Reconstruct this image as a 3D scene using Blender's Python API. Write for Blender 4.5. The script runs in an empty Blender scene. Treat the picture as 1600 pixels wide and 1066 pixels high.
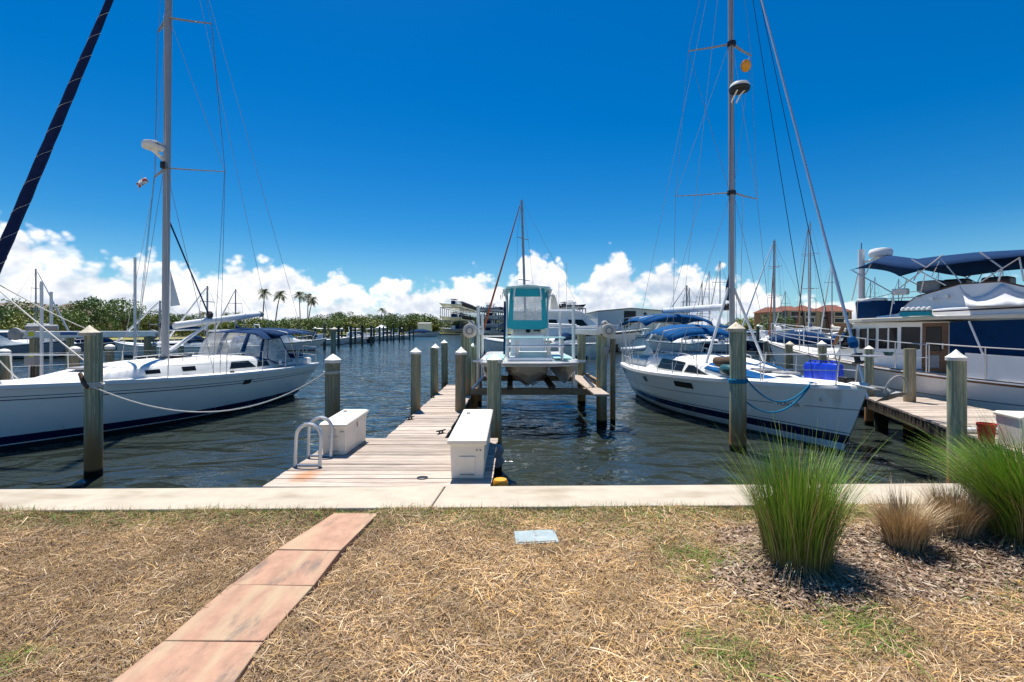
import bpy, math, random
import numpy as np
from mathutils import Vector, Matrix
R = math.radians
rnd = random.Random(7)
rng = np.random.default_rng(11)
scene = bpy.context.scene
COL = scene.collection

# ---------------------------------------------------------------- camera, sky, sun, exposure
CZ, F, PX0, HY = 1.65, 750.0, 800.0, 515.0        # eye height above the dock, focal length in photo pixels, horizon row
WZ = -0.75                                        # water level (dock top is z = 0)
cd = bpy.data.cameras.new('camera'); cam = bpy.data.objects.new('camera', cd); COL.objects.link(cam)
cam.location = (0, 0, CZ); cam.rotation_euler = (R(90), 0, 0)
cd.sensor_width = 36; cd.lens = 36 * F / 1600; cd.shift_y = -18 / 1600
cd.clip_start = 0.05; cd.clip_end = 9000
scene.camera = cam

SUN_EL, SUN_AZ = R(70), R(-20)                    # azimuth measured from +Y towards +X
sl = bpy.data.lights.new('sun', 'SUN'); so = bpy.data.objects.new('sun', sl); COL.objects.link(so)
sl.energy = 4.0; sl.angle = R(0.53); sl.color = (1, 0.955, 0.88)
sdir = Vector((math.sin(SUN_AZ) * math.cos(SUN_EL), math.cos(SUN_AZ) * math.cos(SUN_EL), math.sin(SUN_EL)))
so.rotation_euler = sdir.to_track_quat('Z', 'Y').to_euler(); so.location = (0, 0, 60)
vs = scene.view_settings
vs.view_transform = 'Standard'; vs.look = 'None'; vs.gamma = 1; vs.exposure = 0.86; vs.use_curve_mapping = False
cy = scene.cycles
cy.max_bounces = 7; cy.diffuse_bounces = 5; cy.glossy_bounces = 3; cy.transmission_bounces = 4; cy.transparent_max_bounces = 12
cy.sample_clamp_indirect = 10; cy.sample_clamp_direct = 12; cy.caustics_reflective = False; cy.caustics_refractive = False

world = bpy.data.worlds.new('World'); scene.world = world; world.use_nodes = True
def build_world():
    nt = world.node_tree; N = nt.nodes; L = nt.links; N.clear()
    def nd(t, **k):
        n = N.new(t)
        for a, b in k.items(): setattr(n, a, b)
        return n
    def mth(op, a, b=None, c=None, clamp=False):
        n = nd('ShaderNodeMath', operation=op, use_clamp=clamp)
        for i, x in enumerate((a, b, c)):
            if x is None: continue
            if isinstance(x, (int, float)): n.inputs[i].default_value = x
            else: L.new(x, n.inputs[i])
        return n.outputs[0]
    def mapr(x, a, b, c, d, smooth=False):
        n = nd('ShaderNodeMapRange', interpolation_type='SMOOTHSTEP' if smooth else 'LINEAR')
        L.new(x, n.inputs[0])
        for i, q in enumerate((a, b, c, d)): n.inputs[i + 1].default_value = q
        return n.outputs[0]
    sky = nd('ShaderNodeTexSky', sky_type='NISHITA', sun_disc=False)
    sky.sun_elevation = SUN_EL; sky.sun_rotation = SUN_AZ
    sky.air_density = 1.0; sky.dust_density = 0.35; sky.ozone_density = 4.0; sky.altitude = 0
    hs = nd('ShaderNodeHueSaturation'); hs.inputs['Saturation'].default_value = SKY_SAT; hs.inputs['Hue'].default_value = 0.5
    L.new(sky.outputs[0], hs.inputs['Color'])
    gm = nd('ShaderNodeMix', data_type='RGBA', blend_type='MULTIPLY'); gm.inputs[0].default_value = 1
    L.new(hs.outputs[0], gm.inputs[6]); gm.inputs[7].default_value = SKY_TINT
    tc = nd('ShaderNodeTexCoord'); sp = nd('ShaderNodeSeparateXYZ'); L.new(tc.outputs['Generated'], sp.inputs[0])
    x, y, z = sp.outputs
    h = mth('SQRT', mth('ADD', mth('MULTIPLY', x, x), mth('ADD', mth('MULTIPLY', y, y), 1e-5)))
    ex, ey, e = mth('DIVIDE', x, h), mth('DIVIDE', y, h), mth('DIVIDE', z, h)
    az = mth('ARCTAN2', x, y)
    def P(dx, dz, sz):
        c = nd('ShaderNodeCombineXYZ')
        L.new(mth('ADD', ex, dx), c.inputs[0]); L.new(ey, c.inputs[1]); L.new(mth('MULTIPLY', mth('ADD', e, dz), sz), c.inputs[2])
        return c.outputs[0]
    def noise(v, sc, det, ro, dist=0.0):
        n = nd('ShaderNodeTexNoise', noise_dimensions='3D'); L.new(v, n.inputs['Vector'])
        n.inputs['Scale'].default_value = sc; n.inputs['Detail'].default_value = det
        n.inputs['Roughness'].default_value = ro; n.inputs['Distortion'].default_value = dist
        return n.outputs[0]
    def voro(v, sc, det):
        n = nd('ShaderNodeTexVoronoi', feature='F1'); L.new(v, n.inputs['Vector'])
        n.inputs['Scale'].default_value = sc; n.inputs['Detail'].default_value = det
        n.inputs['Roughness'].default_value = 0.55
        return n.outputs['Distance']
    # height of the cumulus bank round the horizon
    fc = nd('ShaderNodeFloatCurve'); cm = fc.mapping; cv = cm.curves[0]
    prof = [(-400, 365), (-100, 352), (40, 348), (90, 356), (145, 394), (190, 403), (240, 392), (300, 408), (360, 404), (410, 408),
            (470, 415), (520, 424), (570, 436), (603, 420), (645, 436), (700, 438), (735, 420), (785, 440), (815, 402), (850, 390),
            (885, 418), (908, 434), (930, 408), (962, 396), (1005, 416), (1050, 410), (1085, 410), (1125, 424), (1165, 432),
            (1195, 446), (1260, 462), (1320, 468), (1450, 472), (1600, 470), (1900, 465)]
    pts = []
    for px, py in prof:
        a = math.atan((px - PX0) / F); pts.append(((a + 1.2) / 2.4, (HY - py) / math.hypot(F, px - PX0) * 4))
    while len(cv.points) < len(pts) + 2: cv.points.new(0.5, 0.5)
    pts = [(0, pts[0][1])] + pts + [(1, pts[-1][1])]
    for p, q in zip(cv.points, pts): p.location = q
    cm.update()
    L.new(mapr(az, -1.2, 1.2, 0, 1), fc.inputs['Value'])
    H = mth('DIVIDE', fc.outputs[0], 4.0)
    big = noise(P(0, 0, 1.3), 5.0, 3, 0.5)
    far = mapr(mth('ABSOLUTE', az), 1.0, 1.3, 0, 1, True)             # behind the camera the bank rolls on at random heights
    Hf = mth('MULTIPLY', mth('SUBTRACT', big, 0.3), 0.4)
    H = mth('ADD', mth('MULTIPLY', H, mth('SUBTRACT', 1, far)), mth('MULTIPLY', Hf, far))
    def puff(dx, dz):
        v = P(dx + 0.37, dz, 1.15)
        a = mth('MULTIPLY', mth('SUBTRACT', noise(v, 15, 6, 0.55, 0.3), 0.5), 0.062)
        b = mth('MULTIPLY', mth('SUBTRACT', 0.45, voro(v, 24, 2)), 0.045)
        return mth('ADD', a, b)
    pf = puff(0, 0)
    dens = mth('ADD', mth('SUBTRACT', mth('ADD', H, 0.020), e), pf)
    bank = mapr(dens, 0.0, 0.024, 0, 1, True)
    thin = noise(P(0, 0, 2.2), 9, 6, 0.6)
    hole = mapr(mth('ADD', mth('MULTIPLY', thin, 1.0), mth('MULTIPLY', pf, 2.2)), 0.30, 0.42, 0.45, 1, True)   # thinner gaps
    bank = mth('MULTIPLY', bank, hole)
    # one small detached cloud and wisps
    def blob(px, py, w, hh):
        a0 = math.atan((px - PX0) / F); e0 = (HY - py) / math.hypot(F, px - PX0)
        q = mth('ADD', mth('POWER', mth('DIVIDE', mth('SUBTRACT', az, a0), w), 2), mth('POWER', mth('DIVIDE', mth('SUBTRACT', e, e0), hh), 2))
        return mapr(mth('ADD', mth('SUBTRACT', 1, q), mth('MULTIPLY', pf, 30)), 0.1, 0.8, 0, 1, True)
    bl = mth('MAXIMUM', blob(1237, 414, 0.034, 0.015), mth('MULTIPLY', blob(428, 404, 0.03, 0.010), 0.55))
    bl = mth('MAXIMUM', bl, mth('MULTIPLY', blob(1540, 434, 0.05, 0.010), 0.4))
    mask = mth('MAXIMUM', bank, bl)
    # light and dark sides of the puffs
    rel = mth('SUBTRACT', pf, puff(-0.006, 0.016))
    topness = mapr(mth('DIVIDE', e, mth('ADD', H, 0.01)), 0.0, 0.85, -0.30, 0.36)
    soft = mth('MULTIPLY', mth('SUBTRACT', noise(P(0.3, 0, 2.4), 7, 4, 0.5), 0.5), 1.5)
    sh = mth('ADD', mth('ADD', mth('MULTIPLY', rel, 10.0), 0.52), mth('ADD', topness, soft), clamp=True)
    cr = nd('ShaderNodeValToRGB'); L.new(sh, cr.inputs[0])
    cr.color_ramp.elements[0].position = 0.1; cr.color_ramp.elements[0].color = CL_DARK
    cr.color_ramp.elements[1].position = 0.85; cr.color_ramp.elements[1].color = CL_LIT
    m = cr.color_ramp.elements.new(0.45); m.color = CL_MID
    # pale air low over the horizon
    lo = nd('ShaderNodeMix', data_type='RGBA'); L.new(mapr(e, 0.0, 0.20, 0.42, 0.0, True), lo.inputs[0])
    L.new(gm.outputs[2], lo.inputs[6]); lo.inputs[7].default_value = CL_AIR
    mix = nd('ShaderNodeMix', data_type='RGBA'); L.new(mask, mix.inputs[0]); L.new(lo.outputs[2], mix.inputs[6]); L.new(cr.outputs[0], mix.inputs[7])
    bg = nd('ShaderNodeBackground'); bg.inputs[1].default_value = SKY_STR; L.new(mix.outputs[2], bg.inputs[0])
    out = nd('ShaderNodeOutputWorld'); L.new(bg.outputs[0], out.inputs[0])
SKY_STR = 0.10; SKY_SAT = 1.5; SKY_TINT = (0.33, 0.555, 0.60, 1)
CL_DARK = (3.1, 3.6, 4.4, 1); CL_MID = (4.4, 4.7, 5.2, 1); CL_LIT = (6.5, 6.5, 6.55, 1); CL_AIR = (2.6, 4.1, 5.5, 1)
build_world()
world.cycles.sampling_method = 'MANUAL'; world.cycles.sample_map_resolution = 1024

# ---------------------------------------------------------------- measuring helpers (photo pixel -> metres)
def on_z(px, py, z):
    d = (CZ - z) * F / (py - HY); return Vector(((px - PX0) * d / F, d, z))
def at(px, py, d): return Vector(((px - PX0) * d / F, d, CZ - (py - HY) * d / F))
def on_water(px, py): return on_z(px, py, WZ)
class Frame:
    """local frame of a boat: x forward, y to port, z up from the water"""
    def __init__(s, stern, bow):
        s.o = Vector((stern[0], stern[1], WZ)); v = Vector((bow[0] - stern[0], bow[1] - stern[1])); s.L = v.length
        s.u = v / s.L; s.n = Vector((-s.u.y, s.u.x)); s.a = math.atan2(s.u.y, s.u.x)
    def pix(s, px, py, y0):
        D = Vector(((px - PX0) / F, 1.0)); O = Vector((s.o.x, s.o.y))
        k = (y0 + s.n.dot(O)) / s.n.dot(D)
        return Vector((s.u.dot(D * k - O), y0, CZ - (py - HY) / F * k - WZ))
    def loc(s, p):
        q = Vector((p[0] - s.o.x, p[1] - s.o.y)); return Vector((s.u.dot(q), s.n.dot(q), p[2] - s.o.z))

# ---------------------------------------------------------------- materials
def M(name, base, rough=0.5, metal=0.0, var=0.12, vs_=6.0, stretch=(1, 1, 1), bump=0.0, bs=40.0, orand=0.0,
      spot=None, spot_t=(0.55, 0.7), spot_s=3.0, spot_st=(1, 1, 1), coat=0.0, ior=1.5, detail=4, attr=None):
    m = bpy.data.materials.new(name); m.use_nodes = True; nt = m.node_tree; N, L = nt.nodes, nt.links
    b = N['Principled BSDF']; b.inputs['Roughness'].default_value = rough; b.inputs['Metallic'].default_value = metal
    b.inputs['Specular IOR Level'].default_value = 0.12 if rough > .72 else .5
    b.inputs['IOR'].default_value = ior; b.inputs['Coat Weight'].default_value = coat
    tc = N.new('ShaderNodeTexCoord'); mp = N.new('ShaderNodeMapping'); L.new(tc.outputs['Object'], mp.inputs[0]); mp.inputs['Scale'].default_value = stretch
    vec = mp.outputs[0]
    if orand:
        oi = N.new('ShaderNodeObjectInfo'); ad = N.new('ShaderNodeVectorMath'); ad.operation = 'MULTIPLY_ADD'
        L.new(oi.outputs['Random'], ad.inputs[0]); ad.inputs[1].default_value = (17, 31, 23); L.new(vec, ad.inputs[2]); vec = ad.outputs[0]
    n = N.new('ShaderNodeTexNoise'); L.new(vec, n.inputs['Vector']); n.inputs['Scale'].default_value = vs_
    n.inputs['Detail'].default_value = detail; n.inputs['Roughness'].default_value = 0.65
    mr = N.new('ShaderNodeMapRange'); L.new(n.outputs[0], mr.inputs[0]); mr.inputs[1].default_value = 0.3; mr.inputs[2].default_value = 0.7
    mr.inputs[3].default_value = 1 - var; mr.inputs[4].default_value = 1 + var
    mul = N.new('ShaderNodeVectorMath'); mul.operation = 'SCALE'; L.new(mr.outputs[0], mul.inputs['Scale'])
    if attr:
        at_ = N.new('ShaderNodeAttribute'); at_.attribute_name = attr; L.new(at_.outputs['Color'], mul.inputs[0])
    else: mul.inputs[0].default_value = base[:3]
    col = mul.outputs[0]
    if spot:
        n2 = N.new('ShaderNodeTexNoise'); mp2 = N.new('ShaderNodeMapping'); L.new(vec, mp2.inputs[0]); mp2.inputs['Scale'].default_value = spot_st
        mp2.inputs['Location'].default_value = (3.1, 1.7, 5.3)
        L.new(mp2.outputs[0], n2.inputs['Vector']); n2.inputs['Scale'].default_value = spot_s; n2.inputs['Detail'].default_value = 5
        m2 = N.new('ShaderNodeMapRange'); m2.interpolation_type = 'SMOOTHSTEP'; L.new(n2.outputs[0], m2.inputs[0])
        m2.inputs[1].default_value, m2.inputs[2].default_value = spot_t
        mx = N.new('ShaderNodeMix'); mx.data_type = 'RGBA'; L.new(m2.outputs[0], mx.inputs[0]); L.new(col, mx.inputs[6]); mx.inputs[7].default_value = (*spot, 1)
        col = mx.outputs[2]
    if orand:
        r2 = N.new('ShaderNodeMapRange'); L.new(oi.outputs['Random'], r2.inputs[0]); r2.inputs[3].default_value = 1 - orand; r2.inputs[4].default_value = 1 + orand
        s2 = N.new('ShaderNodeVectorMath'); s2.operation = 'SCALE'; L.new(col, s2.inputs[0]); L.new(r2.outputs[0], s2.inputs['Scale']); col = s2.outputs[0]
    L.new(col, b.inputs['Base Color'])
    if bump:
        n3 = N.new('ShaderNodeTexNoise'); L.new(vec, n3.inputs['Vector']); n3.inputs['Scale'].default_value = bs; n3.inputs['Detail'].default_value = 5
        bp = N.new('ShaderNodeBump'); bp.inputs['Strength'].default_value = 1; bp.inputs['Distance'].default_value = bump
        L.new(n3.outputs[0], bp.inputs['Height']); L.new(bp.outputs[0], b.inputs['Normal'])
    return m
m_gel = M('white_gelcoat', (0.88, 0.87, 0.84), 0.16, var=0.04, vs_=1.5, spot=(0.60, 0.58, 0.52), spot_t=(0.62, 0.8), spot_s=2.5, spot_st=(1, 1, .3), coat=0.3)
m_deck = M('white_deck', (0.80, 0.79, 0.75), 0.45, var=0.05, vs_=3, spot=(0.62, 0.59, 0.52), spot_t=(0.6, 0.8), spot_s=4, bump=0.0006, bs=200)
m_navy = M('navy_paint', (0.010, 0.014, 0.055), 0.2, var=0.15, vs_=3)
m_bottom = M('bottom_paint', (0.012, 0.022, 0.024), 0.7, var=0.4, vs_=4)
m_teal_bottom = M('teal_bottom', (0.02, 0.10, 0.09), 0.7, var=0.4, vs_=4)
m_navcv = M('navy_canvas', (0.003, 0.030, 0.098), 0.85, var=0.18, vs_=5, bump=0.003, bs=9)
m_blucv = M('blue_canvas', (0.002, 0.075, 0.225), 0.85, var=0.15, vs_=5, bump=0.003, bs=9)
m_sun = M('sail_canvas', (0.014, 0.024, 0.075), 0.8, var=0.2, vs_=8, bump=0.006, bs=14)
m_alu = M('aluminium', (0.62, 0.63, 0.64), 0.38, 0.75, var=0.08, vs_=3)
m_mast = M('mast_paint', (0.36, 0.36, 0.37), 0.42, 0.3, var=0.06, vs_=2)
m_boom = M('boom_paint', (0.74, 0.74, 0.74), 0.35, 0.1, var=0.05, vs_=2)
m_ss = M('stainless', (0.66, 0.65, 0.63), 0.30, 0.55, var=0.06)
m_wire = M('wire_rope', (0.30, 0.31, 0.33), 0.4, 0.6, var=0.1)
m_dark = M('black_plastic', (0.012, 0.012, 0.013), 0.45, var=0.3)
m_grey = M('grey_plastic', (0.30, 0.30, 0.30), 0.5, var=0.12)
m_topcv = M('aqua_top', (0.42, 0.68, 0.69), 0.5, var=0.05)
m_glass = M('dark_glass', (0.010, 0.012, 0.014), 0.05, var=0.2, ior=1.33)
m_white = M('white_plastic', (0.80, 0.80, 0.77), 0.4, var=0.04, vs_=4, spot=(0.64, 0.60, 0.52), spot_t=(0.6, 0.85), spot_s=6)
m_box = M('dock_box_plastic', (0.80, 0.74, 0.63), 0.45, var=0.05, vs_=5, spot=(0.55, 0.50, 0.42), spot_t=(0.58, 0.85), spot_s=5, spot_st=(1, 1, .5), bump=0.0008, bs=120)
m_pvc = M('pvc_pipe', (0.78, 0.78, 0.76), 0.35, var=0.05, vs_=3, spot=(0.5, 0.48, 0.42), spot_t=(.6, .8), spot_s=4, spot_st=(1, 1, .4))
m_teak = M('teak_wood', (0.20, 0.095, 0.042), 0.45, var=0.3, vs_=9, stretch=(1, 1, 4))
m_rope = M('white_rope', (0.62, 0.60, 0.54), 0.85, var=0.2, vs_=60)
m_brope = M('blue_rope', (0.01, 0.20, 0.36), 0.8, var=0.2, vs_=60)
m_nrope = M('navy_rope', (0.012, 0.02, 0.06), 0.8, var=0.2, vs_=60)
m_teal = M('teal_canvas', (0.03, 0.34, 0.41), 0.75, var=0.1, vs_=5, bump=0.002, bs=12)
m_teald = M('teal_deck', (0.30, 0.62, 0.63), 0.5, var=0.06, vs_=5)
m_hullbeige = M('beige_hull', (0.70, 0.66, 0.60), 0.35, var=0.12, vs_=3, spot=(0.36, 0.31, 0.24), spot_t=(0.56, 0.8), spot_s=3.5, spot_st=(1, 1, .3))
m_jerry = M('blue_plastic', (0.008, 0.06, 0.62), 0.35, var=0.08)
m_red = M('red_plastic', (0.55, 0.02, 0.015), 0.4, var=0.1)
m_yel = M('yellow_plastic', (0.72, 0.33, 0.02), 0.45, var=0.15, vs_=8)
m_orange = M('orange_sheet', (0.42, 0.12, 0.05), 0.8, var=0.1)
m_fend = M('teal_vinyl', (0.015, 0.09, 0.10), 0.4, var=0.1)
m_brown = M('brown_fabric', (0.10, 0.07, 0.05), 0.9, var=0.25, bump=0.004, bs=12)
m_conc = M('concrete_cap', (0.47, 0.41, 0.325), 0.85, var=0.12, vs_=3.5, spot=(0.33, 0.275, 0.20), spot_t=(0.52, 0.78), spot_s=2.2, spot_st=(.6, 1.6, 1), bump=0.002, bs=70, detail=8)
m_wall = M('seawall_face', (0.30, 0.27, 0.22), 0.9, var=0.25, vs_=4, spot=(0.05, 0.06, 0.03), spot_t=(0.45, 0.7), spot_s=3, bump=0.006, bs=25)
m_plank = M('weathered_plank', (0.45, 0.375, 0.315), 0.85, var=0.40, vs_=7, stretch=(0.45, 6, 5), bump=0.006, bs=16, orand=0.24,
            spot=(0.17, 0.125, 0.09), spot_t=(0.56, 0.72), spot_s=4, spot_st=(0.5, 6, 6), detail=7)
def rust_at(m, c, r, col):
    N, L = m.node_tree.nodes, m.node_tree.links; b = N['Principled BSDF']; src = b.inputs['Base Color'].links[0].from_socket
    g = N.new('ShaderNodeNewGeometry'); d = N.new('ShaderNodeVectorMath'); d.operation = 'SUBTRACT'; L.new(g.outputs['Position'], d.inputs[0]); d.inputs[1].default_value = c
    sc = N.new('ShaderNodeVectorMath'); sc.operation = 'DIVIDE'; L.new(d.outputs[0], sc.inputs[0]); sc.inputs[1].default_value = r; ln = N.new('ShaderNodeVectorMath'); ln.operation = 'LENGTH'; L.new(sc.outputs[0], ln.inputs[0])
    n = N.new('ShaderNodeTexNoise'); L.new(g.outputs['Position'], n.inputs['Vector']); n.inputs['Scale'].default_value = 9; n.inputs['Detail'].default_value = 5
    ad = N.new('ShaderNodeMath'); ad.operation = 'ADD'; L.new(ln.outputs[1], ad.inputs[0]); L.new(n.outputs[0], ad.inputs[1])
    mr = N.new('ShaderNodeMapRange'); mr.interpolation_type = 'SMOOTHSTEP'; L.new(ad.outputs[0], mr.inputs[0]); mr.inputs[1].default_value = .7; mr.inputs[2].default_value = 1.5; mr.inputs[3].default_value = .75; mr.inputs[4].default_value = 0
    mx = N.new('ShaderNodeMix'); mx.data_type = 'RGBA'; mx.blend_type = 'MULTIPLY'; L.new(mr.outputs[0], mx.inputs[0]); L.new(src, mx.inputs[6]); mx.inputs[7].default_value = (*col, 1); L.new(mx.outputs[2], b.inputs['Base Color'])
rust_at(m_plank, (-2.33, 5.42, 0), (.20, .34, 1), (.95, .46, .20))       # rust run down from the ladder rails
m_beam = M('timber_beam', (0.30, 0.21, 0.13), 0.9, var=0.3, vs_=6, stretch=(1, 1, 5), bump=0.004, bs=20)
m_dtim = M('dark_timber', (0.075, 0.06, 0.045), 0.9, var=0.35, vs_=6, stretch=(1, 1, 4), bump=0.004, bs=20)
m_cap = M('piling_cap', (0.76, 0.74, 0.67), 0.5, var=0.06, vs_=8, spot=(0.42, 0.36, 0.25), spot_t=(0.55, 0.8), spot_s=7, orand=0.08)
m_capold = M('weathered_cap', (0.56, 0.50, 0.38), 0.7, var=0.15, vs_=9, spot=(0.28, 0.22, 0.14), spot_t=(0.52, 0.75), spot_s=9)
m_ylabel = M('yellow_label', (0.62, 0.62, 0.05), 0.5, var=0.05)
m_blabel = M('blue_label', (0.05, 0.12, 0.3), 0.5, var=0.05)
m_skin = M('grey_inflatable', (0.52, 0.53, 0.54), 0.6, var=0.12, vs_=3)
m_greyhull = M('grey_hull', (0.30, 0.34, 0.42), 0.25, var=0.08)
m_bluehull = M('dark_blue_hull', (0.03, 0.05, 0.10), 0.2, var=0.1)
m_cream = M('cream_gelcoat', (0.68, 0.63, 0.52), 0.35, var=0.06)

def vinyl(name, tint, alpha, rough=0.08):
    m = bpy.data.materials.new(name); m.use_nodes = True; N, L = m.node_tree.nodes, m.node_tree.links
    b = N['Principled BSDF']; b.inputs['Base Color'].default_value = (*tint, 1); b.inputs['Roughness'].default_value = rough
    tr = N.new('ShaderNodeBsdfTransparent'); tr.inputs[0].default_value = (0.95, 0.95, 0.95, 1); mx = N.new('ShaderNodeMixShader')
    n = N.new('ShaderNodeTexNoise'); n.inputs['Scale'].default_value = 4; n.inputs['Detail'].default_value = 4
    tc = N.new('ShaderNodeTexCoord'); L.new(tc.outputs['Object'], n.inputs['Vector'])
    mr = N.new('ShaderNodeMapRange'); L.new(n.outputs[0], mr.inputs[0]); mr.inputs[1].default_value = .3; mr.inputs[2].default_value = .7
    mr.inputs[3].default_value = alpha - .12; mr.inputs[4].default_value = alpha + .12
    bp = N.new('ShaderNodeBump'); bp.inputs['Distance'].default_value = 0.02; L.new(n.outputs[0], bp.inputs['Height']); L.new(bp.outputs[0], b.inputs['Normal'])
    L.new(mr.outputs[0], mx.inputs[0]); L.new(tr.outputs[0], mx.inputs[1]); L.new(b.outputs[0], mx.inputs[2])
    L.new(mx.outputs[0], N['Material Output'].inputs[0]); return m
m_vinyl = vinyl('clear_vinyl', (0.66, 0.66, 0.64), 0.42)

def piling_mat(name, a, bcol, stain):
    m = M(name, a, 0.85, var=0.5, vs_=8, stretch=(7, 7, 0.5), bump=0.014, bs=9, orand=0.15, spot=bcol, spot_t=(0.42, 0.66), spot_s=2.2, spot_st=(2.0, 2.0, .35), detail=8)
    N, L = m.node_tree.nodes, m.node_tree.links; b = N['Principled BSDF']
    src = b.inputs['Base Color'].links[0].from_socket
    tc = N.new('ShaderNodeTexCoord'); sp = N.new('ShaderNodeSeparateXYZ'); L.new(tc.outputs['Object'], sp.inputs[0])
    n = N.new('ShaderNodeTexNoise'); mp = N.new('ShaderNodeMapping'); mp.inputs['Scale'].default_value = (4, 4, .45); L.new(tc.outputs['Object'], mp.inputs[0]); L.new(mp.outputs[0], n.inputs['Vector']); n.inputs['Scale'].default_value = 1.5; n.inputs['Detail'].default_value = 5
    ma = N.new('ShaderNodeMath'); ma.operation = 'MULTIPLY_ADD'; L.new(n.outputs[0], ma.inputs[0]); ma.inputs[1].default_value = -1.8; L.new(sp.outputs[2], ma.inputs[2])
    mr = N.new('ShaderNodeMapRange'); mr.interpolation_type = 'SMOOTHSTEP'; L.new(ma.outputs[0], mr.inputs[0])     # rusty tide stain above the water
    mr.inputs[1].default_value = -0.75; mr.inputs[2].default_value = 0.45; mr.inputs[3].default_value = 1.0; mr.inputs[4].default_value = 0.0
    mx = N.new('ShaderNodeMix'); mx.data_type = 'RGBA'; L.new(mr.outputs[0], mx.inputs[0]); L.new(src, mx.inputs[6]); mx.inputs[7].default_value = (*stain, 1)
    m2 = N.new('ShaderNodeMapRange'); L.new(ma.outputs[0], m2.inputs[0]); m2.inputs[1].default_value = -.80; m2.inputs[2].default_value = -.72; m2.inputs[3].default_value = 1; m2.inputs[4].default_value = 0
    sub = N.new('ShaderNodeMapRange'); L.new(sp.outputs[2], sub.inputs[0]); sub.inputs[1].default_value = 0.10; sub.inputs[2].default_value = 0.15; sub.inputs[3].default_value = 1; sub.inputs[4].default_value = 0
    mx2 = N.new('ShaderNodeMix'); mx2.data_type = 'RGBA'; L.new(sub.outputs[0], mx2.inputs[0]); L.new(mx.outputs[2], mx2.inputs[6]); mx2.inputs[7].default_value = (0.012, 0.014, 0.008, 1)
    L.new(mx2.outputs[2], b.inputs['Base Color']); return m
m_pile = piling_mat('green_piling', (0.38, 0.375, 0.26), (0.15, 0.225, 0.15), (0.38, 0.18, 0.065))
m_pile2 = piling_mat('brown_piling', (0.36, 0.30, 0.20), (0.20, 0.23, 0.14), (0.36, 0.17, 0.06))
m_pile3 = M('far_piling', (0.075, 0.085, 0.07), 0.9, var=0.3, orand=.2)

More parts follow.
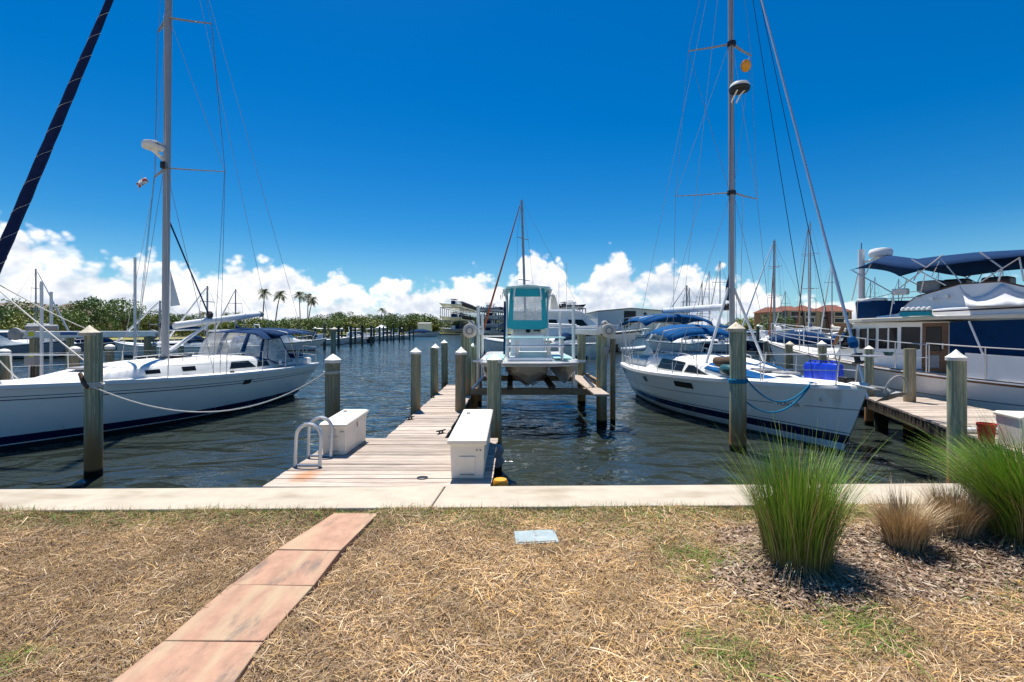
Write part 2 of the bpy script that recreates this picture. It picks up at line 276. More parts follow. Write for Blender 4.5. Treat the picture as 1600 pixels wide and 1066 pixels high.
# ---------------------------------------------------------------- mesh builder
class MB:
    def __init__(s): s.v = []; s.f = []; s.m = []
    def add(s, vs, fs, m=0):
        o = len(s.v); s.v += [tuple(x) for x in vs]; s.f += [tuple(i + o for i in f) for f in fs]; s.m += [m] * len(fs); return s
    def box(s, c, d, rz=0, m=0, M4=None):
        x, y, z = d[0] / 2, d[1] / 2, d[2] / 2; ca, sa = math.cos(rz), math.sin(rz); vs = []
        for a, b, e in ((-x, -y, -z), (x, -y, -z), (x, y, -z), (-x, y, -z), (-x, -y, z), (x, -y, z), (x, y, z), (-x, y, z)):
            p = Vector((c[0] + a * ca - b * sa, c[1] + a * sa + b * ca, c[2] + e)); vs.append(M4 @ p if M4 else p)
        return s.add(vs, [(0, 3, 2, 1), (4, 5, 6, 7), (0, 1, 5, 4), (1, 2, 6, 5), (2, 3, 7, 6), (3, 0, 4, 7)], m)
    def tube(s, path, r, n=6, m=0, caps=True, flat=1.0, up=None):
        P = [Vector(p) for p in path]; k = len(P); rr = r if isinstance(r, (list, tuple)) else [r] * k; vs = []; fs = []
        a = None
        for i in range(k):
            t = (P[min(i + 1, k - 1)] - P[max(i - 1, 0)]).normalized()
            if a is None:
                ref = Vector(up) if up else (Vector((0, 0, 1)) if abs(t.z) < .9 else Vector((1, 0, 0)))
                a = (ref - t * ref.dot(t)).normalized()
            else: a = (a - t * a.dot(t)).normalized()
            b = t.cross(a)
            for j in range(n):
                w = 2 * math.pi * (j + .5) / n; vs.append(P[i] + (a * math.cos(w) + b * math.sin(w) * flat) * rr[i])
        for i in range(k - 1):
            for j in range(n): fs.append((i * n + j, i * n + (j + 1) % n, (i + 1) * n + (j + 1) % n, (i + 1) * n + j))
        if caps: fs += [tuple(range(n))[::-1], tuple((k - 1) * n + j for j in range(n))]
        return s.add(vs, fs, m)
    def lathe(s, prof, c=(0, 0, 0), n=16, m=0, axis=None, jit=None):
        q = Vector(axis).to_track_quat('Z', 'Y') if axis else None; vs = []; fs = []; k = len(prof)
        for r, z in prof:
            for j in range(n):
                w = 2 * math.pi * j / n; p = Vector((r * math.cos(w), r * math.sin(w), z))
                if jit: p.x *= 1 + jit.uniform(-.03, .03)
                if q: p = q @ p
                vs.append(p + Vector(c))
        for i in range(k - 1):
            for j in range(n): fs.append((i * n + j, i * n + (j + 1) % n, (i + 1) * n + (j + 1) % n, (i + 1) * n + j))
        if prof[0][0] > 1e-4: fs.append(tuple(range(n))[::-1])
        if prof[-1][0] > 1e-4: fs.append(tuple((k - 1) * n + j for j in range(n)))
        return s.add(vs, fs, m)
    def grid(s, rows, m=0, closed=False, mrow=None, mcol=None):
        k = len(rows); n = len(rows[0]); vs = [p for r in rows for p in r]
        for i in range(k - 1):
            for j in range(n if closed else n - 1):
                mm = mrow[i] if mrow else (mcol[j] if mcol else m)
                o = len(s.v)
                s.f.append(tuple(o + q for q in (i * n + j, i * n + (j + 1) % n, (i + 1) * n + (j + 1) % n, (i + 1) * n + j))); s.m.append(mm)
        s.v += [tuple(p) for p in vs]; return s
    def loft(s, rings, m=0, caps=True):
        n = len(rings[0]); s.grid(rings, m, closed=True)
        if caps:
            o = len(s.v) - n * len(rings); s.f.append(tuple(o + j for j in range(n))[::-1]); s.m.append(m)
            o = len(s.v) - n; s.f.append(tuple(o + j for j in range(n))); s.m.append(m)
        return s
    def plate(s, pts, off, m=0):
        """a flat polygon given real thickness along off"""
        P = [Vector(p) for p in pts]; o = Vector(off); n = len(P)
        return s.add(P + [p + o for p in P], [tuple(range(n))[::-1], tuple(range(n, 2 * n))] + [(i, (i + 1) % n, n + (i + 1) % n, n + i) for i in range(n)], m)
    def build(s, name, mats, parent=None, smooth=False, loc=None, bevel=0, fix=True):
        me = bpy.data.meshes.new(name); me.from_pydata(s.v, [], s.f)
        for q in (mats if isinstance(mats, (list, tuple)) else [mats]): me.materials.append(q)
        if any(s.m): me.polygons.foreach_set('material_index', s.m)
        if fix:
            import bmesh
            b = bmesh.new(); b.from_mesh(me); bmesh.ops.remove_doubles(b, verts=b.verts, dist=1e-5); bmesh.ops.recalc_face_normals(b, faces=b.faces); b.to_mesh(me); b.free()
        if smooth:
            me.polygons.foreach_set('use_smooth', [True] * len(me.polygons))
            try: me.set_sharp_from_angle(angle=R(smooth if smooth is not True else 40))
            except Exception: pass
        me.update(); return link(name, me, parent, loc, bevel)
def link(name, me, parent=None, loc=None, bevel=0):
    o = bpy.data.objects.new(name, me); COL.objects.link(o)
    if parent: o.parent = parent
    if loc is not None: o.location = loc
    if bevel:
        bv = o.modifiers.new('bevel', 'BEVEL'); bv.width = bevel; bv.segments = 2; bv.limit_method = 'ANGLE'; bv.angle_limit = R(40)
    return o
def tag(o, label=None, cat=None, group=None, kind=None):
    if label: o['label'] = label
    if cat: o['category'] = cat
    if group: o['group'] = group
    if kind: o['kind'] = kind
    return o
def thing(name, label, cat, loc=(0, 0, 0), rz=0, group=None):
    o = bpy.data.objects.new(name, None); COL.objects.link(o); o.empty_display_size = 0.1
    o.location = loc; o.rotation_euler = (0, 0, rz); return tag(o, label, cat, group)
def copy_tree(root, loc, rz=0, label=None, group=None, scale=None):
    def cp(o, par):
        c = o.copy(); COL.objects.link(c)
        if par: c.parent = par
        for ch in [x for x in kids.get(o.name, [])]: cp(ch, c)
        return c
    kids = {}
    def walk(o):
        kids[o.name] = list(o.children)
        for c in o.children: walk(c)
    walk(root); r = cp(root, None); r.location = loc; r.rotation_euler = (0, 0, rz)
    if label: r['label'] = label
    if group: r['group'] = group
    if scale: r.scale = scale
    return r
def text_mesh(name, body, size, mat, parent, M4, depth=0.004):
    c = bpy.data.curves.new(name, 'FONT'); c.body = body; c.size = size; c.extrude = depth / 2; c.align_x = 'CENTER'; c.align_y = 'CENTER'
    t = bpy.data.objects.new(name, c); me = bpy.data.meshes.new_from_object(t); bpy.data.objects.remove(t); bpy.data.curves.remove(c)
    me.materials.append(mat); o = link(name, me, parent); o.matrix_local = M4; return o
def ribbons(name, C, W, S, Cc, mat, parent=None):
    """C centre lines (N,S,3), W half widths (N,S), S side vectors (N,3) or (N,S,3), Cc colours (N,S,3)"""
    Nn, k, _ = C.shape
    if S.ndim == 2: S = S[:, None, :]
    A = C + S * W[..., None]; B = C - S * W[..., None]
    V = np.stack([A, B], axis=2).reshape(-1, 3)
    i = np.arange(Nn)[:, None] * (2 * k) + np.arange(k - 1)[None, :] * 2
    Fq = np.stack([i, i + 1, i + 3, i + 2], axis=-1).reshape(-1, 4)
    me = bpy.data.meshes.new(name); me.vertices.add(len(V)); me.vertices.foreach_set('co', V.astype(np.float32).ravel())
    me.loops.add(Fq.size); me.loops.foreach_set('vertex_index', Fq.astype(np.int32).ravel())
    me.polygons.add(len(Fq)); me.polygons.foreach_set('loop_start', np.arange(0, Fq.size, 4, dtype=np.int32)); me.polygons.foreach_set('loop_total', np.full(len(Fq), 4, dtype=np.int32))
    me.update(calc_edges=True)
    ca = me.color_attributes.new('Col', 'FLOAT_COLOR', 'POINT')
    cc = np.repeat(Cc.reshape(-1, 3), 2, axis=0); cc = np.concatenate([cc, np.ones((len(cc), 1))], axis=1)
    ca.data.foreach_set('color', cc.astype(np.float32).ravel()); me.materials.append(mat)
    return link(name, me, parent)
def catenary(a, b, sag, n=14):
    a, b = Vector(a), Vector(b); return [a.lerp(b, i / n) - Vector((0, 0, sag * 4 * (i / n) * (1 - i / n))) for i in range(n + 1)]

# ================================================================= SETTING
# ---- water
def water_mat():
    m = bpy.data.materials.new('harbour_water'); m.use_nodes = True; N, L = m.node_tree.nodes, m.node_tree.links
    b = N['Principled BSDF']; b.inputs['Roughness'].default_value = 0.085; b.inputs['IOR'].default_value = 1.52
    tc = N.new('ShaderNodeTexCoord')
    def noise(sc, det, st, ro=.5, dist=0.0):
        mp = N.new('ShaderNodeMapping'); L.new(tc.outputs['Object'], mp.inputs[0]); mp.inputs['Scale'].default_value = st; mp.inputs['Rotation'].default_value = (0, 0, R(9)); mp.inputs['Location'].default_value = (3.3, 1.2, 0)
        n = N.new('ShaderNodeTexNoise'); L.new(mp.outputs[0], n.inputs['Vector']); n.inputs['Scale'].default_value = sc; n.inputs['Detail'].default_value = det
        n.inputs['Roughness'].default_value = ro; n.inputs['Distortion'].default_value = dist; return n.outputs[0]
    a = noise(0.95, 2, (0.75, 1.25, 1), .42, .8); c = noise(4.2, 3, (0.7, 1.2, 1), .5, .4); d = noise(0.12, 2, (1, 1, 1))
    def mth(op, x, y):
        n = N.new('ShaderNodeMath'); n.operation = op
        for i, q in enumerate((x, y)):
            if isinstance(q, (int, float)): n.inputs[i].default_value = q
            else: L.new(q, n.inputs[i])
        return n.outputs[0]
    h = mth('ADD', mth('MULTIPLY', a, 0.25), mth('MULTIPLY', c, 0.036))
    h = mth('MULTIPLY', h, mth('ADD', mth('MULTIPLY', d, 1.7), 0.15))           # calmer and rougher patches of wind
    bp = N.new('ShaderNodeBump'); bp.inputs['Strength'].default_value = 1; bp.inputs['Distance'].default_value = 1.0
    L.new(h, bp.inputs['Height']); L.new(bp.outputs[0], b.inputs['Normal'])
    n = noise(0.25, 3, (1, 1, 1)); mx = N.new('ShaderNodeMix'); mx.data_type = 'RGBA'; L.new(n, mx.inputs[0])
    mx.inputs[6].default_value = (0.020, 0.028, 0.024, 1); mx.inputs[7].default_value = (0.034, 0.042, 0.032, 1); L.new(mx.outputs[2], b.inputs['Base Color'])
    return m
def sheet(name, pts, z, mat, kind='structure'):
    o = MB().add([(x, y, z) for x, y in pts], [tuple(range(len(pts)))]).build(name, mat); return tag(o, kind=kind)
sheet('water', [(-4000, 4.95), (4000, 4.95), (4000, 4000), (-4000, 4000)], WZ, water_mat())

# ---- seawall: cap slabs and face; the wall runs very slightly askew
SK = 0.0193
def wy(x, y): return y + SK * x
sw = thing('seawall', 'pale concrete seawall cap running between the dry lawn and the harbour water', 'seawall', (0, 4.8, WZ))
joints = [-26, -14, -6.6, -0.755, 5.6, 12, 24]
for a, b in zip(joints[:-1], joints[1:]):
    mb = MB(); y0, y1 = 4.47, 5.07; vs = []
    sl_ = 0.03
    for z in (-0.16, 0.0):
        for (x, y) in ((a + .006, wy(a, y0)), (b - .006, wy(b - sl_, y0)), (b - .006 + (.05 if b == -0.755 else 0), wy(b, y1)), (a + .006 + (.05 if a == -0.755 else 0), wy(a, y1))):
            vs.append((x, y - 4.8, z - WZ))
    mb.add(vs, [(0, 3, 2, 1), (4, 5, 6, 7), (0, 1, 5, 4), (1, 2, 6, 5), (2, 3, 7, 6), (3, 0, 4, 7)])
    mb.build('cap_slab', m_conc, sw, bevel=0.012)
mb = MB(); mb.add([(-26, wy(-26, 4.99) - 4.8, -1.2), (24, wy(24, 4.99) - 4.8, -1.2), (24, wy(24, 4.99) - 4.8, -.165 - WZ), (-26, wy(-26, 4.99) - 4.8, -.165 - WZ),
                   (-26, wy(-26, 4.6) - 4.8, -1.2), (24, wy(24, 4.6) - 4.8, -1.2), (24, wy(24, 4.6) - 4.8, -.165 - WZ), (-26, wy(-26, 4.6) - 4.8, -.165 - WZ)],
                  [(0, 1, 2, 3), (7, 6, 5, 4), (3, 2, 6, 7), (0, 4, 5, 1), (0, 3, 7, 4), (1, 5, 6, 2)])
mb.build('wall_face', m_wall, sw)

# ---- lawn
LZ = -0.045
def green_at(x, y):
    """how green the lawn is: a strip by the wall and a few living patches"""
    g = np.zeros_like(x)
    for (px, py, w, s) in ((1085, 868, .22, 1.0), (1130, 885, .28, .8), (1140, 1030, .20, 1.0), (1345, 975, .22, 1.0), (1100, 1010, .15, .8), (20, 1030, .14, .8), (1370, 1000, .18, .8),
                           (600, 800, .18, .7), (640, 800, .25, .6), (1200, 960, .14, .5), (540, 835, .08, .7), (1010, 815, .5, .35), (1500, 890, .5, .6), (1190, 880, .25, .5), (760, 815, .25, .4), (30, 795, .5, .3), (330, 795, .4, .35), (490, 800, .2, .4)):
        c = on_z(px, py, LZ); g = np.maximum(g, s * np.exp(-(((x - c.x) / w) ** 2 + ((y - c.y) / (w * .8)) ** 2)))
    edge = np.clip((y - SK * x - 4.05) / 0.38, 0, 1); return np.clip(np.maximum(g, edge * 0.55), 0, 1)
def lawn_mat():
    m = M('dry_lawn_soil', (0.20, 0.135, 0.08), 0.95, var=0.45, vs_=14, bump=0.012, bs=60, spot=(0.30, 0.20, 0.11), spot_t=(.45, .7), spot_s=5, detail=9); return m
mb = MB(); nx, ny = 150, 60; rows = []
for j in range(ny + 1):
    row = []
    for i in range(nx + 1):
        x = -9 + 18 * i / nx; y = -3 + (4.475 - -3 + SK * x) * j / ny
        z = LZ + .03 * max(0, min(1, (y - SK * x - 4.2) / .25)) + 0.012 * math.sin(x * 3.1 + y * 2.3) + 0.010 * math.sin(x * 7.3 - y * 5.1) - 0.006
        row.append((x, y, z))
    rows.append(row)
mb.grid(rows)
o0 = mb; m_lawn = lawn_mat(); tag(mb.build('lawn', m_lawn, smooth=True), kind='structure')
m_lawno = M('dry_lawn', (0.40, 0.29, 0.165), 0.95, var=0.3, vs_=3, bump=.02, bs=30, spot=(.24, .19, .08), spot_t=(.5, .7), spot_s=.5)
sheet('lawn', [(-300, -300), (300, -300), (300, -3.0), (-300, -3.0)], LZ - .01, m_lawno)
sheet('lawn', [(-60, -3), (-9, -3), (-9, wy(-9, 4.475)), (-60, 3.4)], LZ - .01, m_lawno)
sheet('lawn', [(9, -3), (60, -3), (60, 5.6), (9, wy(9, 4.475))], LZ - .01, m_lawno)

# ---- paving slabs of the path
PZ = -0.012
def pav_mat():
    m = M('terracotta_paver', (0.40, 0.24, 0.165), 0.8, var=0.2, vs_=11, bump=0.0022, bs=120, orand=0.07, stretch=(1, .6, 1), spot=(0.44, 0.33, 0.215), spot_t=(.44, .72), spot_s=2.4, spot_st=(2.6, .9, 1), detail=9)
    N, L = m.node_tree.nodes, m.node_tree.links; b = N['Principled BSDF']; src = b.inputs['Base Color'].links[0].from_socket
    tc = N.new('ShaderNodeTexCoord'); oi = N.new('ShaderNodeObjectInfo'); ad = N.new('ShaderNodeVectorMath'); ad.operation = 'MULTIPLY_ADD'
    L.new(oi.outputs['Random'], ad.inputs[0]); ad.inputs[1].default_value = (9, 5, 3); L.new(tc.outputs['Object'], ad.inputs[2])
    n = N.new('ShaderNodeTexNoise'); L.new(ad.outputs[0], n.inputs['Vector']); n.inputs['Scale'].default_value = 1.0; n.inputs['Detail'].default_value = 10; n.inputs['Roughness'].default_value = .68; mp = N.new('ShaderNodeMapping'); L.new(ad.outputs[0], mp.inputs[0]); mp.inputs['Scale'].default_value = (6.5, 2.2, 3); mp.inputs['Rotation'].default_value = (0, 0, R(7)); L.new(mp.outputs[0], n.inputs['Vector'])
    mr = N.new('ShaderNodeMapRange'); mr.interpolation_type = 'SMOOTHSTEP'; L.new(n.outputs[0], mr.inputs[0]); mr.inputs[1].default_value = .50; mr.inputs[2].default_value = .72; mr.inputs[4].default_value = .85
    mx = N.new('ShaderNodeMix'); mx.data_type = 'RGBA'; L.new(mr.outputs[0], mx.inputs[0]); L.new(src, mx.inputs[6]); mx.inputs[7].default_value = (0.16, 0.13, 0.115, 1)
    L.new(mx.outputs[2], b.inputs['Base Color']); return m
m_pav = pav_mat()
path = bpy.data.objects.new('path', None); COL.objects.link(path); tag(path, kind='structure')
eL = [(-47, 1240), (172, 1066), (255, 1000), (360, 912), (432, 858), (522, 801)]; eR = [(242, 1240), (366, 1066), (412, 1001), (490, 914), (532, 860), (592, 801)]
seq = [(0, 2), (2, 3), (3, 4), (4, 5)]
for k, (i, j) in enumerate(seq):
    a, b, c, d = on_z(*eL[i], PZ), on_z(*eR[i], PZ), on_z(*eR[j], PZ), on_z(*eL[j], PZ)
    ctr = (a + b + c + d) / 4; dz = rnd.uniform(-.004, .004)
    tz = [rnd.uniform(-.003, .003) for _ in range(4)]
    q = [ctr + (p - ctr) * 0.99 + Vector((0, 0, dz + t)) for p, t in zip((a, b, c, d), tz)]
    mb = MB().add([p - ctr - Vector((0, 0, .06)) for p in q] + [p - ctr for p in q], [(0, 3, 2, 1), (4, 5, 6, 7), (0, 1, 5, 4), (1, 2, 6, 5), (2, 3, 7, 6), (3, 0, 4, 7)])
    mb.build('paving_slab', m_pav, path, loc=ctr, bevel=0.006)

# ---- straw, dead runners and blades of the lawn
PL = [on_z(*p, PZ) for p in eL]; PR = [on_z(*p, PZ) for p in eR]
pyy = np.array([p.y for p in PL]); pxl = np.array([p.x for p in PL]); pyr = np.array([p.y for p in PR]); pxr = np.array([p.x for p in PR])
def on_path(x, y, pad=0.0): return (x > np.interp(y, pyy, pxl) - pad) & (x < np.interp(y, pyr, pxr) + pad) & (y < 4.22)
cov = [on_z(803, 832, LZ), on_z(866, 829, LZ), on_z(874, 849, LZ), on_z(806, 853, LZ)]
BEDC = (2.95, 3.45, 1.75, 0.62)
def in_bed(x, y): return ((x - 1.95) / .62) ** 2 + ((y - 3.25) / .33) ** 2 < 1
def in_mulch(x, y): return in_bed(x, y) | ((x > 1.7) & (y > 3.02 + 0.08 * np.sin(x * 4) + .06 * (x - 2)) & (y < 4.12))
def scatter(n, y0=1.5, y1=4.44, pad=2.4):
    n = int(n * 1.5)
    y = np.sqrt(rng.random(n) * (y1 ** 2 - y0 ** 2) + y0 ** 2); x = (rng.random(n) * 2 - 1) * (y * 800 / F + pad)
    y = y + SK * x * .9; return x, y
def not_covered(x, y): return ~((x > cov[0].x - .01) & (x < cov[2].x + .01) & (y > cov[2].y - .02) & (y < cov[0].y + .01))
def patch(x, y): return np.clip(.5 + .22 * np.sin(x * 5.3 + 2.1 * np.sin(y * 4.2 + 1)) + .2 * np.sin(y * 6.1 - x * 2.7 + 1.7 * np.sin(x * 3.9)) + .18 * np.sin(x * 11.3 + y * 9.1 + np.sin(y * 7)), 0, 1)
def lawn_noise(x, y): return 0.5 + 0.25 * np.sin(x * 1.9 + 1.3 * np.sin(y * 2.1)) + 0.25 * np.sin(y * 2.7 - x * 0.8 + 2 * np.sin(x * 1.1))
m_straw = M('straw', (1, 1, 1), 0.8, var=0.15, vs_=30, attr='Col')
def straw(n, lmin, lmax, w, lift, seg=4, curl=1.2, up=0.0):
    x, y = scatter(n); n = len(x); bare = np.clip((lawn_noise(x, y) - .62) * 2, 0, .6)
    q = rng.normal(size=(2, n)) * .09; keep = ~on_path(x, y, .01) & not_covered(x, y) & ~(in_mulch(x + q[0], y + q[1]) & (rng.random(n) > .10)) & (rng.random(n) > bare * .5); x, y = x[keep], y[keep]; n = len(x)
    ang = rng.random(n) * 2 * np.pi; ln = lmin + (lmax - lmin) * rng.random(n) ** 2; k = (rng.random(n) - .5) * curl * 2 / ln * .12 / .12
    C = np.zeros((n, seg, 3)); cx, cy_, a = x.copy(), y.copy(), ang.copy()
    z0 = LZ + rng.random(n) * lift; z1 = (rng.random(n) - .35) * lift + up * ln * rng.random(n)
    for i in range(seg):
        C[:, i, 0], C[:, i, 1] = cx, cy_; t = i / (seg - 1); C[:, i, 2] = np.maximum(z0 + z1 * t + lift * .6 * np.sin(np.pi * t) * rng.random(n), LZ - .004)
        cx = cx + np.cos(a) * ln / (seg - 1); cy_ = cy_ + np.sin(a) * ln / (seg - 1); a = a + k * ln / (seg - 1) + (rng.random(n) - .5) * .30
    e = C[:, -1]; bad = on_path(e[:, 0], e[:, 1], -.05) & (rng.random(n) > .06); C[bad] = C[bad] * 0 + C[bad][:, :1]
    roll = (rng.random(n) - .5) * 1.4; S = np.stack([-np.sin(ang) * np.cos(roll), np.cos(ang) * np.cos(roll), np.sin(roll)], 1)
    W = np.outer(w * (.6 + .8 * rng.random(n)), np.linspace(1, .5, seg))
    pal = np.array([(.50, .36, .20), (.60, .44, .245), (.30, .195, .115), (.42, .33, .245), (.19, .125, .08), (.58, .37, .15), (.70, .57, .39)])
    gold = np.clip(np.clip((x + 1.3) / 1.2, 0, 1) * .65 + .4 * lawn_noise(x, y), 0, 1)
    pr = np.stack([.20 + 0 * x, .08 + .16 * gold, .28 - .13 * gold, .24 - .16 * gold, .16 - .11 * gold, .02 + .18 * gold, .10 + .05 * gold], 1); pr = pr / pr.sum(1, keepdims=True)
    idx = (pr.cumsum(1) < rng.random(n)[:, None]).sum(1).clip(0, 6)
    Cc = pal[idx] * (.52 + .85 * rng.random((n, 1))) * ((.74 + .58 * patch(x, y)) * (.80 + .20 * np.clip((x + 1.9) / 1.1, 0, 1)))[:, None] * np.array((1.0, .94, .875)) * (1 - .55 * np.exp(-(((x - on_z(868, 864, LZ).x) / .10) ** 2 + ((y - on_z(868, 864, LZ).y) / .07) ** 2)))[:, None]
    g = green_at(x, y); gr = rng.random(n) < g * .65; Cc[gr] = np.array((.12, .20, .035)) * (.6 + .8 * rng.random((gr.sum(), 1)))
    return C, W, S, np.repeat(Cc[:, None, :], seg, axis=1)
def ground_dz(x, y): return .03 * np.clip((y - SK * x - 4.2) / .25, 0, 1) + .012 * np.sin(x * 3.1 + y * 2.3) + .010 * np.sin(x * 7.3 - y * 5.1) - .004
def stuff_ribbons(name, parts, mat, label):
    for p in parts: p[0][:, :, 2] += ground_dz(p[0][:, :, 0], p[0][:, :, 1])
    o = ribbons(name, np.concatenate([p[0] for p in parts]), np.concatenate([p[1] for p in parts]), np.concatenate([p[2] for p in parts]), np.concatenate([p[3] for p in parts]), mat)
    return tag(o, label, None, None, 'stuff')
stuff_ribbons('dead_grass', [straw(66000, .03, .16, .0015, .018, curl=.5), straw(9000, .06, .20, .0027, .022, curl=.5), straw(46000, .02, .06, .0021, .016, up=.35, curl=.6)], m_straw, 'dead straw coloured runners matted over the dry lawn')
def blades(n, hmin, hmax, gthr, w=.0016, seg=4):
    x, y = scatter(n); n = len(x); g = green_at(x, y); pr = g if gthr else (.35 + .5 * lawn_noise(x, y)) * (1 - .4 * g)
    keep = (rng.random(n) < pr) & ~on_path(x, y, .01) & not_covered(x, y) & ~in_mulch(x, y); x, y, g = x[keep], y[keep], g[keep]; n = len(x)
    h = hmin + (hmax - hmin) * rng.random(n); a = rng.random(n) * 2 * np.pi; lean = .3 + .9 * rng.random(n)
    t = np.linspace(0, 1, seg); C = np.zeros((n, seg, 3))
    C[:, :, 0] = x[:, None] + np.cos(a)[:, None] * (h * lean)[:, None] * t ** 1.6; C[:, :, 1] = y[:, None] + np.sin(a)[:, None] * (h * lean)[:, None] * t ** 1.6
    C[:, :, 2] = LZ - .005 + h[:, None] * (t - .25 * lean[:, None] * t ** 2)
    S = np.stack([-np.sin(a + .5), np.cos(a + .5), 0 * a], 1); W = np.outer(w * (.7 + .6 * rng.random(n)), np.linspace(1, .15, seg))
    base = np.array((.21, .31, .06)) if gthr else np.array((.60, .40, .17)); base = np.repeat(base[None], n, 0) * (.65 + .7 * rng.random((n, 1)))
    if gthr: yl = rng.random(n) < .25; base[yl] = np.array((.36, .30, .10)) * (.7 + .6 * rng.random((yl.sum(), 1)))
    return C, W, S, np.repeat(base[:, None, :], seg, axis=1)
def edge_tufts(n):
    x = (rng.random(n) * 2 - 1) * 6; y = 4.46 + SK * x - rng.random(n) ** 2 * .10; keep = (rng.random(n) < .35 + .65 * (np.sin(x * 5) * np.sin(x * 2.3 + 1) > 0)) & ~((x > PL[-1].x) & (x < PR[-1].x)); x, y = x[keep], y[keep]; n = len(x); seg = 4
    h = .03 + .05 * rng.random(n); a = rng.random(n) * 6.283; t = np.linspace(0, 1, seg); C = np.zeros((n, seg, 3)); ln = .2 + .5 * rng.random(n)
    C[:, :, 0] = x[:, None] + (np.cos(a) * h * ln)[:, None] * t ** 1.6; C[:, :, 1] = y[:, None] + (np.sin(a) * h * ln)[:, None] * t ** 1.6; C[:, :, 2] = LZ + h[:, None] * t
    S = np.stack([-np.sin(a + .5), np.cos(a + .5), 0 * a], 1); W = np.outer(.0018 * (.7 + .6 * rng.random(n)), np.linspace(1, .15, seg)); g = rng.random((n, 1)) < (.35 + .3 * np.sin(x * 1.7))[:, None]
    base = np.where(g, np.array([[.17, .27, .05]]), np.array([[.52, .36, .15]])) * (.65 + .7 * rng.random((n, 1))); return C, W, S, np.repeat(base[:, None, :], seg, axis=1)
stuff_ribbons('lawn_grass', [blades(130000, .02, .055, True), blades(60000, .015, .05, False), edge_tufts(5000)], m_straw, 'short living and scorched grass blades standing in the dry lawn')
# mulch bed under the grass clumps
def mulch(n):
    x = 1.0 + rng.random(n) * 4.4; y = 2.75 + rng.random(n) * 1.5; q = rng.normal(size=(2, n)) * .07; keep = in_mulch(x + q[0], y + q[1]); x, y = x[keep], y[keep]; n = len(x); seg = 3
    a = rng.random(n) * 2 * np.pi; ln = .02 + .06 * rng.random(n); t = np.linspace(-.5, .5, seg); C = np.zeros((n, seg, 3)); til = (rng.random(n) - .5) * .5
    C[:, :, 0] = x[:, None] + (np.cos(a) * ln)[:, None] * t; C[:, :, 1] = y[:, None] + (np.sin(a) * ln)[:, None] * t; C[:, :, 2] = (LZ + .004 + .02 * rng.random(n))[:, None] + (til * ln)[:, None] * t
    rl = (rng.random(n) - .5) * 1.2; S = np.stack([-np.sin(a) * np.cos(rl), np.cos(a) * np.cos(rl), np.sin(rl)], 1); W = np.outer(.002 + .007 * rng.random(n), [.6, 1, .5])
    pal = np.array([(.20, .13, .09), (.29, .20, .14), (.38, .28, .20), (.13, .08, .055), (.48, .38, .28)]); Cc = pal[rng.integers(0, 5, n)] * (.7 + .5 * rng.random((n, 1)))
    return C, W, S, np.repeat(Cc[:, None, :], seg, axis=1)
stuff_ribbons('mulch', [mulch(26000)], m_straw, 'dark brown bark mulch under the ornamental grasses')

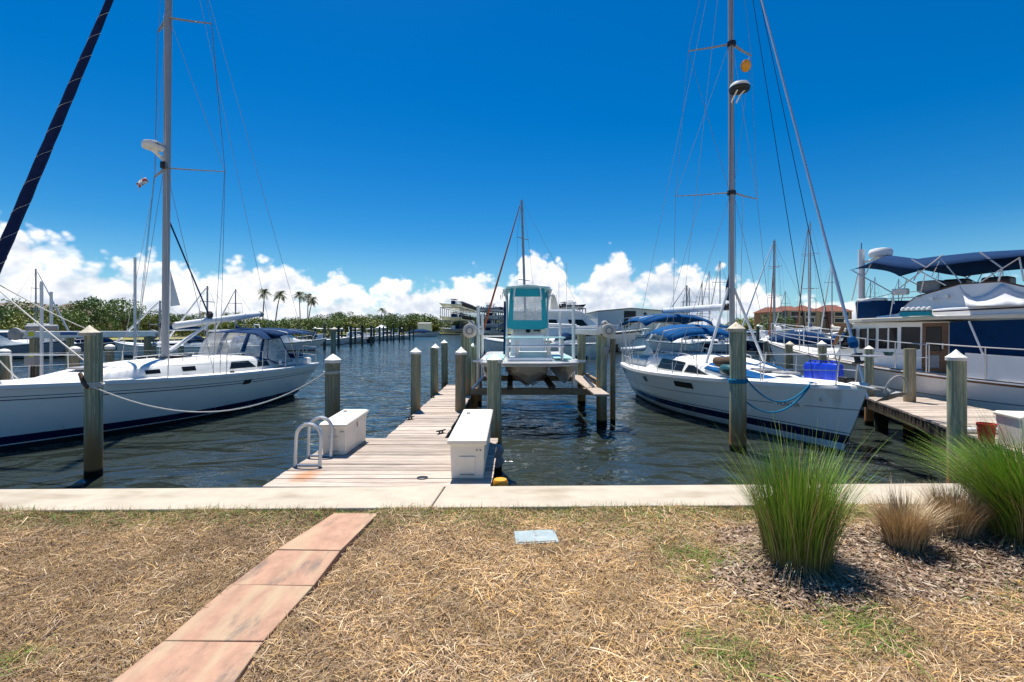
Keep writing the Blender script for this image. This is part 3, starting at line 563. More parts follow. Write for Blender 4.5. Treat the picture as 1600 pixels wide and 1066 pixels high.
# ---- ornamental grass clumps
m_blade = M('grass_blade', (1, 1, 1), 0.55, var=0.1, vs_=20, attr='Col')
def clump(name, label, cx, cyy, n, h, spread, lean, green, base_frac=.25, w=.0024, group='ornamental grass clumps', flop=(0, 0)):
    seg = 7; root = thing(name, label, 'grass clump', (cx, cyy, LZ + float(ground_dz(cx, cyy))), 0, group)
    a = rng.random(n) * 2 * np.pi; r = spread * np.sqrt(rng.random(n)); hh = h * (.55 + .5 * rng.random(n)); hh[rng.random(n) < .08] *= 1.28
    ln = lean * (.1 + .9 * rng.random(n)) * (.4 + .6 * r / spread) + .1 * (rng.random(n) < .1)
    t = np.linspace(0, 1, seg); C = np.zeros((n, seg, 3)); da = a + (rng.random(n) - .5) * .9
    C[:, :, 0] = (np.cos(a) * r)[:, None] + (np.cos(da) * ln * hh)[:, None] * (.35 * t + .65 * t ** 2.2) + flop[0] * (hh * rng.random(n))[:, None] * t ** 2
    C[:, :, 1] = (np.sin(a) * r)[:, None] + (np.sin(da) * ln * hh)[:, None] * (.35 * t + .65 * t ** 2.2) + flop[1] * (hh * rng.random(n))[:, None] * t ** 2
    C[:, :, 2] = hh[:, None] * (t - .36 * ((ln + abs(flop[0])) / 1.0)[:, None] * t ** 2.4)
    S = np.stack([-np.sin(da + 1.2 * (rng.random(n) - .5)), np.cos(da), .2 * (rng.random(n) - .5)], 1); W = np.outer(w * (.6 + .7 * rng.random(n)), np.array([.8, 1, 1, .9, .7, .45, .12]))
    if green:
        lo = np.array((.30, .185, .075)); mid = np.array((.13, .245, .022)); hi = np.array((.25, .42, .05))
    else: lo = np.array((.30, .20, .105)); mid = np.array((.50, .36, .20)); hi = np.array((.66, .50, .31))
    k = np.clip(t / base_frac, 0, 1)[None, :, None]; q = np.clip((t - .4) / .6, 0, 1)[None, :, None]
    Cc = (lo * (1 - k) + mid * k) * (1 - q) + hi * q; Cc = np.repeat(Cc, n, 0) * (.45 + 1.0 * rng.random((n, 1, 1)))
    dead = rng.random(n) < (.12 if green else .5); Cc[dead] = (np.array((.44, .32, .17)) * (.6 + .8 * rng.random((dead.sum(), 1))))[:, None, :]
    ribbons('blades', C, W, S, Cc, m_blade, root)
    n2 = n // 7; a = rng.random(n2) * 6.283; r = spread * (.5 + .6 * rng.random(n2)); L = h * (.10 + .26 * rng.random(n2)); C = np.zeros((n2, seg, 3)); up2 = .25 + .6 * rng.random(n2); kink = rng.random(n2)       # dead blades slumped round the foot
    C[:, :, 0] = (np.cos(a) * r)[:, None] + (np.cos(a + kink - .5) * L)[:, None] * t ** 1.3 * .9; C[:, :, 1] = (np.sin(a) * r)[:, None] + (np.sin(a + kink - .5) * L)[:, None] * t ** 1.3 * .9; C[:, :, 2] = np.maximum((L * up2)[:, None] * (1.9 * t - 1.8 * t ** 2), .004)
    S = np.stack([-np.sin(a), np.cos(a), .3 * (rng.random(n2) - .5)], 1); W = np.outer(w * (.6 + .7 * rng.random(n2)), np.array([1, 1, 1, .9, .7, .45, .12])); Cc = np.array((.46, .34, .18)) * (.4 + .9 * rng.random((n2, 1)))
    ribbons('dead_blades', C, W, S, np.repeat(Cc[:, None, :], seg, 1), m_blade, root); return root
g1 = on_z(1245, 880, LZ)
clump('ornamental_grass', 'big green fountain grass clump by itself in front of the white sailboat bow', g1.x, g1.y, 2300, .86, .215, .50, True)
g2 = on_z(1612, 845, LZ)
clump('ornamental_grass', 'big green fountain grass clump cut by the right edge, beside the brown tufts', g2.x, g2.y, 5200, .95, .28, .66, True, flop=(-.24, 0))
g3 = on_z(1412, 853, LZ); g4 = on_z(1492, 838, LZ)
clump('dry_grass_tuft', 'withered brown grass tuft nearer the lone green clump', g3.x, g3.y, 1500, .43, .13, .75, False, w=.0022)
clump('dry_grass_tuft', 'withered brown grass tuft touching the right hand green clump', g4.x, g4.y, 1500, .43, .14, .75, False, w=.0022)
# pale coral stone half hidden behind the right clump
def rock(label, p, r, mat):
    mb = MB(); prof = [(r * math.sin(w), r * .6 * (1 - math.cos(w)) / 1.0) for w in [math.pi * i / 8 for i in range(9)]]
    mb.lathe(prof, n=12, jit=rnd); mb.v = [(x * (1 + rnd.uniform(-.12, .12)), y * (1 + rnd.uniform(-.12, .12)), z * (1 + rnd.uniform(-.1, .1))) for x, y, z in mb.v]
    return tag(mb.build('rock', mat, loc=p, smooth=60), label, 'rock')
m_rock = M('pale_rock', (0.62, 0.57, 0.50), 0.9, var=.15, vs_=8, bump=.01, bs=30)
rock('pale lumpy rock on the seawall behind the right grass clump', on_z(1470, 730, 0.0) + Vector((0, -.62, -.02)), .13, m_rock)

# ---- utility cover in the lawn
m_cover = M('cover_plastic', (0.29, 0.36, 0.37), 0.6, var=0.12, vs_=8, spot=(0.42, 0.45, 0.43), spot_t=(.5, .7), spot_s=8, bump=.0015, bs=90)
ctr = sum(cov, Vector()) / 4
t = thing('valve_box', 'faded blue grey utility box lid set flush in the dry lawn', 'utility cover', ctr)
MB().plate([p - ctr + Vector((0, 0, -.05)) for p in cov], (0, 0, .062)).build('rim', m_cover, t, bevel=.006)
MB().plate([(p - ctr) * .86 + Vector((0, 0, .0122)) for p in cov], (0, 0, .006)).build('lid', m_cover, t, bevel=.003)
MB().lathe([(0.014, .018), (.014, .0205), (0, .0205)], n=10).build('bolt', m_grey, t)

# ================================================================= MAIN DOCK
dk = thing('wooden_dock', 'weathered grey plank dock with narrow finger leading out from the seawall', 'dock', (-1.45, 5.1, -.4))
DO = Vector((-1.45, 5.1, -.4))
def dock_planks(parent, O, x0f, x1f, y0, y1, pitch=.142, z=0.0, ends=.012, skew=0.0):
    y = y0
    while y < y1 - .05:
        w = pitch - rnd.uniform(.007, .017); yc = y + pitch / 2
        x0 = x0f(yc) + rnd.uniform(-ends, ends); x1 = x1f(yc) + rnd.uniform(-ends, ends); dz = rnd.uniform(-.0035, .0035)
        mb = MB(); t = .038; n = 5; up = []; 
        bow = rnd.uniform(-.003, .003)
        for i in range(n):
            f = i / (n - 1); x = x0 + (x1 - x0) * f; zz = z + dz + bow * math.sin(f * 3.14) + rnd.uniform(-.001, .001); ys = skew * (x - x0)
            e = rnd.uniform(-.0025, .0025)
            up.append([(x, yc - w / 2 + e + ys, zz - t), (x, yc - w / 2 + e + ys, zz), (x, yc + w / 2 + e + ys, zz + rnd.uniform(-.001, .001)), (x, yc + w / 2 + e + ys, zz - t)])
        c = Vector(((x0 + x1) / 2, yc, z)); mb.loft([[Vector(p) - c for p in r] for r in up]); mb.build('plank', m_plank, parent, loc=c - O)
        y += pitch
DY0 = 5.06
dock_planks(dk, DO, lambda y: -2.63, lambda y: -.22, wy(-1.4, DY0), 7.30)
dock_planks(dk, DO, lambda y: -1.93, lambda y: -1.02, 7.305, 14.3)
mb = MB()
for x in (-2.58, -1.45, -.27): mb.box(Vector((x, 6.18, -.16)) - DO, (.05, 2.2, .22))
for x in (-1.88, -1.07): mb.box(Vector((x, 10.8, -.16)) - DO, (.05, 6.9, .22))
for y in (7.26,): mb.box(Vector((-1.42, y, -.15)) - DO, (2.2, .045, .20))
for y in (9.7, 12, 14.2): mb.box(Vector((-1.475, y, -.15)) - DO, (.75, .045, .2))
mb.build('stringers', m_dtim, dk)
def cleat_part(parent, O, x, y, rz=0.0):
    mb = MB(); p = Vector((x, y, 0)) - O; q = Matrix.Rotation(rz, 3, 'Z')
    mb.tube([p + q @ Vector(v) for v in ((-.10, 0, .055), (-.05, 0, .048), (.05, 0, .048), (.10, 0, .055))], [.009, .013, .013, .009], 6)
    for s in (-.03, .03): mb.tube([p + q @ Vector((s, 0, .0)), p + q @ Vector((s, 0, .05))], [.018, .011], 6)
    mb.box(p + Vector((0, 0, .006)), (.12, .05, .012), rz); mb.build('cleat', m_dark, parent)
for (px, py, rz) in ((641, 656, .9), (689, 678, .9), (676, 622, .9), (695, 601, .9)):
    p = on_z(px, py, 0); cleat_part(dk, DO, p.x, p.y, rz)
p = on_z(660, 747, 0) - DO
MB().lathe([(.062, 0), (.062, .006), (.050, .010), (.046, .005), (0, .004)], p, 20).build('deck_light', m_dark, dk, smooth=True)
# boarding ladder hand rails
def arch(x0, x1, y, z1, lean=.04):
    pts = [(x0, y, 0)]; c = (x0 + x1) / 2; r = (x1 - x0) / 2
    for i in range(9):
        w = math.pi * (1 - i / 8); pts.append((c + r * math.cos(w), y + lean, z1 - r + r * math.sin(w)))
    pts.append((x1, y, 0)); return [Vector(p) - DO for p in pts]
rl = MB().tube([Vector((-2.62, 5.79, -.9)) - DO] + arch(-2.62, -2.32, 5.79, .50), .022, 8).tube([Vector((-2.62, 5.79, .012)) - DO, Vector((-2.32, 5.79, .012)) - DO], .012, 6)
rl.build('ladder_rail', m_alu, dk, smooth=True)
rl = MB().tube([Vector((-2.65, 6.23, -.9)) - DO] + arch(-2.65, -2.35, 6.23, .50), .022, 8).tube([Vector((-2.65, 6.23, .012)) - DO, Vector((-2.35, 6.23, .012)) - DO], .012, 6)
rl.build('ladder_rail', m_alu, dk, smooth=True)
for z in (-.25, -.5, -.75): MB().box(Vector((-2.64, 6.01, z)) - DO, (.07, .42, .022)).build('ladder_rung', m_alu, dk)

# dock boxes
def dock_box(label, x0, x1, y0, y1, h, lip, rz, slope=.02):
    c = Vector(((x0 + x1) / 2, (y0 + y1) / 2, 0.001)); t = thing('dock_box', label, 'storage box', c, rz, 'white dock storage boxes')
    w, l = (x1 - x0) / 2, (y1 - y0) / 2; mb = MB(); tp = .90
    def ring(s, z, dx=0): return [(-w * s, -l + (1 - s) * w, z), (w * s, -l + (1 - s) * w, z), (w * s, l - (1 - s) * w, z), (-w * s, l - (1 - s) * w, z)]
    mb.loft([ring(tp, 0.0), ring(.965, h * .93), ring(1, h * .94), ring(1, h)]); mb.build('body', m_box, t, bevel=.012, smooth=30)
    fp = MB().plate([(-w * .42, -l * 1.0 + .022, h * .10), (w * .42, -l + .022, h * .10), (w * .45, -l + .004, h * .62), (-w * .45, -l + .004, h * .62)], (0, -.007, 0)); fp.build('front_panel', m_box, t, bevel=.003)
    hg = MB().tube([(-w * .4, -l + .004, h * .12), (w * .4, -l + .004, h * .12)], .006, 6); hg.build('foot_grip', m_grey, t)
    e = .022; mb = MB()
    def rl_(s, z): return [(-w * s - e, -l * s - e, z - slope), (w * s + e, -l * s - e, z - slope), (w * s + e, l * s + e, z + slope), (-w * s - e, l * s + e, z + slope)]
    mb.loft([rl_(1, h), rl_(1, h + lip), rl_(.90, h + lip + .018), rl_(.88, h + lip + .020)]); mb.build('lid', m_box, t, bevel=.008, smooth=30)
    for s in (.55, .75): MB().lathe([(.008, 0), (.008, .006), (0, .006)], (w * s, -l - .0005, h * .80), 8, axis=(0, -1, 0)).build('screw', m_dark, t)
    MB().box((-w * .55, l * .55, h + lip + .034 + slope * .5), (.05, .03, .012)).build('hasp', m_grey, t)
    mb = MB().box((w + .006, l * .1, h * .86), (.012, .05, .10)); mb.build('latch', m_ss, t); return t
dock_box('long white dock box at the near right corner of the dock', -.69, -.30, 5.29, 7.05, .40, .05, 0.0)
dock_box('small white dock box behind the ladder rails', -2.50, -2.17, 6.30, 7.16, .385, .04, -.02)

# ================================================================= PILINGS
def piling(label, x, y, r, ztop, mat=None, cap='cone', capmat=None, rz=0, group='dock pilings', lean=0.0, zb=-1.6):
    t = thing('piling', label, 'piling', (x, y, WZ), rz, group); mat = mat or m_pile; h = ztop - WZ; lean = lean or rnd.uniform(-.008, .008)
    ch = {'cone': r * rnd.uniform(.82, 1.05), 'dome': r * .6, None: 0}[cap]; top = h - ch; mb = MB(); n = 16; rows = []
    for k in range(11):
        z = zb - WZ + (top - zb + WZ) * k / 10; rr = r * (1.03 - .05 * k / 10); row = []
        for j in range(n):
            w = 2 * math.pi * j / n; q = rr * (1 + rnd.uniform(-.018, .018)); row.append((q * math.cos(w) + lean * z, q * math.sin(w), z))
        rows.append(row)
    mb.loft(rows); mb.build('post', mat, t, smooth=50)
    if cap == 'cone':
        cm = MB().lathe([(r * 1.12, top - r * .42), (r * 1.13, top + .002), (r * 1.06, top + r * .06), (r * .5, top + r * .52), (r * .07, h - .004), (0, h)], (lean * top, 0, 0), 16); o = cm.build('cap', capmat or m_cap, t, smooth=35); o.rotation_euler = (rnd.uniform(-.02, .02), rnd.uniform(-.02, .02), rnd.uniform(0, 6))
    elif cap == 'dome':
        cm = MB().lathe([(r * 1.14, top - r * .7), (r * 1.15, top), (r * .9, top + r * .3), (r * .5, top + r * .5), (0, h)], (lean * top, 0, 0), 16); cm.build('cap', capmat or m_cap, t, smooth=35)
    return t
def pile_px(label, px, tip, d, r, **k):
    p = at(px, tip, d); r *= F / math.hypot(F, px - PX0)     # a post off to the side looks wider in this wide lens
    return piling(label, p.x, p.y, r, p.z, **k)
pile_px('thick green piling standing before the left sailboat, wrapped in rope', 146, 508, 7.83, .160, capmat=m_capold)
pile_px('green piling rising behind the small white dock box', 519, 553, 9.4, .150, mat=m_pile2)
pile_px('left edge piling of the finger dock nearest the seawall', 649, 543, 9.85, .105, mat=m_pile2)
pile_px('left edge piling in the middle of the finger dock', 679, 537, 12.5, .103)
pile_px('left edge piling farthest out on the finger dock', 695, 531, 15.1, .103)
pile_px('dark piling at the right edge of the finger dock before the boat lift', 719, 542, 9.75, .108, mat=m_pile2)
pile_px('green piling between the long dock box and the boat on the lift', 773, 553, 8.1, .122)
pile_px('small capped piling hidden beside the left winch post', 741, 536, 12.7, .09)
pile_px('thick green piling in the water before the right sailboat hull', 1153, 503, 9.5, .168, capmat=m_capold)
pile_px('thick green piling on the right dock above the tall grass', 1495, 546, 7.0, .152)
pile_px('dark square topped piling without cap beside the trawler door', 1421, 545, 11.0, .152, mat=m_pile2, cap=None)
pile_px('capped piling behind the bow rail of the right sailboat', 1358, 540, 12.0, .12)
pile_px('capped piling seen over the blue jerry cans', 1286, 532, 13.6, .125, mat=m_pile2)
pile_px('brown capped piling left of the blue jerry cans', 1233, 533, 15.0, .13, mat=m_pile2, capmat=m_capold)
pile_px('farthest capped piling behind the right sailboat deck', 1198, 529, 18.2, .13, mat=m_pile2)
pile_px('green piling far out behind the tip of the left sailboat stern', 521, 511, 25, .14, capmat=m_capold)
pile_px('brown domed piling at the left frame edge', 6, 545, 14.5, .19, mat=m_pile2, cap='dome')
pile_px('brown domed piling between the winch post and the thick green piling', 117, 541, 15.5, .18, mat=m_pile2, cap='dome')
pile_px('domed piling with white sleeve just right of the thick green piling', 171, 538, 17, .175, mat=m_pile2, cap='dome')
pile_px('brown capped piling left of the left sailboat mast', 239, 534, 20, .155, mat=m_pile2, capmat=m_capold)
pile_px('capped piling by the left sailboat boom vang', 283, 536, 21, .13, capmat=m_pvc)

# yellow pile stub and grey bumper at the dock corner
p = on_z(775, 766, -.05); t = thing('pile_stub', 'short stub with yellow cap beside the dock corner at the seawall', 'bollard', (-.13, 5.34, WZ))
MB().lathe([(.075, -.8), (.075, .62), (0, .62)], n=14).build('post', m_pile2, t); MB().lathe([(.088, .60), (.088, .70), (.07, .735), (0, .74)], n=16).build('cap', m_yel, t, smooth=30)
t = thing('dock_bumper', 'grey rubber bumper hanging on the piling beside the long dock box', 'bumper', (-.24, 7.85, WZ))
for z in (.25, .42): MB().lathe([(.05, -.08), (.095, -.07), (.11, 0), (.095, .07), (.05, .08)], (0, 0, z), 14, axis=(0, -1, 0.05)).build('roller', m_grey, t, smooth=50)
MB().box((0, .09, .33), (.06, .05, .46)).build('bracket', m_dark, t)

# mooring ropes
def rope(name, label, pts, r, mat, cat='rope', extra=None):
    mb = MB().tube(pts, r, 6)
    if extra: extra(mb)
    c = Vector(pts[0]); mb.v = [tuple(Vector(v) - c for v in [v])[0] for v in mb.v]
    return tag(mb.build(name, mat, loc=c, smooth=True), label, cat)
A = Vector((at(146, 600, 7.83).x, 7.83, 0)); B = Vector((at(519, 585, 9.4).x, 9.4, 0))
def coil(c, r, z, turns, mb, rr, lean=.02):
    pts = [(c.x + (r + rr) * math.cos(w), c.y + (r + rr) * math.sin(w), z + lean * w / 6.28) for w in np.linspace(0, 2 * math.pi * turns, 14 * turns + 1)]; mb.tube(pts, rr, 5)
za = at(160, 604, 7.83).z; zb_ = at(507, 583, 9.4).z
rope('mooring_rope', 'white rope sagging low over the water between two green pilings', catenary((A.x + .09, A.y - .10, za), (B.x - .10, B.y - .12, zb_), .56, 22), .013, m_rope,
     extra=lambda mb: (coil(A, .124, za - .02, 3, mb, .013, .028), coil(B, .142, zb_ - .02, 2, mb, .013, .028)))
rope('mooring_rope', 'white bow line slanting down to the thick green piling at left', catenary(at(-40, 420, 9.3), Vector((A.x - .08, A.y + .09, at(130, 575, 7.9).z)), .03, 12), .012, m_rope)
rope('mooring_rope', 'grey rope crossing high from the furled sail to the lift beam', catenary(at(0, 446, 9.4), at(150, 520, 15.2), .05, 12), .012, m_rope)
rope('mooring_rope', 'white rope dropping to the left sailboat foredeck at the frame edge', catenary(at(-30, 530, 9.2), at(30, 594, 9.9), .03, 8), .012, m_rope)
mb = MB().tube([Vector(at(125, 584, 7.78)), Vector(at(130, 596, 7.71)), Vector(at(137, 606, 7.68))], [.03, .036, .03], 7); c = Vector(at(128, 596, 7.66)); mb.v = [tuple(Vector(v) - c) for v in mb.v]
tag(mb.build('chafe_guard', m_brown, loc=c, smooth=True), 'brown leather chafe guard on the rope at the thick left piling', 'chafe guard')

# ================================================================= BOATS
class Hull:
    def __init__(s, L, B, fs, fm, fb, tw=.7, ovb=.8, ovs=.6, zb=-.5, tmax=.42, pb=.75, pm=.30, bowp=2.1):
        s.L, s.B, s.fs, s.fm, s.fb, s.tw, s.ovb, s.ovs, s.zb, s.tmax, s.pb, s.pm, s.bowp = L, B, fs, fm, fb, tw, ovb, ovs, zb, tmax, pb, pm, bowp
    def sheer(s, t):
        a, m, b = s.fs, s.fm, s.fb; return a * (1 - t) * (1 - 2 * t) + 4 * m * t * (1 - t) + b * t * (2 * t - 1)
    def beam(s, t):
        if t < s.tmax: return s.B / 2 * (s.tw + (1 - s.tw) * math.sin(math.pi / 2 * t / s.tmax))
        return s.B / 2 * (1 - ((t - s.tmax) / (1 - s.tmax)) ** s.bowp) + .012
    def pt(s, t, z, side=1, out=0.0):
        S = s.sheer(t); u = max(0, min(1.02, (z - s.zb) / (S - s.zb))); q = max(0, (t - .45) / .55); p = s.pm * (1 - q ** 1.5) + s.pb * q ** 1.5
        x0 = s.ovs * (1 - z / s.fs); x1 = s.L - s.ovb * (1 - z / s.fb); return Vector((x0 + t * (x1 - x0), side * (s.beam(t) * u ** p + out), z))
    def deck(s, t, f, up=0.0, cam=.07): return Vector((t * s.L, f * s.beam(t), s.sheer(t) + .015 + cam * (1 - f * f) + up))
    def build(s, parent, rows, mats, name='hull', n=30):
        """rows: (height function of t, material index used from this row up)"""
        ts = [i / n for i in range(n + 1)]; mb = MB()
        for sd in (1, -1):
            mb.grid([[s.pt(t, r[0](t), sd) for t in ts] for r in rows], mrow=[r[1] for r in rows])
        pts = [s.pt(0, r[0](0), 1) for r in rows]; q = [s.pt(0, r[0](0), -1) for r in rows]
        mb.grid([pts, q], m=rows[len(rows) // 2][1]); return mb.build(name, mats, parent, smooth=35)
    def build_deck(s, parent, mat, name='deck', n=24, t1=1.0, t0=0.0, lip=.05, cam=.07):
        mb = MB(); fs = [-1.015, -.97, -.7, -.35, 0, .35, .7, .97, 1.015]; rows = []
        for i in range(n + 1):
            t = t0 + (t1 - t0) * i / n; row = [Vector((t * s.L, f * s.beam(t), s.sheer(t) + (lip if abs(f) > .9 else 0) + cam * (1 - f * f) + .002)) for f in fs]
            row = [Vector((row[0].x, row[0].y - .005, row[0].z - lip - .03))] + row + [Vector((row[0].x, row[-1].y + .005, row[0].z - lip - .03))]; rows.append(row)
        mb.grid(rows); o = len(mb.v); mb.f.append(tuple(range(len(rows[0])))); mb.m.append(0)
        return mb.build(name, mat, parent, smooth=35)
class Trunk:
    """cabin trunk: stations (x, half width, height) standing on the deck"""
    def __init__(s, H, st): s.H, s.st = H, st
    def at(s, x):
        st = s.st
        for a, b in zip(st[:-1], st[1:]):
            if a[0] <= x <= b[0]: k = (x - a[0]) / (b[0] - a[0]); return a[1] + (b[1] - a[1]) * k, a[2] + (b[2] - a[2]) * k
        q = st[0] if x < st[0][0] else st[-1]; return q[1], q[2]
    def base(s, x): return s.H.sheer(x / s.H.L) + .02
    def side(s, x, f, sd, out=0.0):
        w, h = s.at(x); return Vector((x, sd * (w * (1 - .10 * f) + out), s.base(x) + h * f * .8))
    def top(s, x, f=0): w, h = s.at(x); return Vector((x, f * w, s.base(x) + h * (1.04 - .06 * f * f)))
    def build(s, parent, mat, name='cabin'):
        rings = []
        for x, w, h in s.st:
            z = s.base(x); pr = [(1, -.06), (.97, .28 * h), (.915, .70 * h), (.85, .88 * h), (.70, .97 * h), (.35, 1.02 * h), (0, 1.04 * h)]
            rings.append([Vector((x, w * a, z + b)) for a, b in pr] + [Vector((x, -w * a, z + b)) for a, b in pr[-2::-1]])
        return MB().loft(rings).build(name, mat, parent, smooth=38)
    def window(s, parent, xs, fs, sd, mat=None, name='cabin_window', label=None):
        """xs: bottom x0,x1, top x0,x1"""
        a, b, c, d = xs; rows = []
        for k in range(3):
            g = k / 2; f = fs[0] + (fs[1] - fs[0]) * g; x0, x1 = a + (c - a) * g, b + (d - b) * g; rows.append([s.side(x0 + (x1 - x0) * q / 8, f, sd, .004) for q in range(9)])
        o = MB().grid(rows).build(name, mat or m_glass, parent); sm = o.modifiers.new('thick', 'SOLIDIFY'); sm.thickness = .03; sm.offset = 0; return o
def canopy(name, parent, arcs, mat, k=10, solid=.012, p=2.6):
    """arcs: (x, half width, z at the side, z at the middle)"""
    rows = []
    for x, w, zs, zt in arcs:
        r = []
        for j in range(k + 1):
            f = -1 + 2 * j / k; r.append(Vector((x, w * f, zs + (zt - zs) * (1 - abs(f) ** p))))
        rows.append(r)
    o = MB().grid(rows).build(name, mat, parent, smooth=50); sm = o.modifiers.new('thick', 'SOLIDIFY'); sm.thickness = solid; sm.offset = 0; return o
def bow_tube(mb, x0, w, z0, x1, zt, r=.013, k=10, p=2.6, zs=None):
    zs = zs if zs is not None else zt - .12
    pts = [Vector((x0, -w, z0))] + [Vector((x1, w * (-1 + 2 * j / k), zs + (zt - zs) * (1 - abs(-1 + 2 * j / k) ** p))) for j in range(k + 1)] + [Vector((x0, w, z0))]; mb.tube(pts, r, 6)
def wires(parent, segs, r=.005, name='shroud', mat=None):
    for a, b in segs: MB().tube([a, b], r, 4, caps=False).build(name, mat or m_wire, parent, fix=False)
def rails(parent, H, ts, sd, h=.62, inset=.06, r=.0125):
    tops = []
    for t in ts:
        b = H.deck(t, sd * (1 - inset / max(H.beam(t), .1)), cam=.02); tp = b + Vector((0, sd * .02, h)); tops.append((b, tp)); MB().tube([b, tp], r, 6).build('stanchion', m_ss, parent)
    for f in (1.0, .52):
        MB().tube([b.lerp(tp, f) for b, tp in tops], .005, 4).build('lifeline', m_ss, parent)
    return tops
def radome(parent, c, r, h, lab=None, n=24, mat=None, rim=None):
    o = MB().lathe([(r * .55, -h * .5), (r * .93, -h * .42), (r, -h * .1), (r * .985, h * .12), (r * .86, h * .42), (r * .5, h * .52), (0, h * .54)], c, n).build('radar_dome', mat or m_white, parent, smooth=45)
    if rim: MB().lathe([(r * .5, -h * .53), (r * .95, -h * .45), (r * 1.01, -h * .2), (r * 1.005, -h * .06), (r * .9, -h * .06)], c, n).build('dome_base', rim, o, smooth=45)
    return o
def mast(parent, base, top, chord, thick, mat):
    mb = MB(); rings = []
    for k in range(9):
        f = k / 8; p = base.lerp(top, f); q = 1 - .25 * max(0, f - .6); rings.append([p + Vector((chord / 2 * q * math.cos(w), thick / 2 * q * math.sin(w), 0)) for w in np.linspace(0, 2 * math.pi, 13)[:-1]])
    return mb.loft(rings).build('mast', mat, parent, smooth=60)

# ----------------------------------------------------------------- left sailboat
FL = Frame((-8.55, 18.6), (-10.6, 8.55))
HL = Hull(FL.L, 3.6, 1.08, 1.13, 1.31, tw=.66, ovb=.55, ovs=1.0, tmax=.45, bowp=2.1, pm=.28, pb=.55)
sbL = thing('sailboat', 'white sailboat with navy dodger and navy furled jib moored at left', 'sailboat', FL.o, FL.a)
HL.build(sbL, [(lambda t: -.45, 0), (lambda t: .08, 1), (lambda t: .105, 2), (lambda t: .25 + .02 * t, 3), (lambda t: HL.sheer(t) - .27, 2), (lambda t: HL.sheer(t) - .25, 3), (lambda t: HL.sheer(t) - .20, 2), (lambda t: HL.sheer(t) - .185, 3), (lambda t: HL.sheer(t) - .04, 4), (lambda t: HL.sheer(t), 4)],
         [m_bottom, m_gel, m_navy, m_gel, m_alu])
HL.build_deck(sbL, m_deck)
mL = FL.pix(258, 555, 0); MX = mL.x
TL = Trunk(HL, [(2.1, 1.02, .30), (2.6, 1.18, .46), (3.4, 1.22, .48), (4.6, 1.20, .46), (6.0, 1.08, .40), (7.1, .90, .30), (8.0, .66, .13), (8.4, .5, .02)])
TL.build(sbL, m_deck)
for a, b in ((358, 398), (400, 421)):
    xa, xb = FL.pix(a, 570, 1.15).x, FL.pix(b, 570, 1.15).x
    TL.window(sbL, (xa, xb, xa - .12, xb + (.25 if a == 358 else .12)), (.28, .82), 1); TL.window(sbL, (xa, xb, xa - .12, xb + .2), (.28, .82), -1)
for a, b in ((283, 302), (232, 252)):
    xa, xb = FL.pix(a, 577, 1.0).x, FL.pix(b, 577, 1.0).x; TL.window(sbL, (xa, xb, xa, xb), (.38, .74), 1, name='port_light'); TL.window(sbL, (xa, xb, xa, xb), (.38, .74), -1, name='port_light')
# hull port
xa, xb = FL.pix(383, 592, 1.75).x, FL.pix(395, 592, 1.75).x
for sd in (1, -1):
    P = [HL.pt(x / HL.L, z, sd, .004) for x, z in ((xa, HL.sheer(.3) - .285), (xb, HL.sheer(.3) - .285), (xb, HL.sheer(.3) - .16), (xa, HL.sheer(.3) - .16))]; MB().plate(P, (0, sd * .012, 0)).build('hull_port', m_glass, sbL, bevel=.01)
# hatch, handrail, winch, cleats
c = TL.top(7.4, 0); MB().box(c + Vector((0, 0, .03)), (.55, .55, .05)).build('hatch', m_grey, sbL, bevel=.02)
c = TL.top(5.0, 0); MB().box(c + Vector((0, 0, .03)), (.5, .5, .05)).build('hatch', m_glass, sbL, bevel=.02)
for sd in (1, -1):
    pts = [TL.top(x, sd * .72) + Vector((0, 0, .06)) for x in np.linspace(3.2, 5.6, 7)]; mb = MB().tube(pts, .014, 6)
    for p in pts: mb.tube([p, p - Vector((0, 0, .08))], .012, 5)
    mb.build('handrail', m_ss, sbL)
    b = HL.deck(.49, sd * .62, cam=.02); MB().tube([b, HL.deck(.30, sd * .66, cam=.03)], .02, 4, flat=1.6).build('genoa_track', m_dark, sbL)
    MB().lathe([(.07, 0), (.075, .03), (.05, .06), (.055, .13), (.045, .15), (0, .15)], HL.deck(.23, sd * .8) + Vector((0, 0, .10)), 14).build('winch', m_ss, sbL, smooth=40)
    MB().tube([HL.deck(.36, sd * .9) + Vector((-.12, 0, .09)), HL.deck(.36, sd * .9) + Vector((.12, 0, .09))], .016, 6).build('deck_cleat', m_ss, sbL)
    MB().lathe([(.06, 0), (.06, .05), (.04, .07), (0, .08)], HL.deck(.46, sd * .86) + Vector((0, 0, .0)), 12).build('turning_block', m_dark, sbL)
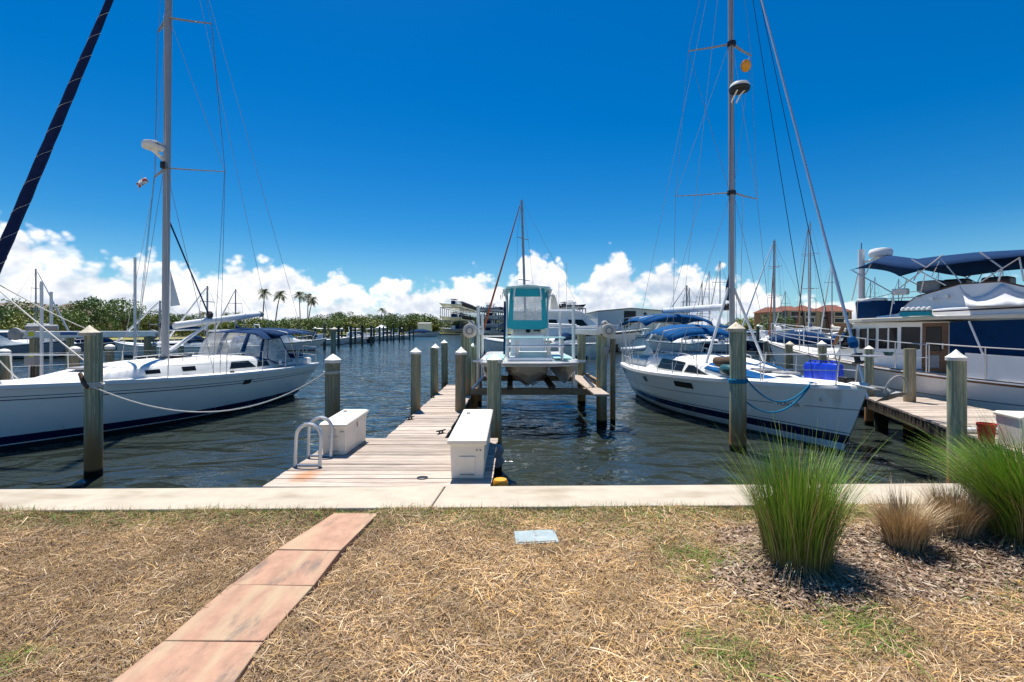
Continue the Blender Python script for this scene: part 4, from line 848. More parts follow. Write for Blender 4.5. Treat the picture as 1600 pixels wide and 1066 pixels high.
# spar and rig
mb_ = TL.top(MX); mb_.z -= .03; mt = Vector((MX - .15, 0, 15.6))
mst = mast(sbL, mb_, mt, .205, .15, m_mast)
MB().box(mb_ + Vector((0, 0, .03)), (.34, .28, .07)).build('mast_collar', m_dark, mst)
def spreader(parent, z, half, sweep, x):
    for sd in (1, -1): MB().tube([Vector((x, sd * .05, z)), Vector((x - sweep * .5, sd * half * .5, z + .03)), Vector((x - sweep, sd * half, z + .07))], [.05, .042, .03], 8, flat=.35, up=(1, 0, 0)).build('spreader', m_mast, parent, smooth=50)
def mz(px, py): return FL.pix(px, py, 0).z
z1, z2 = mz(254, 261), mz(253, 22)
spreader(mst, z1, 1.22, .75, MX - .03); spreader(mst, z2, .92, .55, MX - .08)
for sd in (1, -1):
    ch = HL.deck(MX / HL.L - .035, sd * .80, cam=.02); s1 = Vector((MX - .78, sd * 1.22, z1 + .07)); s2 = Vector((MX - .63, sd * .92, z2 + .07)); ch2 = HL.deck(MX / HL.L - .02, sd * .78, cam=.02)
    wires(sbL, [(ch, s1), (s1, s2), (s2, mt), (s1, Vector((MX - .08, sd * .05, z2))), (ch2, Vector((MX, sd * .05, z1 - .05))), (ch + Vector((.14, -sd * .1, 0)), s1 + Vector((.02, 0, 0))), (s1, s2 + Vector((.03, 0, 0)))], .0065)
    MB().tube([ch, ch.lerp(s1, .07)], .014, 5).build('turnbuckle', m_ss, sbL)
wires(sbL, [(mt, HL.deck(.02, -.55, .9)), (mt, HL.deck(.02, .55, .9))], .006, 'backstay')
wires(sbL, [(Vector((MX + .12, .08, z2)), mb_ + Vector((.2, .35, .05))), (Vector((MX + .14, -.1, z1)), mb_ + Vector((.9, -.4, 0))), (Vector((MX - .75, -.6, z1)), HL.deck(.45, -.6))], .005, 'halyard', m_rope)
g1_ = FL.pix(272, 509, 0); b1 = FL.pix(407, 491, 0); bm = MB(); n = 10; rings = []
for k in range(7):
    f = k / 6; p = g1_.lerp(b1, f); hh = .10 if f < .93 else .07; rings.append([p + Vector((0, .065 * math.cos(w), hh * math.sin(w))) for w in np.linspace(0, 2 * math.pi, n + 1)[:-1]])
boom = bm.loft(rings).build('boom', m_boom, sbL, smooth=50)
bn = MB().lathe([(.10, -.03), (.11, 0), (.09, .08), (0, .09)], b1, 10, axis=(-1, 0, .1)).build('boom_end', m_grey, boom)
MB().tube([mb_ + Vector((-.12, 0, .22)), g1_.lerp(b1, .36) - Vector((0, 0, .08))], [.06, .035], 8).build('boom_vang', m_boom, sbL, smooth=True)
MB().tube([g1_.lerp(b1, .42) - Vector((0, 0, .09)), TL.top(3.7)], .012, 5).build('mainsheet', m_rope, sbL)
MB().tube([Vector((MX - .08, 0, mz(262, 340))), g1_.lerp(b1, .36) + Vector((0, -.02, .16))], .022, 6).build('topping_lift', m_navcv, sbL)
MB().lathe([(.03, -.1), (.09, -.05), (.1, .05), (.05, .12), (0, .13)], g1_.lerp(b1, .36) + Vector((0, 0, .17)), 10).build('block', m_dark, sbL)
P = [FL.pix(266, 424, 0), FL.pix(281, 477, 0), FL.pix(266, 479, 0)]
m_sail = M('sail_cloth', (.72, .72, .70), .7, var=.05, bump=.002, bs=8)
MB().plate(P, (0, .012, 0)).build('sail_clew', m_sail, sbL)
# radar, deck light, flag
rc = FL.pix(235, 226, .0) + Vector((.0, .0, .0)); rd_ = radome(sbL, Vector((MX + .36, 0, mz(240, 228))), .26, .20)
MB().tube([Vector((MX + .04, 0, mz(250, 248))), Vector((MX + .2, 0, mz(250, 243))), Vector((MX + .36, 0, mz(250, 236)))], [.05, .045, .09], 8).build('radar_bracket', m_white, rd_, smooth=True)
MB().tube([Vector((MX + .10, .06, mz(250, 258) - .07)), Vector((MX + .10, .06, mz(250, 258) + .09))], .085, 10).build('deck_lamp', m_dark, sbL, smooth=50)
text_mesh('radar_lettering', 'Raymarine', .075, m_dark, rd_, Matrix.Translation((MX + .36, .257, mz(240, 228) + .0)) @ Matrix.Rotation(math.pi, 4, 'Z') @ Matrix.Rotation(R(90), 4, 'X'))
# furled jib on its stay
fa = HL.deck(.965, 0, .25); fa = Vector((FL.L - .40, 0, 1.45)); 
pts = []; rad = []
for k in range(41):
    f = k / 40; p = fa.lerp(mt, .06 + .92 * f); pts.append(p); rad.append((.085 + .035 * math.sin(math.pi * min(1, f * 1.3)) ** .7) * (1 - .6 * f) * (1 + .05 * math.sin(k * 2.3)) if 0 < k < 40 else .03)
fj = MB().tube(pts, rad, 10).build('furled_jib', m_sun, sbL, smooth=60)
for hand in (1,):
    sp_ = []
    for k in range(300):
        f = k / 299; p = fa.lerp(mt, .06 + .9 * f); w = k * .42; rr = (.085 + .035 * math.sin(math.pi * min(1, f * 1.3)) ** .7) * (1 - .6 * f) * 1.05
        if math.cos(w) > -2: sp_.append(p + Vector((.3 * rr * math.cos(w), rr * math.sin(w), 0)) + Vector((rr * math.cos(w), 0, .0)) * .7)
    MB().tube(sp_, .004, 4).build('sail_lashing', m_rope, fj)
MB().lathe([(.05, -.10), (.11, -.09), (.11, -.06), (.06, -.05), (.06, .05), (.11, .06), (.11, .09), (.04, .1)], fa.lerp(mt, .045), 14, axis=mt - fa).build('furling_drum', m_dark, fj)
MB().tube([fa.lerp(mt, -.03), fa.lerp(mt, .05)], .02, 6).build('stay_fitting', m_ss, fj)
MB().lathe([(.05, 0), (.05, .03), (.03, .05), (0, .05)], fa.lerp(mt, .115) + Vector((0, .095, 0)), 12, axis=(0, 1, .1)).build('sail_badge', m_teald, fj)
# rails, pulpit, pushpit
for sd in (1, -1): rails(sbL, HL, [.16, .24, .36, .50, .655, .80], sd)
mb = MB()
for sd in (1, -1):
    a = HL.deck(.80, sd * .92, cam=.02); b = HL.deck(.91, sd * .86, cam=.02); n_ = Vector((FL.L + .12, sd * .10, 1.88))
    mb.tube([a + Vector((0, 0, 0)), a + Vector((.06, 0, .62)), b + Vector((.05, 0, .62)), n_], .0135, 6); mb.tube([b, b + Vector((.25, sd * -.05, .62))], .0135, 6)
mb.tube([Vector((FL.L + .12, -.10, 1.88)), Vector((FL.L + .18, 0, 1.88)), Vector((FL.L + .12, .10, 1.88))], .0135, 6); mb.build('pulpit', m_ss, sbL, smooth=50)
mb = MB()
for sd in (1, -1):
    q = [HL.deck(t, sd * .93, cam=.02) for t in (.16, .09, .01)]; q2 = HL.deck(.005, sd * .45)
    for b in q + [q2]: mb.tube([b, b + Vector((0, 0, .64))], .0135, 6)
    mb.tube([b + Vector((0, 0, .64)) for b in q + [q2]], .0135, 6); mb.tube([b + Vector((0, 0, .34)) for b in q + [q2]], .011, 6)
mb.build('pushpit', m_ss, sbL, smooth=50)
MB().box((.0, 0, .78), (.5, 1.6, .06)).build('swim_platform', m_teak, sbL, bevel=.02)
# cockpit coaming, wheel, seat
mb = MB()
for sd in (1, -1): mb.box(HL.deck(.15, sd * .62) + Vector((0, 0, .10)), (2.6, .25, .22))
mb.build('coaming', m_deck, sbL, bevel=.06); MB().box(HL.deck(.05, .0) + Vector((0, 0, .18)), (.45, 1.5, .32)).build('stern_seat', m_navcv, sbL, bevel=.05)
MB().lathe([(.42, -.012), (.45, 0), (.42, .012)], HL.deck(.12, 0) + Vector((0, 0, .55)), 20, axis=(1, 0, .2)).build('steering_wheel', m_ss, sbL)
MB().box(HL.deck(.13, 0) + Vector((.0, 0, .35)), (.22, .3, .7)).build('pedestal', m_white, sbL, bevel=.04)
# dodger: canvas hood with clear panels
def dodger(parent, H, st, mat, k=24, splits=(2, 7, 9, 15, 17, 22), rows_win=(0, 1)):
    """st: ring list from the windscreen foot to the rear edge: (x, halfwidth, zbase, ztop)"""
    rings = []
    for x, w, zb, zt, swp in st:
        r = []
        for j in range(k + 1):
            th = math.pi * j / k; cx_, sx = math.cos(th), math.sin(th); y = w * math.copysign(abs(cx_) ** .62, cx_); z = zb + (zt - zb) * sx ** .55; r.append(Vector((x - swp * (1 - sx), y, z)))
        rings.append(r)
    return rings
zc = TL.base(3.5); top_ = FL.pix(400, 517, .3).z
X0 = FL.pix(331, 549, 0).x; Xr = FL.pix(428, 545, 1.1).x
ztr = TL.top(X0).z - .02
ringA = []; ringB = []; ringC = []; K = 28
for j in range(K + 1):
    th = math.pi * j / K; cx_, sx = math.cos(th), math.sin(th); y = math.copysign(abs(cx_) ** .55, cx_)
    ringA.append(Vector((X0 - .95 * abs(y) ** 3, 1.20 * y, ztr - .18 * abs(y) ** 4)))
    ringB.append(Vector((X0 - .50 - .62 * abs(y) ** 3, 1.10 * y, top_ - .06 - .22 * abs(y) ** 5)))
ringM = [a.lerp(b, .5) + Vector((.05, 0, 0)) + Vector((0, .04 * np.sign(a.y), .02)) for a, b in zip(ringA, ringB)]
vin = [(1, 4), (5, 9), (10, 18), (19, 23), (24, 27)]
for a, b in vin:
    MB().grid([ringA[a:b + 1], ringM[a:b + 1], ringB[a:b + 1]]).build('dodger_window', m_vinyl, sbL, smooth=60)
def strip(idx, rows):
    return [[r[i] for i in idx] for r in rows]
mbd = MB(); edges = [0, 1, 4, 5, 9, 10, 18, 19, 23, 24, 27, 28]
for a, b in zip(edges[0::2], edges[1::2]): mbd.grid([ringA[a:b + 1], ringM[a:b + 1], ringB[a:b + 1]])
roof = [ringB]
for q, (dx, dz, ws) in enumerate(((-.25, .05, 1.0), (-.8, .09, .99), (-1.15, .05, .98))):
    roof.append([Vector((p.x * 0 + (X0 - .50) + dx - .15 * abs(p.y / 1.1) ** 3, p.y * ws, p.z + dz * (1 - abs(p.y / 1.15) ** 4))) for p in ringB])
mbd.grid(roof); hem = [p - Vector((0, .0, .06)) + Vector((.03, 0, 0)) for p in ringA]; mbd.grid([hem, [p + Vector((.015, 0, .03)) for p in ringA]])
dg = mbd.build('dodger', m_navcv, sbL, smooth=50); sm = dg.modifiers.new('thick', 'SOLIDIFY'); sm.thickness = .015
for sd in (1, -1):
    P = [Vector((X0 - .98, sd * 1.20, ztr - .16)), Vector((X0 - 1.15, sd * 1.10, top_ - .28)), Vector((X0 - 1.72, sd * 1.08, top_ - .22)), Vector((X0 - 2.15, sd * 1.22, ztr - .30)), Vector((X0 - 1.4, sd * 1.24, ztr - .34))]
    MB().plate(P, (0, sd * .008, 0)).build('side_curtain', m_vinyl, sbL)
    mb = MB().tube([P[1], P[2], P[3], P[4], P[0]], .022, 6); mb.build('curtain_binding', m_navcv, sbL)
# bimini over the cockpit
bz = FL.pix(440, 514, 0).z; x0b = X0 - 1.55; x1b = .35
canopy('bimini', sbL, [(x0b + .25, 1.28, bz - .30, bz - .03), (x0b, 1.35, bz - .22, bz), (x0b - .7, 1.38, bz - .18, bz + .03), ((x0b + x1b) / 2, 1.38, bz - .2, bz + .03), (x1b + .6, 1.36, bz - .2, bz + .02), (x1b, 1.32, bz - .24, bz - .02), (x1b - .12, 1.28, bz - .32, bz - .10)], m_navcv)
mb = MB()
for xt in (x0b - .1, (x0b + x1b) / 2, x1b + .15): bow_tube(mb, 1.35 if xt < 1 else 1.6, 1.40, 1.25, xt, bz - .005, .014)
mb.build('bimini_frame', m_ss, sbL, smooth=50)
MB().box((FL.L - .75, -.2, HL.sheer(.93) + .10), (.3, .22, .14)).build('windlass', m_grey, sbL, bevel=.04)
# small flag hanging from the shroud
ft = thing('pennant', 'small white and red burgee hanging under the left sailboat spreader', 'flag', FL.o, FL.a)
p = FL.pix(221, 286, -.9); rows = []
for i in range(5):
    f = i / 4; rows.append([p + Vector((.07 - .28 * f + .02 * math.sin(5 * f), .02 * math.sin(6 * f), .26 * f - .17)), p + Vector((.07 - .28 * f + .11, .03 * math.sin(6 * f + 1), .26 * f + .10 - .17))])
m_flag = M('flag_cloth', (.75, .72, .70), .8, spot=(.45, .06, .05), spot_t=(.52, .58), spot_s=6)
o = MB().grid(rows).build('cloth', m_flag, ft, smooth=True); sm = o.modifiers.new('thick', 'SOLIDIFY'); sm.thickness = .004
MB().tube([p + Vector((.09, 0, -.3)), p + Vector((-.02, 0, .3))], .004, 4).build('halyard', m_rope, ft)

# ----------------------------------------------------------------- right sailboat
FR = Frame((5.35, 18.3), (6.52, 8.78))
HR = Hull(FR.L, 3.55, 1.10, 1.12, 1.30, tw=.70, ovb=.58, ovs=.45, tmax=.36, bowp=1.75, pm=.34, pb=.62)
sbR = thing('sailboat', 'white sailboat with bright blue bimini and jerry cans on deck, bow towards the seawall', 'sailboat', FR.o, FR.a)
HR.build(sbR, [(lambda t: -.45, 0), (lambda t: .05, 1), (lambda t: .19, 2), (lambda t: .36, 1), (lambda t: .40, 2), (lambda t: .415, 1), (lambda t: HR.sheer(t) - .42, 3), (lambda t: HR.sheer(t) - .40, 1), (lambda t: HR.sheer(t) - .03, 3), (lambda t: HR.sheer(t), 3)], [m_teal_bottom, m_gel, m_navy, m_grey])
HR.build_deck(sbR, m_deck, cam=.12)
MRX = FR.pix(1144, 556, 0).x
TR = Trunk(HR, [(1.9, 1.10, .30), (2.3, 1.22, .52), (3.4, 1.26, .54), (4.4, 1.22, .50), (5.4, 1.08, .38), (6.3, .88, .26), (7.2, .62, .12), (7.8, .45, .02)])
TR.build(sbR, m_deck)
for sd in (-1, 1):
    for a, b, k, j in ((1029, 1063, .18, .05), (1066, 1094, .12, -.62)):
        xa, xb = FR.pix(a, 568, -1.2).x, FR.pix(b, 568, -1.2).x; TR.window(sbR, (xa, xb, xa + k, xb + j), (.22, .92 if a == 1029 else .80), sd)
    for (a, b, y_) in ((1044, 1066, 602), (1004, 1011, 592)):
        xa, xb = FR.pix(a, y_, -1.75).x, FR.pix(b, y_, -1.7).x; zc_ = FR.pix((a + b) / 2, y_, -1.72).z; hh = .075
        P = [HR.pt(x / HR.L, z, sd, .003) for x, z in ((xa, zc_ - hh), (xb, zc_ - hh), (xb, zc_ + hh), (xa, zc_ + hh))]; MB().plate(P, (0, sd * .012, 0)).build('hull_port', m_glass, sbR, bevel=.012)
    P = [HR.pt(x / HR.L, z, sd, .003) for x, z in ((.35, .78), (.55, .80), (.50, .98), (.30, .96))]; MB().plate(P, (0, sd * .01, 0)).build('vent', m_dark, sbR)
    MB().lathe([(.045, 0), (.045, .012), (0, .012)], HR.pt(.93, 1.02, sd, .0), 12, axis=(0, sd, 0)).build('skin_fitting', m_ss, sbR)
    MB().lathe([(.02, 0), (.02, .012), (0, .012)], HR.pt(.74, 1.02, sd, .0), 10, axis=(0, sd, 0)).build('skin_fitting', m_dark, sbR)
    pts = [TR.top(x, sd * .74) + Vector((0, 0, .06)) for x in np.linspace(2.8, 4.8, 6)]; mb = MB().tube(pts, .014, 6)
    for p in pts: mb.tube([p, p - Vector((0, 0, .08))], .012, 5)
    mb.build('handrail', m_ss, sbR)
    MB().lathe([(.07, 0), (.075, .03), (.05, .06), (.055, .13), (.045, .15), (0, .15)], TR.top(2.5, sd * .7), 14).build('winch', m_ss, sbR, smooth=40)
# lettering on the bow
pa, pb_ = HR.pt(.855, HR.sheer(.855) - .415, -1, .006), HR.pt(.885, HR.sheer(.885) - .415, -1, .006); up_ = (HR.pt(.87, HR.sheer(.87) - .30, -1, .006) - HR.pt(.87, HR.sheer(.87) - .5, -1, .006)).normalized()
xx = (pb_ - pa).normalized(); nn = xx.cross(up_).normalized(); up_ = nn.cross(xx); c = (pa + pb_) / 2
m_letter = M('lettering_grey', (.10, .10, .11), .5)
mt4 = Matrix(((xx.x, up_.x, nn.x, c.x), (xx.y, up_.y, nn.y, c.y), (xx.z, up_.z, nn.z, c.z), (0, 0, 0, 1)))
MB().box((0, 0, .004), (.66, .10, .006), M4=mt4).build('name_panel', m_gel, sbR)
text_mesh('hull_lettering', 'HUNTER', .125, m_letter, sbR, mt4 @ Matrix.Translation((0, 0, .009)))
# windscreen cover, hatches
xa, xb = FR.pix(1094, 565, -1.1).x, FR.pix(1214, 565, -.9).x; xm = (xa + xb) / 2
for sd in (-1, 1):
    rows = []
    for k in range(9):
        x = xa + (xb - xa) * k / 8; q = math.sin(math.pi * min(1, .12 + .8 * k / 8)) ; rows.append([TR.side(x, .98 - .62 * q, sd, .03), TR.side(x, .8, sd, .045), TR.side(x, 1.12, sd, .01) + Vector((0, -sd * .10, .03)), TR.top(x, sd * .62) + Vector((0, 0, .03))])
    o = MB().grid(rows).build('windscreen_cover', m_blucv, sbR, smooth=True); sm = o.modifiers.new('thick', 'SOLIDIFY'); sm.thickness = .02
for x, w in ((6.7, .5), (7.4, .42), (3.0, .45)):
    c = TR.top(x) if x < 7 else HR.deck(x / HR.L, 0, cam=.12) + Vector((0, 0, .05)); MB().box(c + Vector((0, 0, .03)), (w, w, .05)).build('hatch', m_grey, sbR, bevel=.02)
# rig
def mzr(py): return FR.pix(1140, py, 0).z
rb = TR.top(MRX) - Vector((0, 0, .03)); rt = Vector((MRX - .1, 0, 15.2)); rm = mast(sbR, rb, rt, .19, .13, m_mast)
w1, w2 = mzr(303), mzr(72)
spreader(rm, w1, 1.25, .75, MRX - .02); spreader(rm, w2, .95, .55, MRX - .05)
for z in (w1, w2): MB().lathe([(.09, -.06), (.115, -.05), (.115, .05), (.09, .06)], (MRX - .03, 0, z), 12).build('spreader_bracket', m_dark, rm)
for sd in (1, -1):
    ch = HR.deck(MRX / HR.L - .04, sd * .93, cam=.02); s1 = Vector((MRX - .77, sd * 1.25, w1 + .07)); s2 = Vector((MRX - .6, sd * .95, w2 + .07)); far_ = HR.deck(.02, sd * .7)
    wires(sbR, [(ch, s1), (s1, s2), (s2, rt), (s1, Vector((MRX - .06, sd * .05, w2))), (s2, Vector((MRX - .03, sd * .05, w1))), (ch, Vector((MRX, sd * .05, w1 - .05))), (far_, Vector((MRX - .1, 0, 14.6))), (s1 * .5 + Vector((MRX - .2, 0, w1)) * .5, HR.deck(.35, sd * .8))], .0055)
    MB().tube([ch, ch.lerp(s1, .07)], .013, 5).build('turnbuckle', m_ss, sbR)
    mb = MB().tube([rb + Vector((-.05, sd * .08, 2.0)), HR.deck(MRX / HR.L + .02, sd * .62)], .035, 8); mb.build('mast_strut', m_boom, sbR, smooth=True)
wires(sbR, [(Vector((MRX + .12, -.06, w2 + 2)), rb + Vector((.1, -.2, .2))), (Vector((MRX - .12, .09, w2 + 1)), rb + Vector((-.1, .2, .2)))], .006, 'halyard', m_nrope)
# forestay with the furled light sail, and the dark line beside it
ra = Vector((FR.L - .10, 0, 1.40)); top_f = Vector((MRX + .05, 0, 14.2))
fr = MB().tube([ra.lerp(top_f, f) for f in np.linspace(.05, .98, 12)], [.026, .033] + [.027] * 9 + [.016], 8).build('furled_sail', m_alu, sbR, smooth=50)
MB().lathe([(.05, -.10), (.10, -.09), (.10, -.06), (.05, -.05), (.05, .05), (.10, .06), (.10, .09), (.04, .1)], ra.lerp(top_f, .035), 14, axis=top_f - ra).build('furling_drum', m_dark, fr)
MB().lathe([(.03, -.10), (.075, -.08), (.085, 0), (.07, .10), (.04, .12)], ra.lerp(top_f, .058), 12, axis=top_f - ra).build('drum_cover', m_blucv, fr)
MB().tube([ra.lerp(top_f, -.02), ra.lerp(top_f, .05)], .022, 6).build('stay_fitting', m_ss, fr)
wires(sbR, [(HR.deck(.83, .3), top_f + Vector((-.02, .05, .3))), (HR.deck(.93, .12), top_f + Vector((0, 0, .6)))], .007, 'spinnaker_line', m_nrope)
bg_, be_ = FR.pix(1133, 480, 0), FR.pix(1030, 478, 0); be_ = bg_ + Vector((-3.9, 0, .05)); rings = []
for k in range(7):
    f = k / 6; p = bg_.lerp(be_, f); rings.append([p + Vector((0, .075 * math.cos(w), .10 * math.sin(w))) for w in np.linspace(0, 2 * math.pi, 11)[:-1]])
boomr = MB().loft(rings).build('boom', m_boom, sbR, smooth=50)
MB().lathe([(.06, -.1), (.1, -.06), (.1, .06), (.06, .1)], bg_ + Vector((.07, 0, 0)), 10, axis=(1, 0, 0)).build('gooseneck', m_dark, boomr)
MB().lathe([(.09, -.03), (.1, 0), (.08, .06), (0, .07)], be_, 10, axis=(-1, 0, 0)).build('boom_end', m_grey, boomr)
MB().plate([FR.pix(1139, 428, 0), FR.pix(1138, 470, 0), FR.pix(1133, 469, 0), FR.pix(1134, 446, 0)], (0, .10, 0)).build('luff_cover', m_navcv, rm)
rdr = radome(rm, Vector((MRX + .34, -.0, mzr(150))), .26, .20, mat=m_white, rim=m_dark)
mb = MB()
for s in (-.07, .07): mb.tube([Vector((MRX + .08, s, mzr(166))), Vector((MRX + .22, s, mzr(160) + .02)), Vector((MRX + .42, s * 1.5, mzr(155)))], .022, 5)
mb.build('radar_bracket', m_white, rm)
# canopies aft
zA = FR.pix(1085, 490, 0).z
canopy('bimini', sbR, [(-.25, 1.20, zA - .38, zA - .20), (.0, 1.28, zA - .30, zA - .06), (.7, 1.32, zA - .22, zA + .03), (1.5, 1.32, zA - .2, zA + .05), (2.0, 1.26, zA - .24, zA), (2.25, 1.2, zA - .40, zA - .10)], m_blucv)
zD = FR.pix(1100, 509, 0).z
canopy('dodger', sbR, [(2.25, 1.25, zD - .42, zD - .05), (2.6, 1.28, zD - .26, zD + .05), (3.2, 1.26, zD - .25, zD + .03), (3.75, 1.18, zD - .36, zD - .10), (3.95, 1.12, zD - .50, zD - .26)], m_blucv)
mb = MB()
for xt in (.1, 1.0, 2.0): bow_tube(mb, 1.05, 1.30, 1.3, xt, zA + .0, .014)
mb.build('bimini_frame', m_ss, sbR, smooth=50); mb = MB()
for xt in (2.5, 3.7): bow_tube(mb, 3.0, 1.24, 1.5, xt, zD - .05, .013)
mb.build('dodger_frame', m_ss, sbR, smooth=50)
for sd in (1, -1): MB().box(HR.deck(.11, sd * .66) + Vector((0, 0, .12)), (1.9, .30, .26)).build('coaming', m_deck, sbR, bevel=.06)
MB().box(HR.deck(.04, 0) + Vector((0, 0, .14)), (.4, 1.7, .24)).build('stern_seat', m_deck, sbR, bevel=.05)
# stern arch
mb = MB(); bow_tube(mb, -.05, 1.18, 1.1, .05, FR.pix(990, 505, 0).z, .024, p=6, zs=FR.pix(990, 505, 0).z - .14); bow_tube(mb, .35, 1.18, 1.1, .30, FR.pix(990, 505, 0).z, .024, p=6, zs=FR.pix(990, 505, 0).z - .14)
mb.build('stern_arch', m_ss, sbR, smooth=50)
for sd in (1, -1):
    mb = MB(); q = [HR.deck(t, sd * .93, cam=.02) for t in (.16, .08, .02)]
    for b in q: mb.tube([b, b + Vector((0, 0, .62))], .013, 6)
    for z in (.62, .32): mb.tube([b + Vector((0, 0, z)) for b in q], .012, 6)
    mb.build('pushpit', m_ss, sbR, smooth=50)
for sd in (1, -1): rails(sbR, HR, [.16, .235, .30, .445, .62, .80], sd, h=.60)
mb = MB()
for sd in (1, -1):
    a = HR.deck(.80, sd * .88, cam=.02); b = HR.deck(.945, sd * .75, cam=.02); n_ = Vector((FR.L + .22, sd * .16, 1.92))
    mb.tube([a + Vector((0, 0, .62)), b + Vector((.05, 0, .62)), n_], .014, 6); mb.tube([a, a + Vector((.08, 0, .62))], .014, 6); mb.tube([b, b + Vector((.1, 0, .62))], .014, 6)
    mb.tube([a + Vector((0, 0, .31)), b + Vector((.04, 0, .31))], .011, 6)
mb.tube([Vector((FR.L + .22, -.16, 1.92)), Vector((FR.L + .28, 0, 1.92)), Vector((FR.L + .22, .16, 1.92))], .014, 6); mb.build('pulpit', m_ss, sbR, smooth=50)
# anchor on the bow roller
mb = MB(); mb.plate([(FR.L - .35, -.10, 1.35), (FR.L + .18, -.08, 1.31), (FR.L + .18, .08, 1.31), (FR.L - .35, .10, 1.35)], (0, 0, .04)); mb.build('bow_roller', m_ss, sbR, bevel=.01)
an = MB(); o_ = Vector((FR.L + .05, 0, 1.36))
an.tube([o_, o_ + Vector((.30, 0, .0)), o_ + Vector((.50, 0, -.10))], [.03, .03, .03], 6, flat=.5)
an.add([o_ + Vector(v) for v in ((.08, 0, -.26), (.55, -.17, -.06), (.62, 0, -.02), (.55, .17, -.06), (.34, 0, -.20), (.50, 0, -.02))], [(0, 1, 4), (0, 4, 3), (1, 2, 4), (2, 3, 4), (0, 5, 1), (0, 3, 5), (1, 5, 2), (5, 3, 2)])
an.tube([o_ + Vector((.50 + .05 * math.sin(w), .22 * math.cos(w), -.05 + .30 * math.sin(w))) for w in np.linspace(0, math.pi, 12)], .016, 6)
an.build('anchor', m_grey, sbR)
MB().box((FR.L - .5, 0, HR.sheer(.95) + .13), (.22, .2, .16)).build('windlass', m_dark, sbR, bevel=.03)
for sd in (1, -1):
    b = HR.deck(.905, sd * .86); MB().tube([b + Vector((-.11, 0, .05)), b + Vector((.11, 0, .05))], .015, 6).tube([b, b + Vector((0, 0, .05))], .02, 6).build('deck_cleat', m_ss, sbR)
# yellow radar reflector / lifesling hanging under the upper spreader
c = FR.pix(1165, 103, .75); W_ = lambda p: Vector((FR.o.x + FR.u.x * p.x + FR.n.x * p.y, FR.o.y + FR.u.y * p.x + FR.n.y * p.y, FR.o.z + p.z))
t = thing('lantern_float', 'yellow and orange drum hanging below the right sailboat upper spreader', 'marker float', W_(c))
MB().lathe([(0, -.09), (.09, -.08), (.15, -.03), (.16, .03), (.10, .08), (0, .09)], (0, 0, 0), 16, axis=(.25, -.8, -.25)).build('drum', m_yel, t, smooth=40)
MB().lathe([(.155, -.02), (.168, 0), (.155, .025)], (0, 0, 0), 16, axis=(.25, -.8, -.25)).build('band', m_orange, t)
MB().tube([(0, 0, .1), Vector(W_(Vector((MRX - .6, .95, w2 + .07)))) - W_(c)], .005, 4).build('lanyard', m_rope, t)
# things on the deck
dz = HR.sheer(.82) + .14
jk = None
for i in range(5):
    p = W_(FR.pix(1304 - i * 8.8, 592 - i * 2.6, .36 + .02 * i)); p.z = WZ + HR.sheer((FR.pix(1302 - i * 8.2, 590, .3).x) / HR.L) + .095
    if jk is None:
        jk = thing('jerry_can', 'blue jerry can, nearest the bow of the row on the right sailboat', 'jerry can', p, FR.a + R(90) + R(12), 'blue jerry cans on the foredeck'); w, d, h = .165, .30, .35
        def rg(s, z, sy=1): return [(-w / 2 * s, -d / 2 * s * sy, z), (w / 2 * s, -d / 2 * s * sy, z), (w / 2 * s, d / 2 * s * sy, z), (-w / 2 * s, d / 2 * s * sy, z)]
        MB().loft([rg(.94, 0), rg(1, .02), rg(1, .27), rg(.80, h)]).build('body', m_jerry, jk, bevel=.018, smooth=30)
        MB().tube([(0, -.09, h - .01), (0, -.06, h + .045), (0, .05, h + .045), (0, .08, h - .01)], .015, 6).build('handle', m_jerry, jk, smooth=50)
        MB().lathe([(.028, 0), (.028, .035), (0, .04)], (0, .115, h - .045), 10, axis=(0, .4, 1)).build('spout_cap', m_jerry, jk)
        MB().box((-w / 2 - .0, 0, .15), (.012, .03, .22)).build('ridge', m_jerry, jk)
    else:
        copy_tree(jk, p, FR.a + R(90) + R(12) + rnd.uniform(-.05, .05), 'blue jerry can, %s from the bow end of the row on the right sailboat' % ('second', 'third', 'fourth', 'last')[i - 1])
p = FR.pix(1138, 578, -1.15); c = W_(p)
MB().lathe([(0, -.28), (.07, -.27), (.115, -.2), (.125, 0), (.115, .2), (.07, .27), (0, .28)], (0, 0, 0), 14, axis=Vector((FR.u.x, FR.u.y, 0))).build('fender', m_fend, None, smooth=50, loc=c)
tag(bpy.data.objects['fender'], 'dark teal fender lying on the right sailboat side deck behind the thick piling', 'fender')
p = FR.pix(1134, 566, -.95); c = W_(p); mb = MB().tube([Vector((FR.u.x, FR.u.y, 0)) * s + Vector((0, 0, .02 * math.sin(9 * s))) for s in np.linspace(-.45, .45, 7)], [.09, .13, .14, .125, .14, .12, .07], 10)
tag(mb.build('rolled_tarp', m_brown, None, smooth=60, loc=c), 'brown rolled tarp above the teal fender on the right sailboat', 'tarp')
# blue mooring lines from piling to bow cleat
PC = at(1153, 600, 9.5); k_ = W_(HR.deck(.905, -.88) + Vector((0, 0, .06)))
rope('mooring_rope', 'blue rope looping from the thick right piling to the bow cleat, upper of two', catenary((PC.x + .11, PC.y - .12, at(1163, 592, 9.4).z), k_, .42, 16), .016, m_brope)
rope('mooring_rope', 'blue rope sagging lower from the thick right piling to the bow cleat', catenary((PC.x + .11, PC.y - .12, at(1163, 628, 9.4).z), k_ + Vector((.02, 0, 0)), .38, 16), .016, m_brope,
     extra=lambda mb: coil(PC, .157, at(1150, 600, 9.4).z, 3, mb, .014, .03))

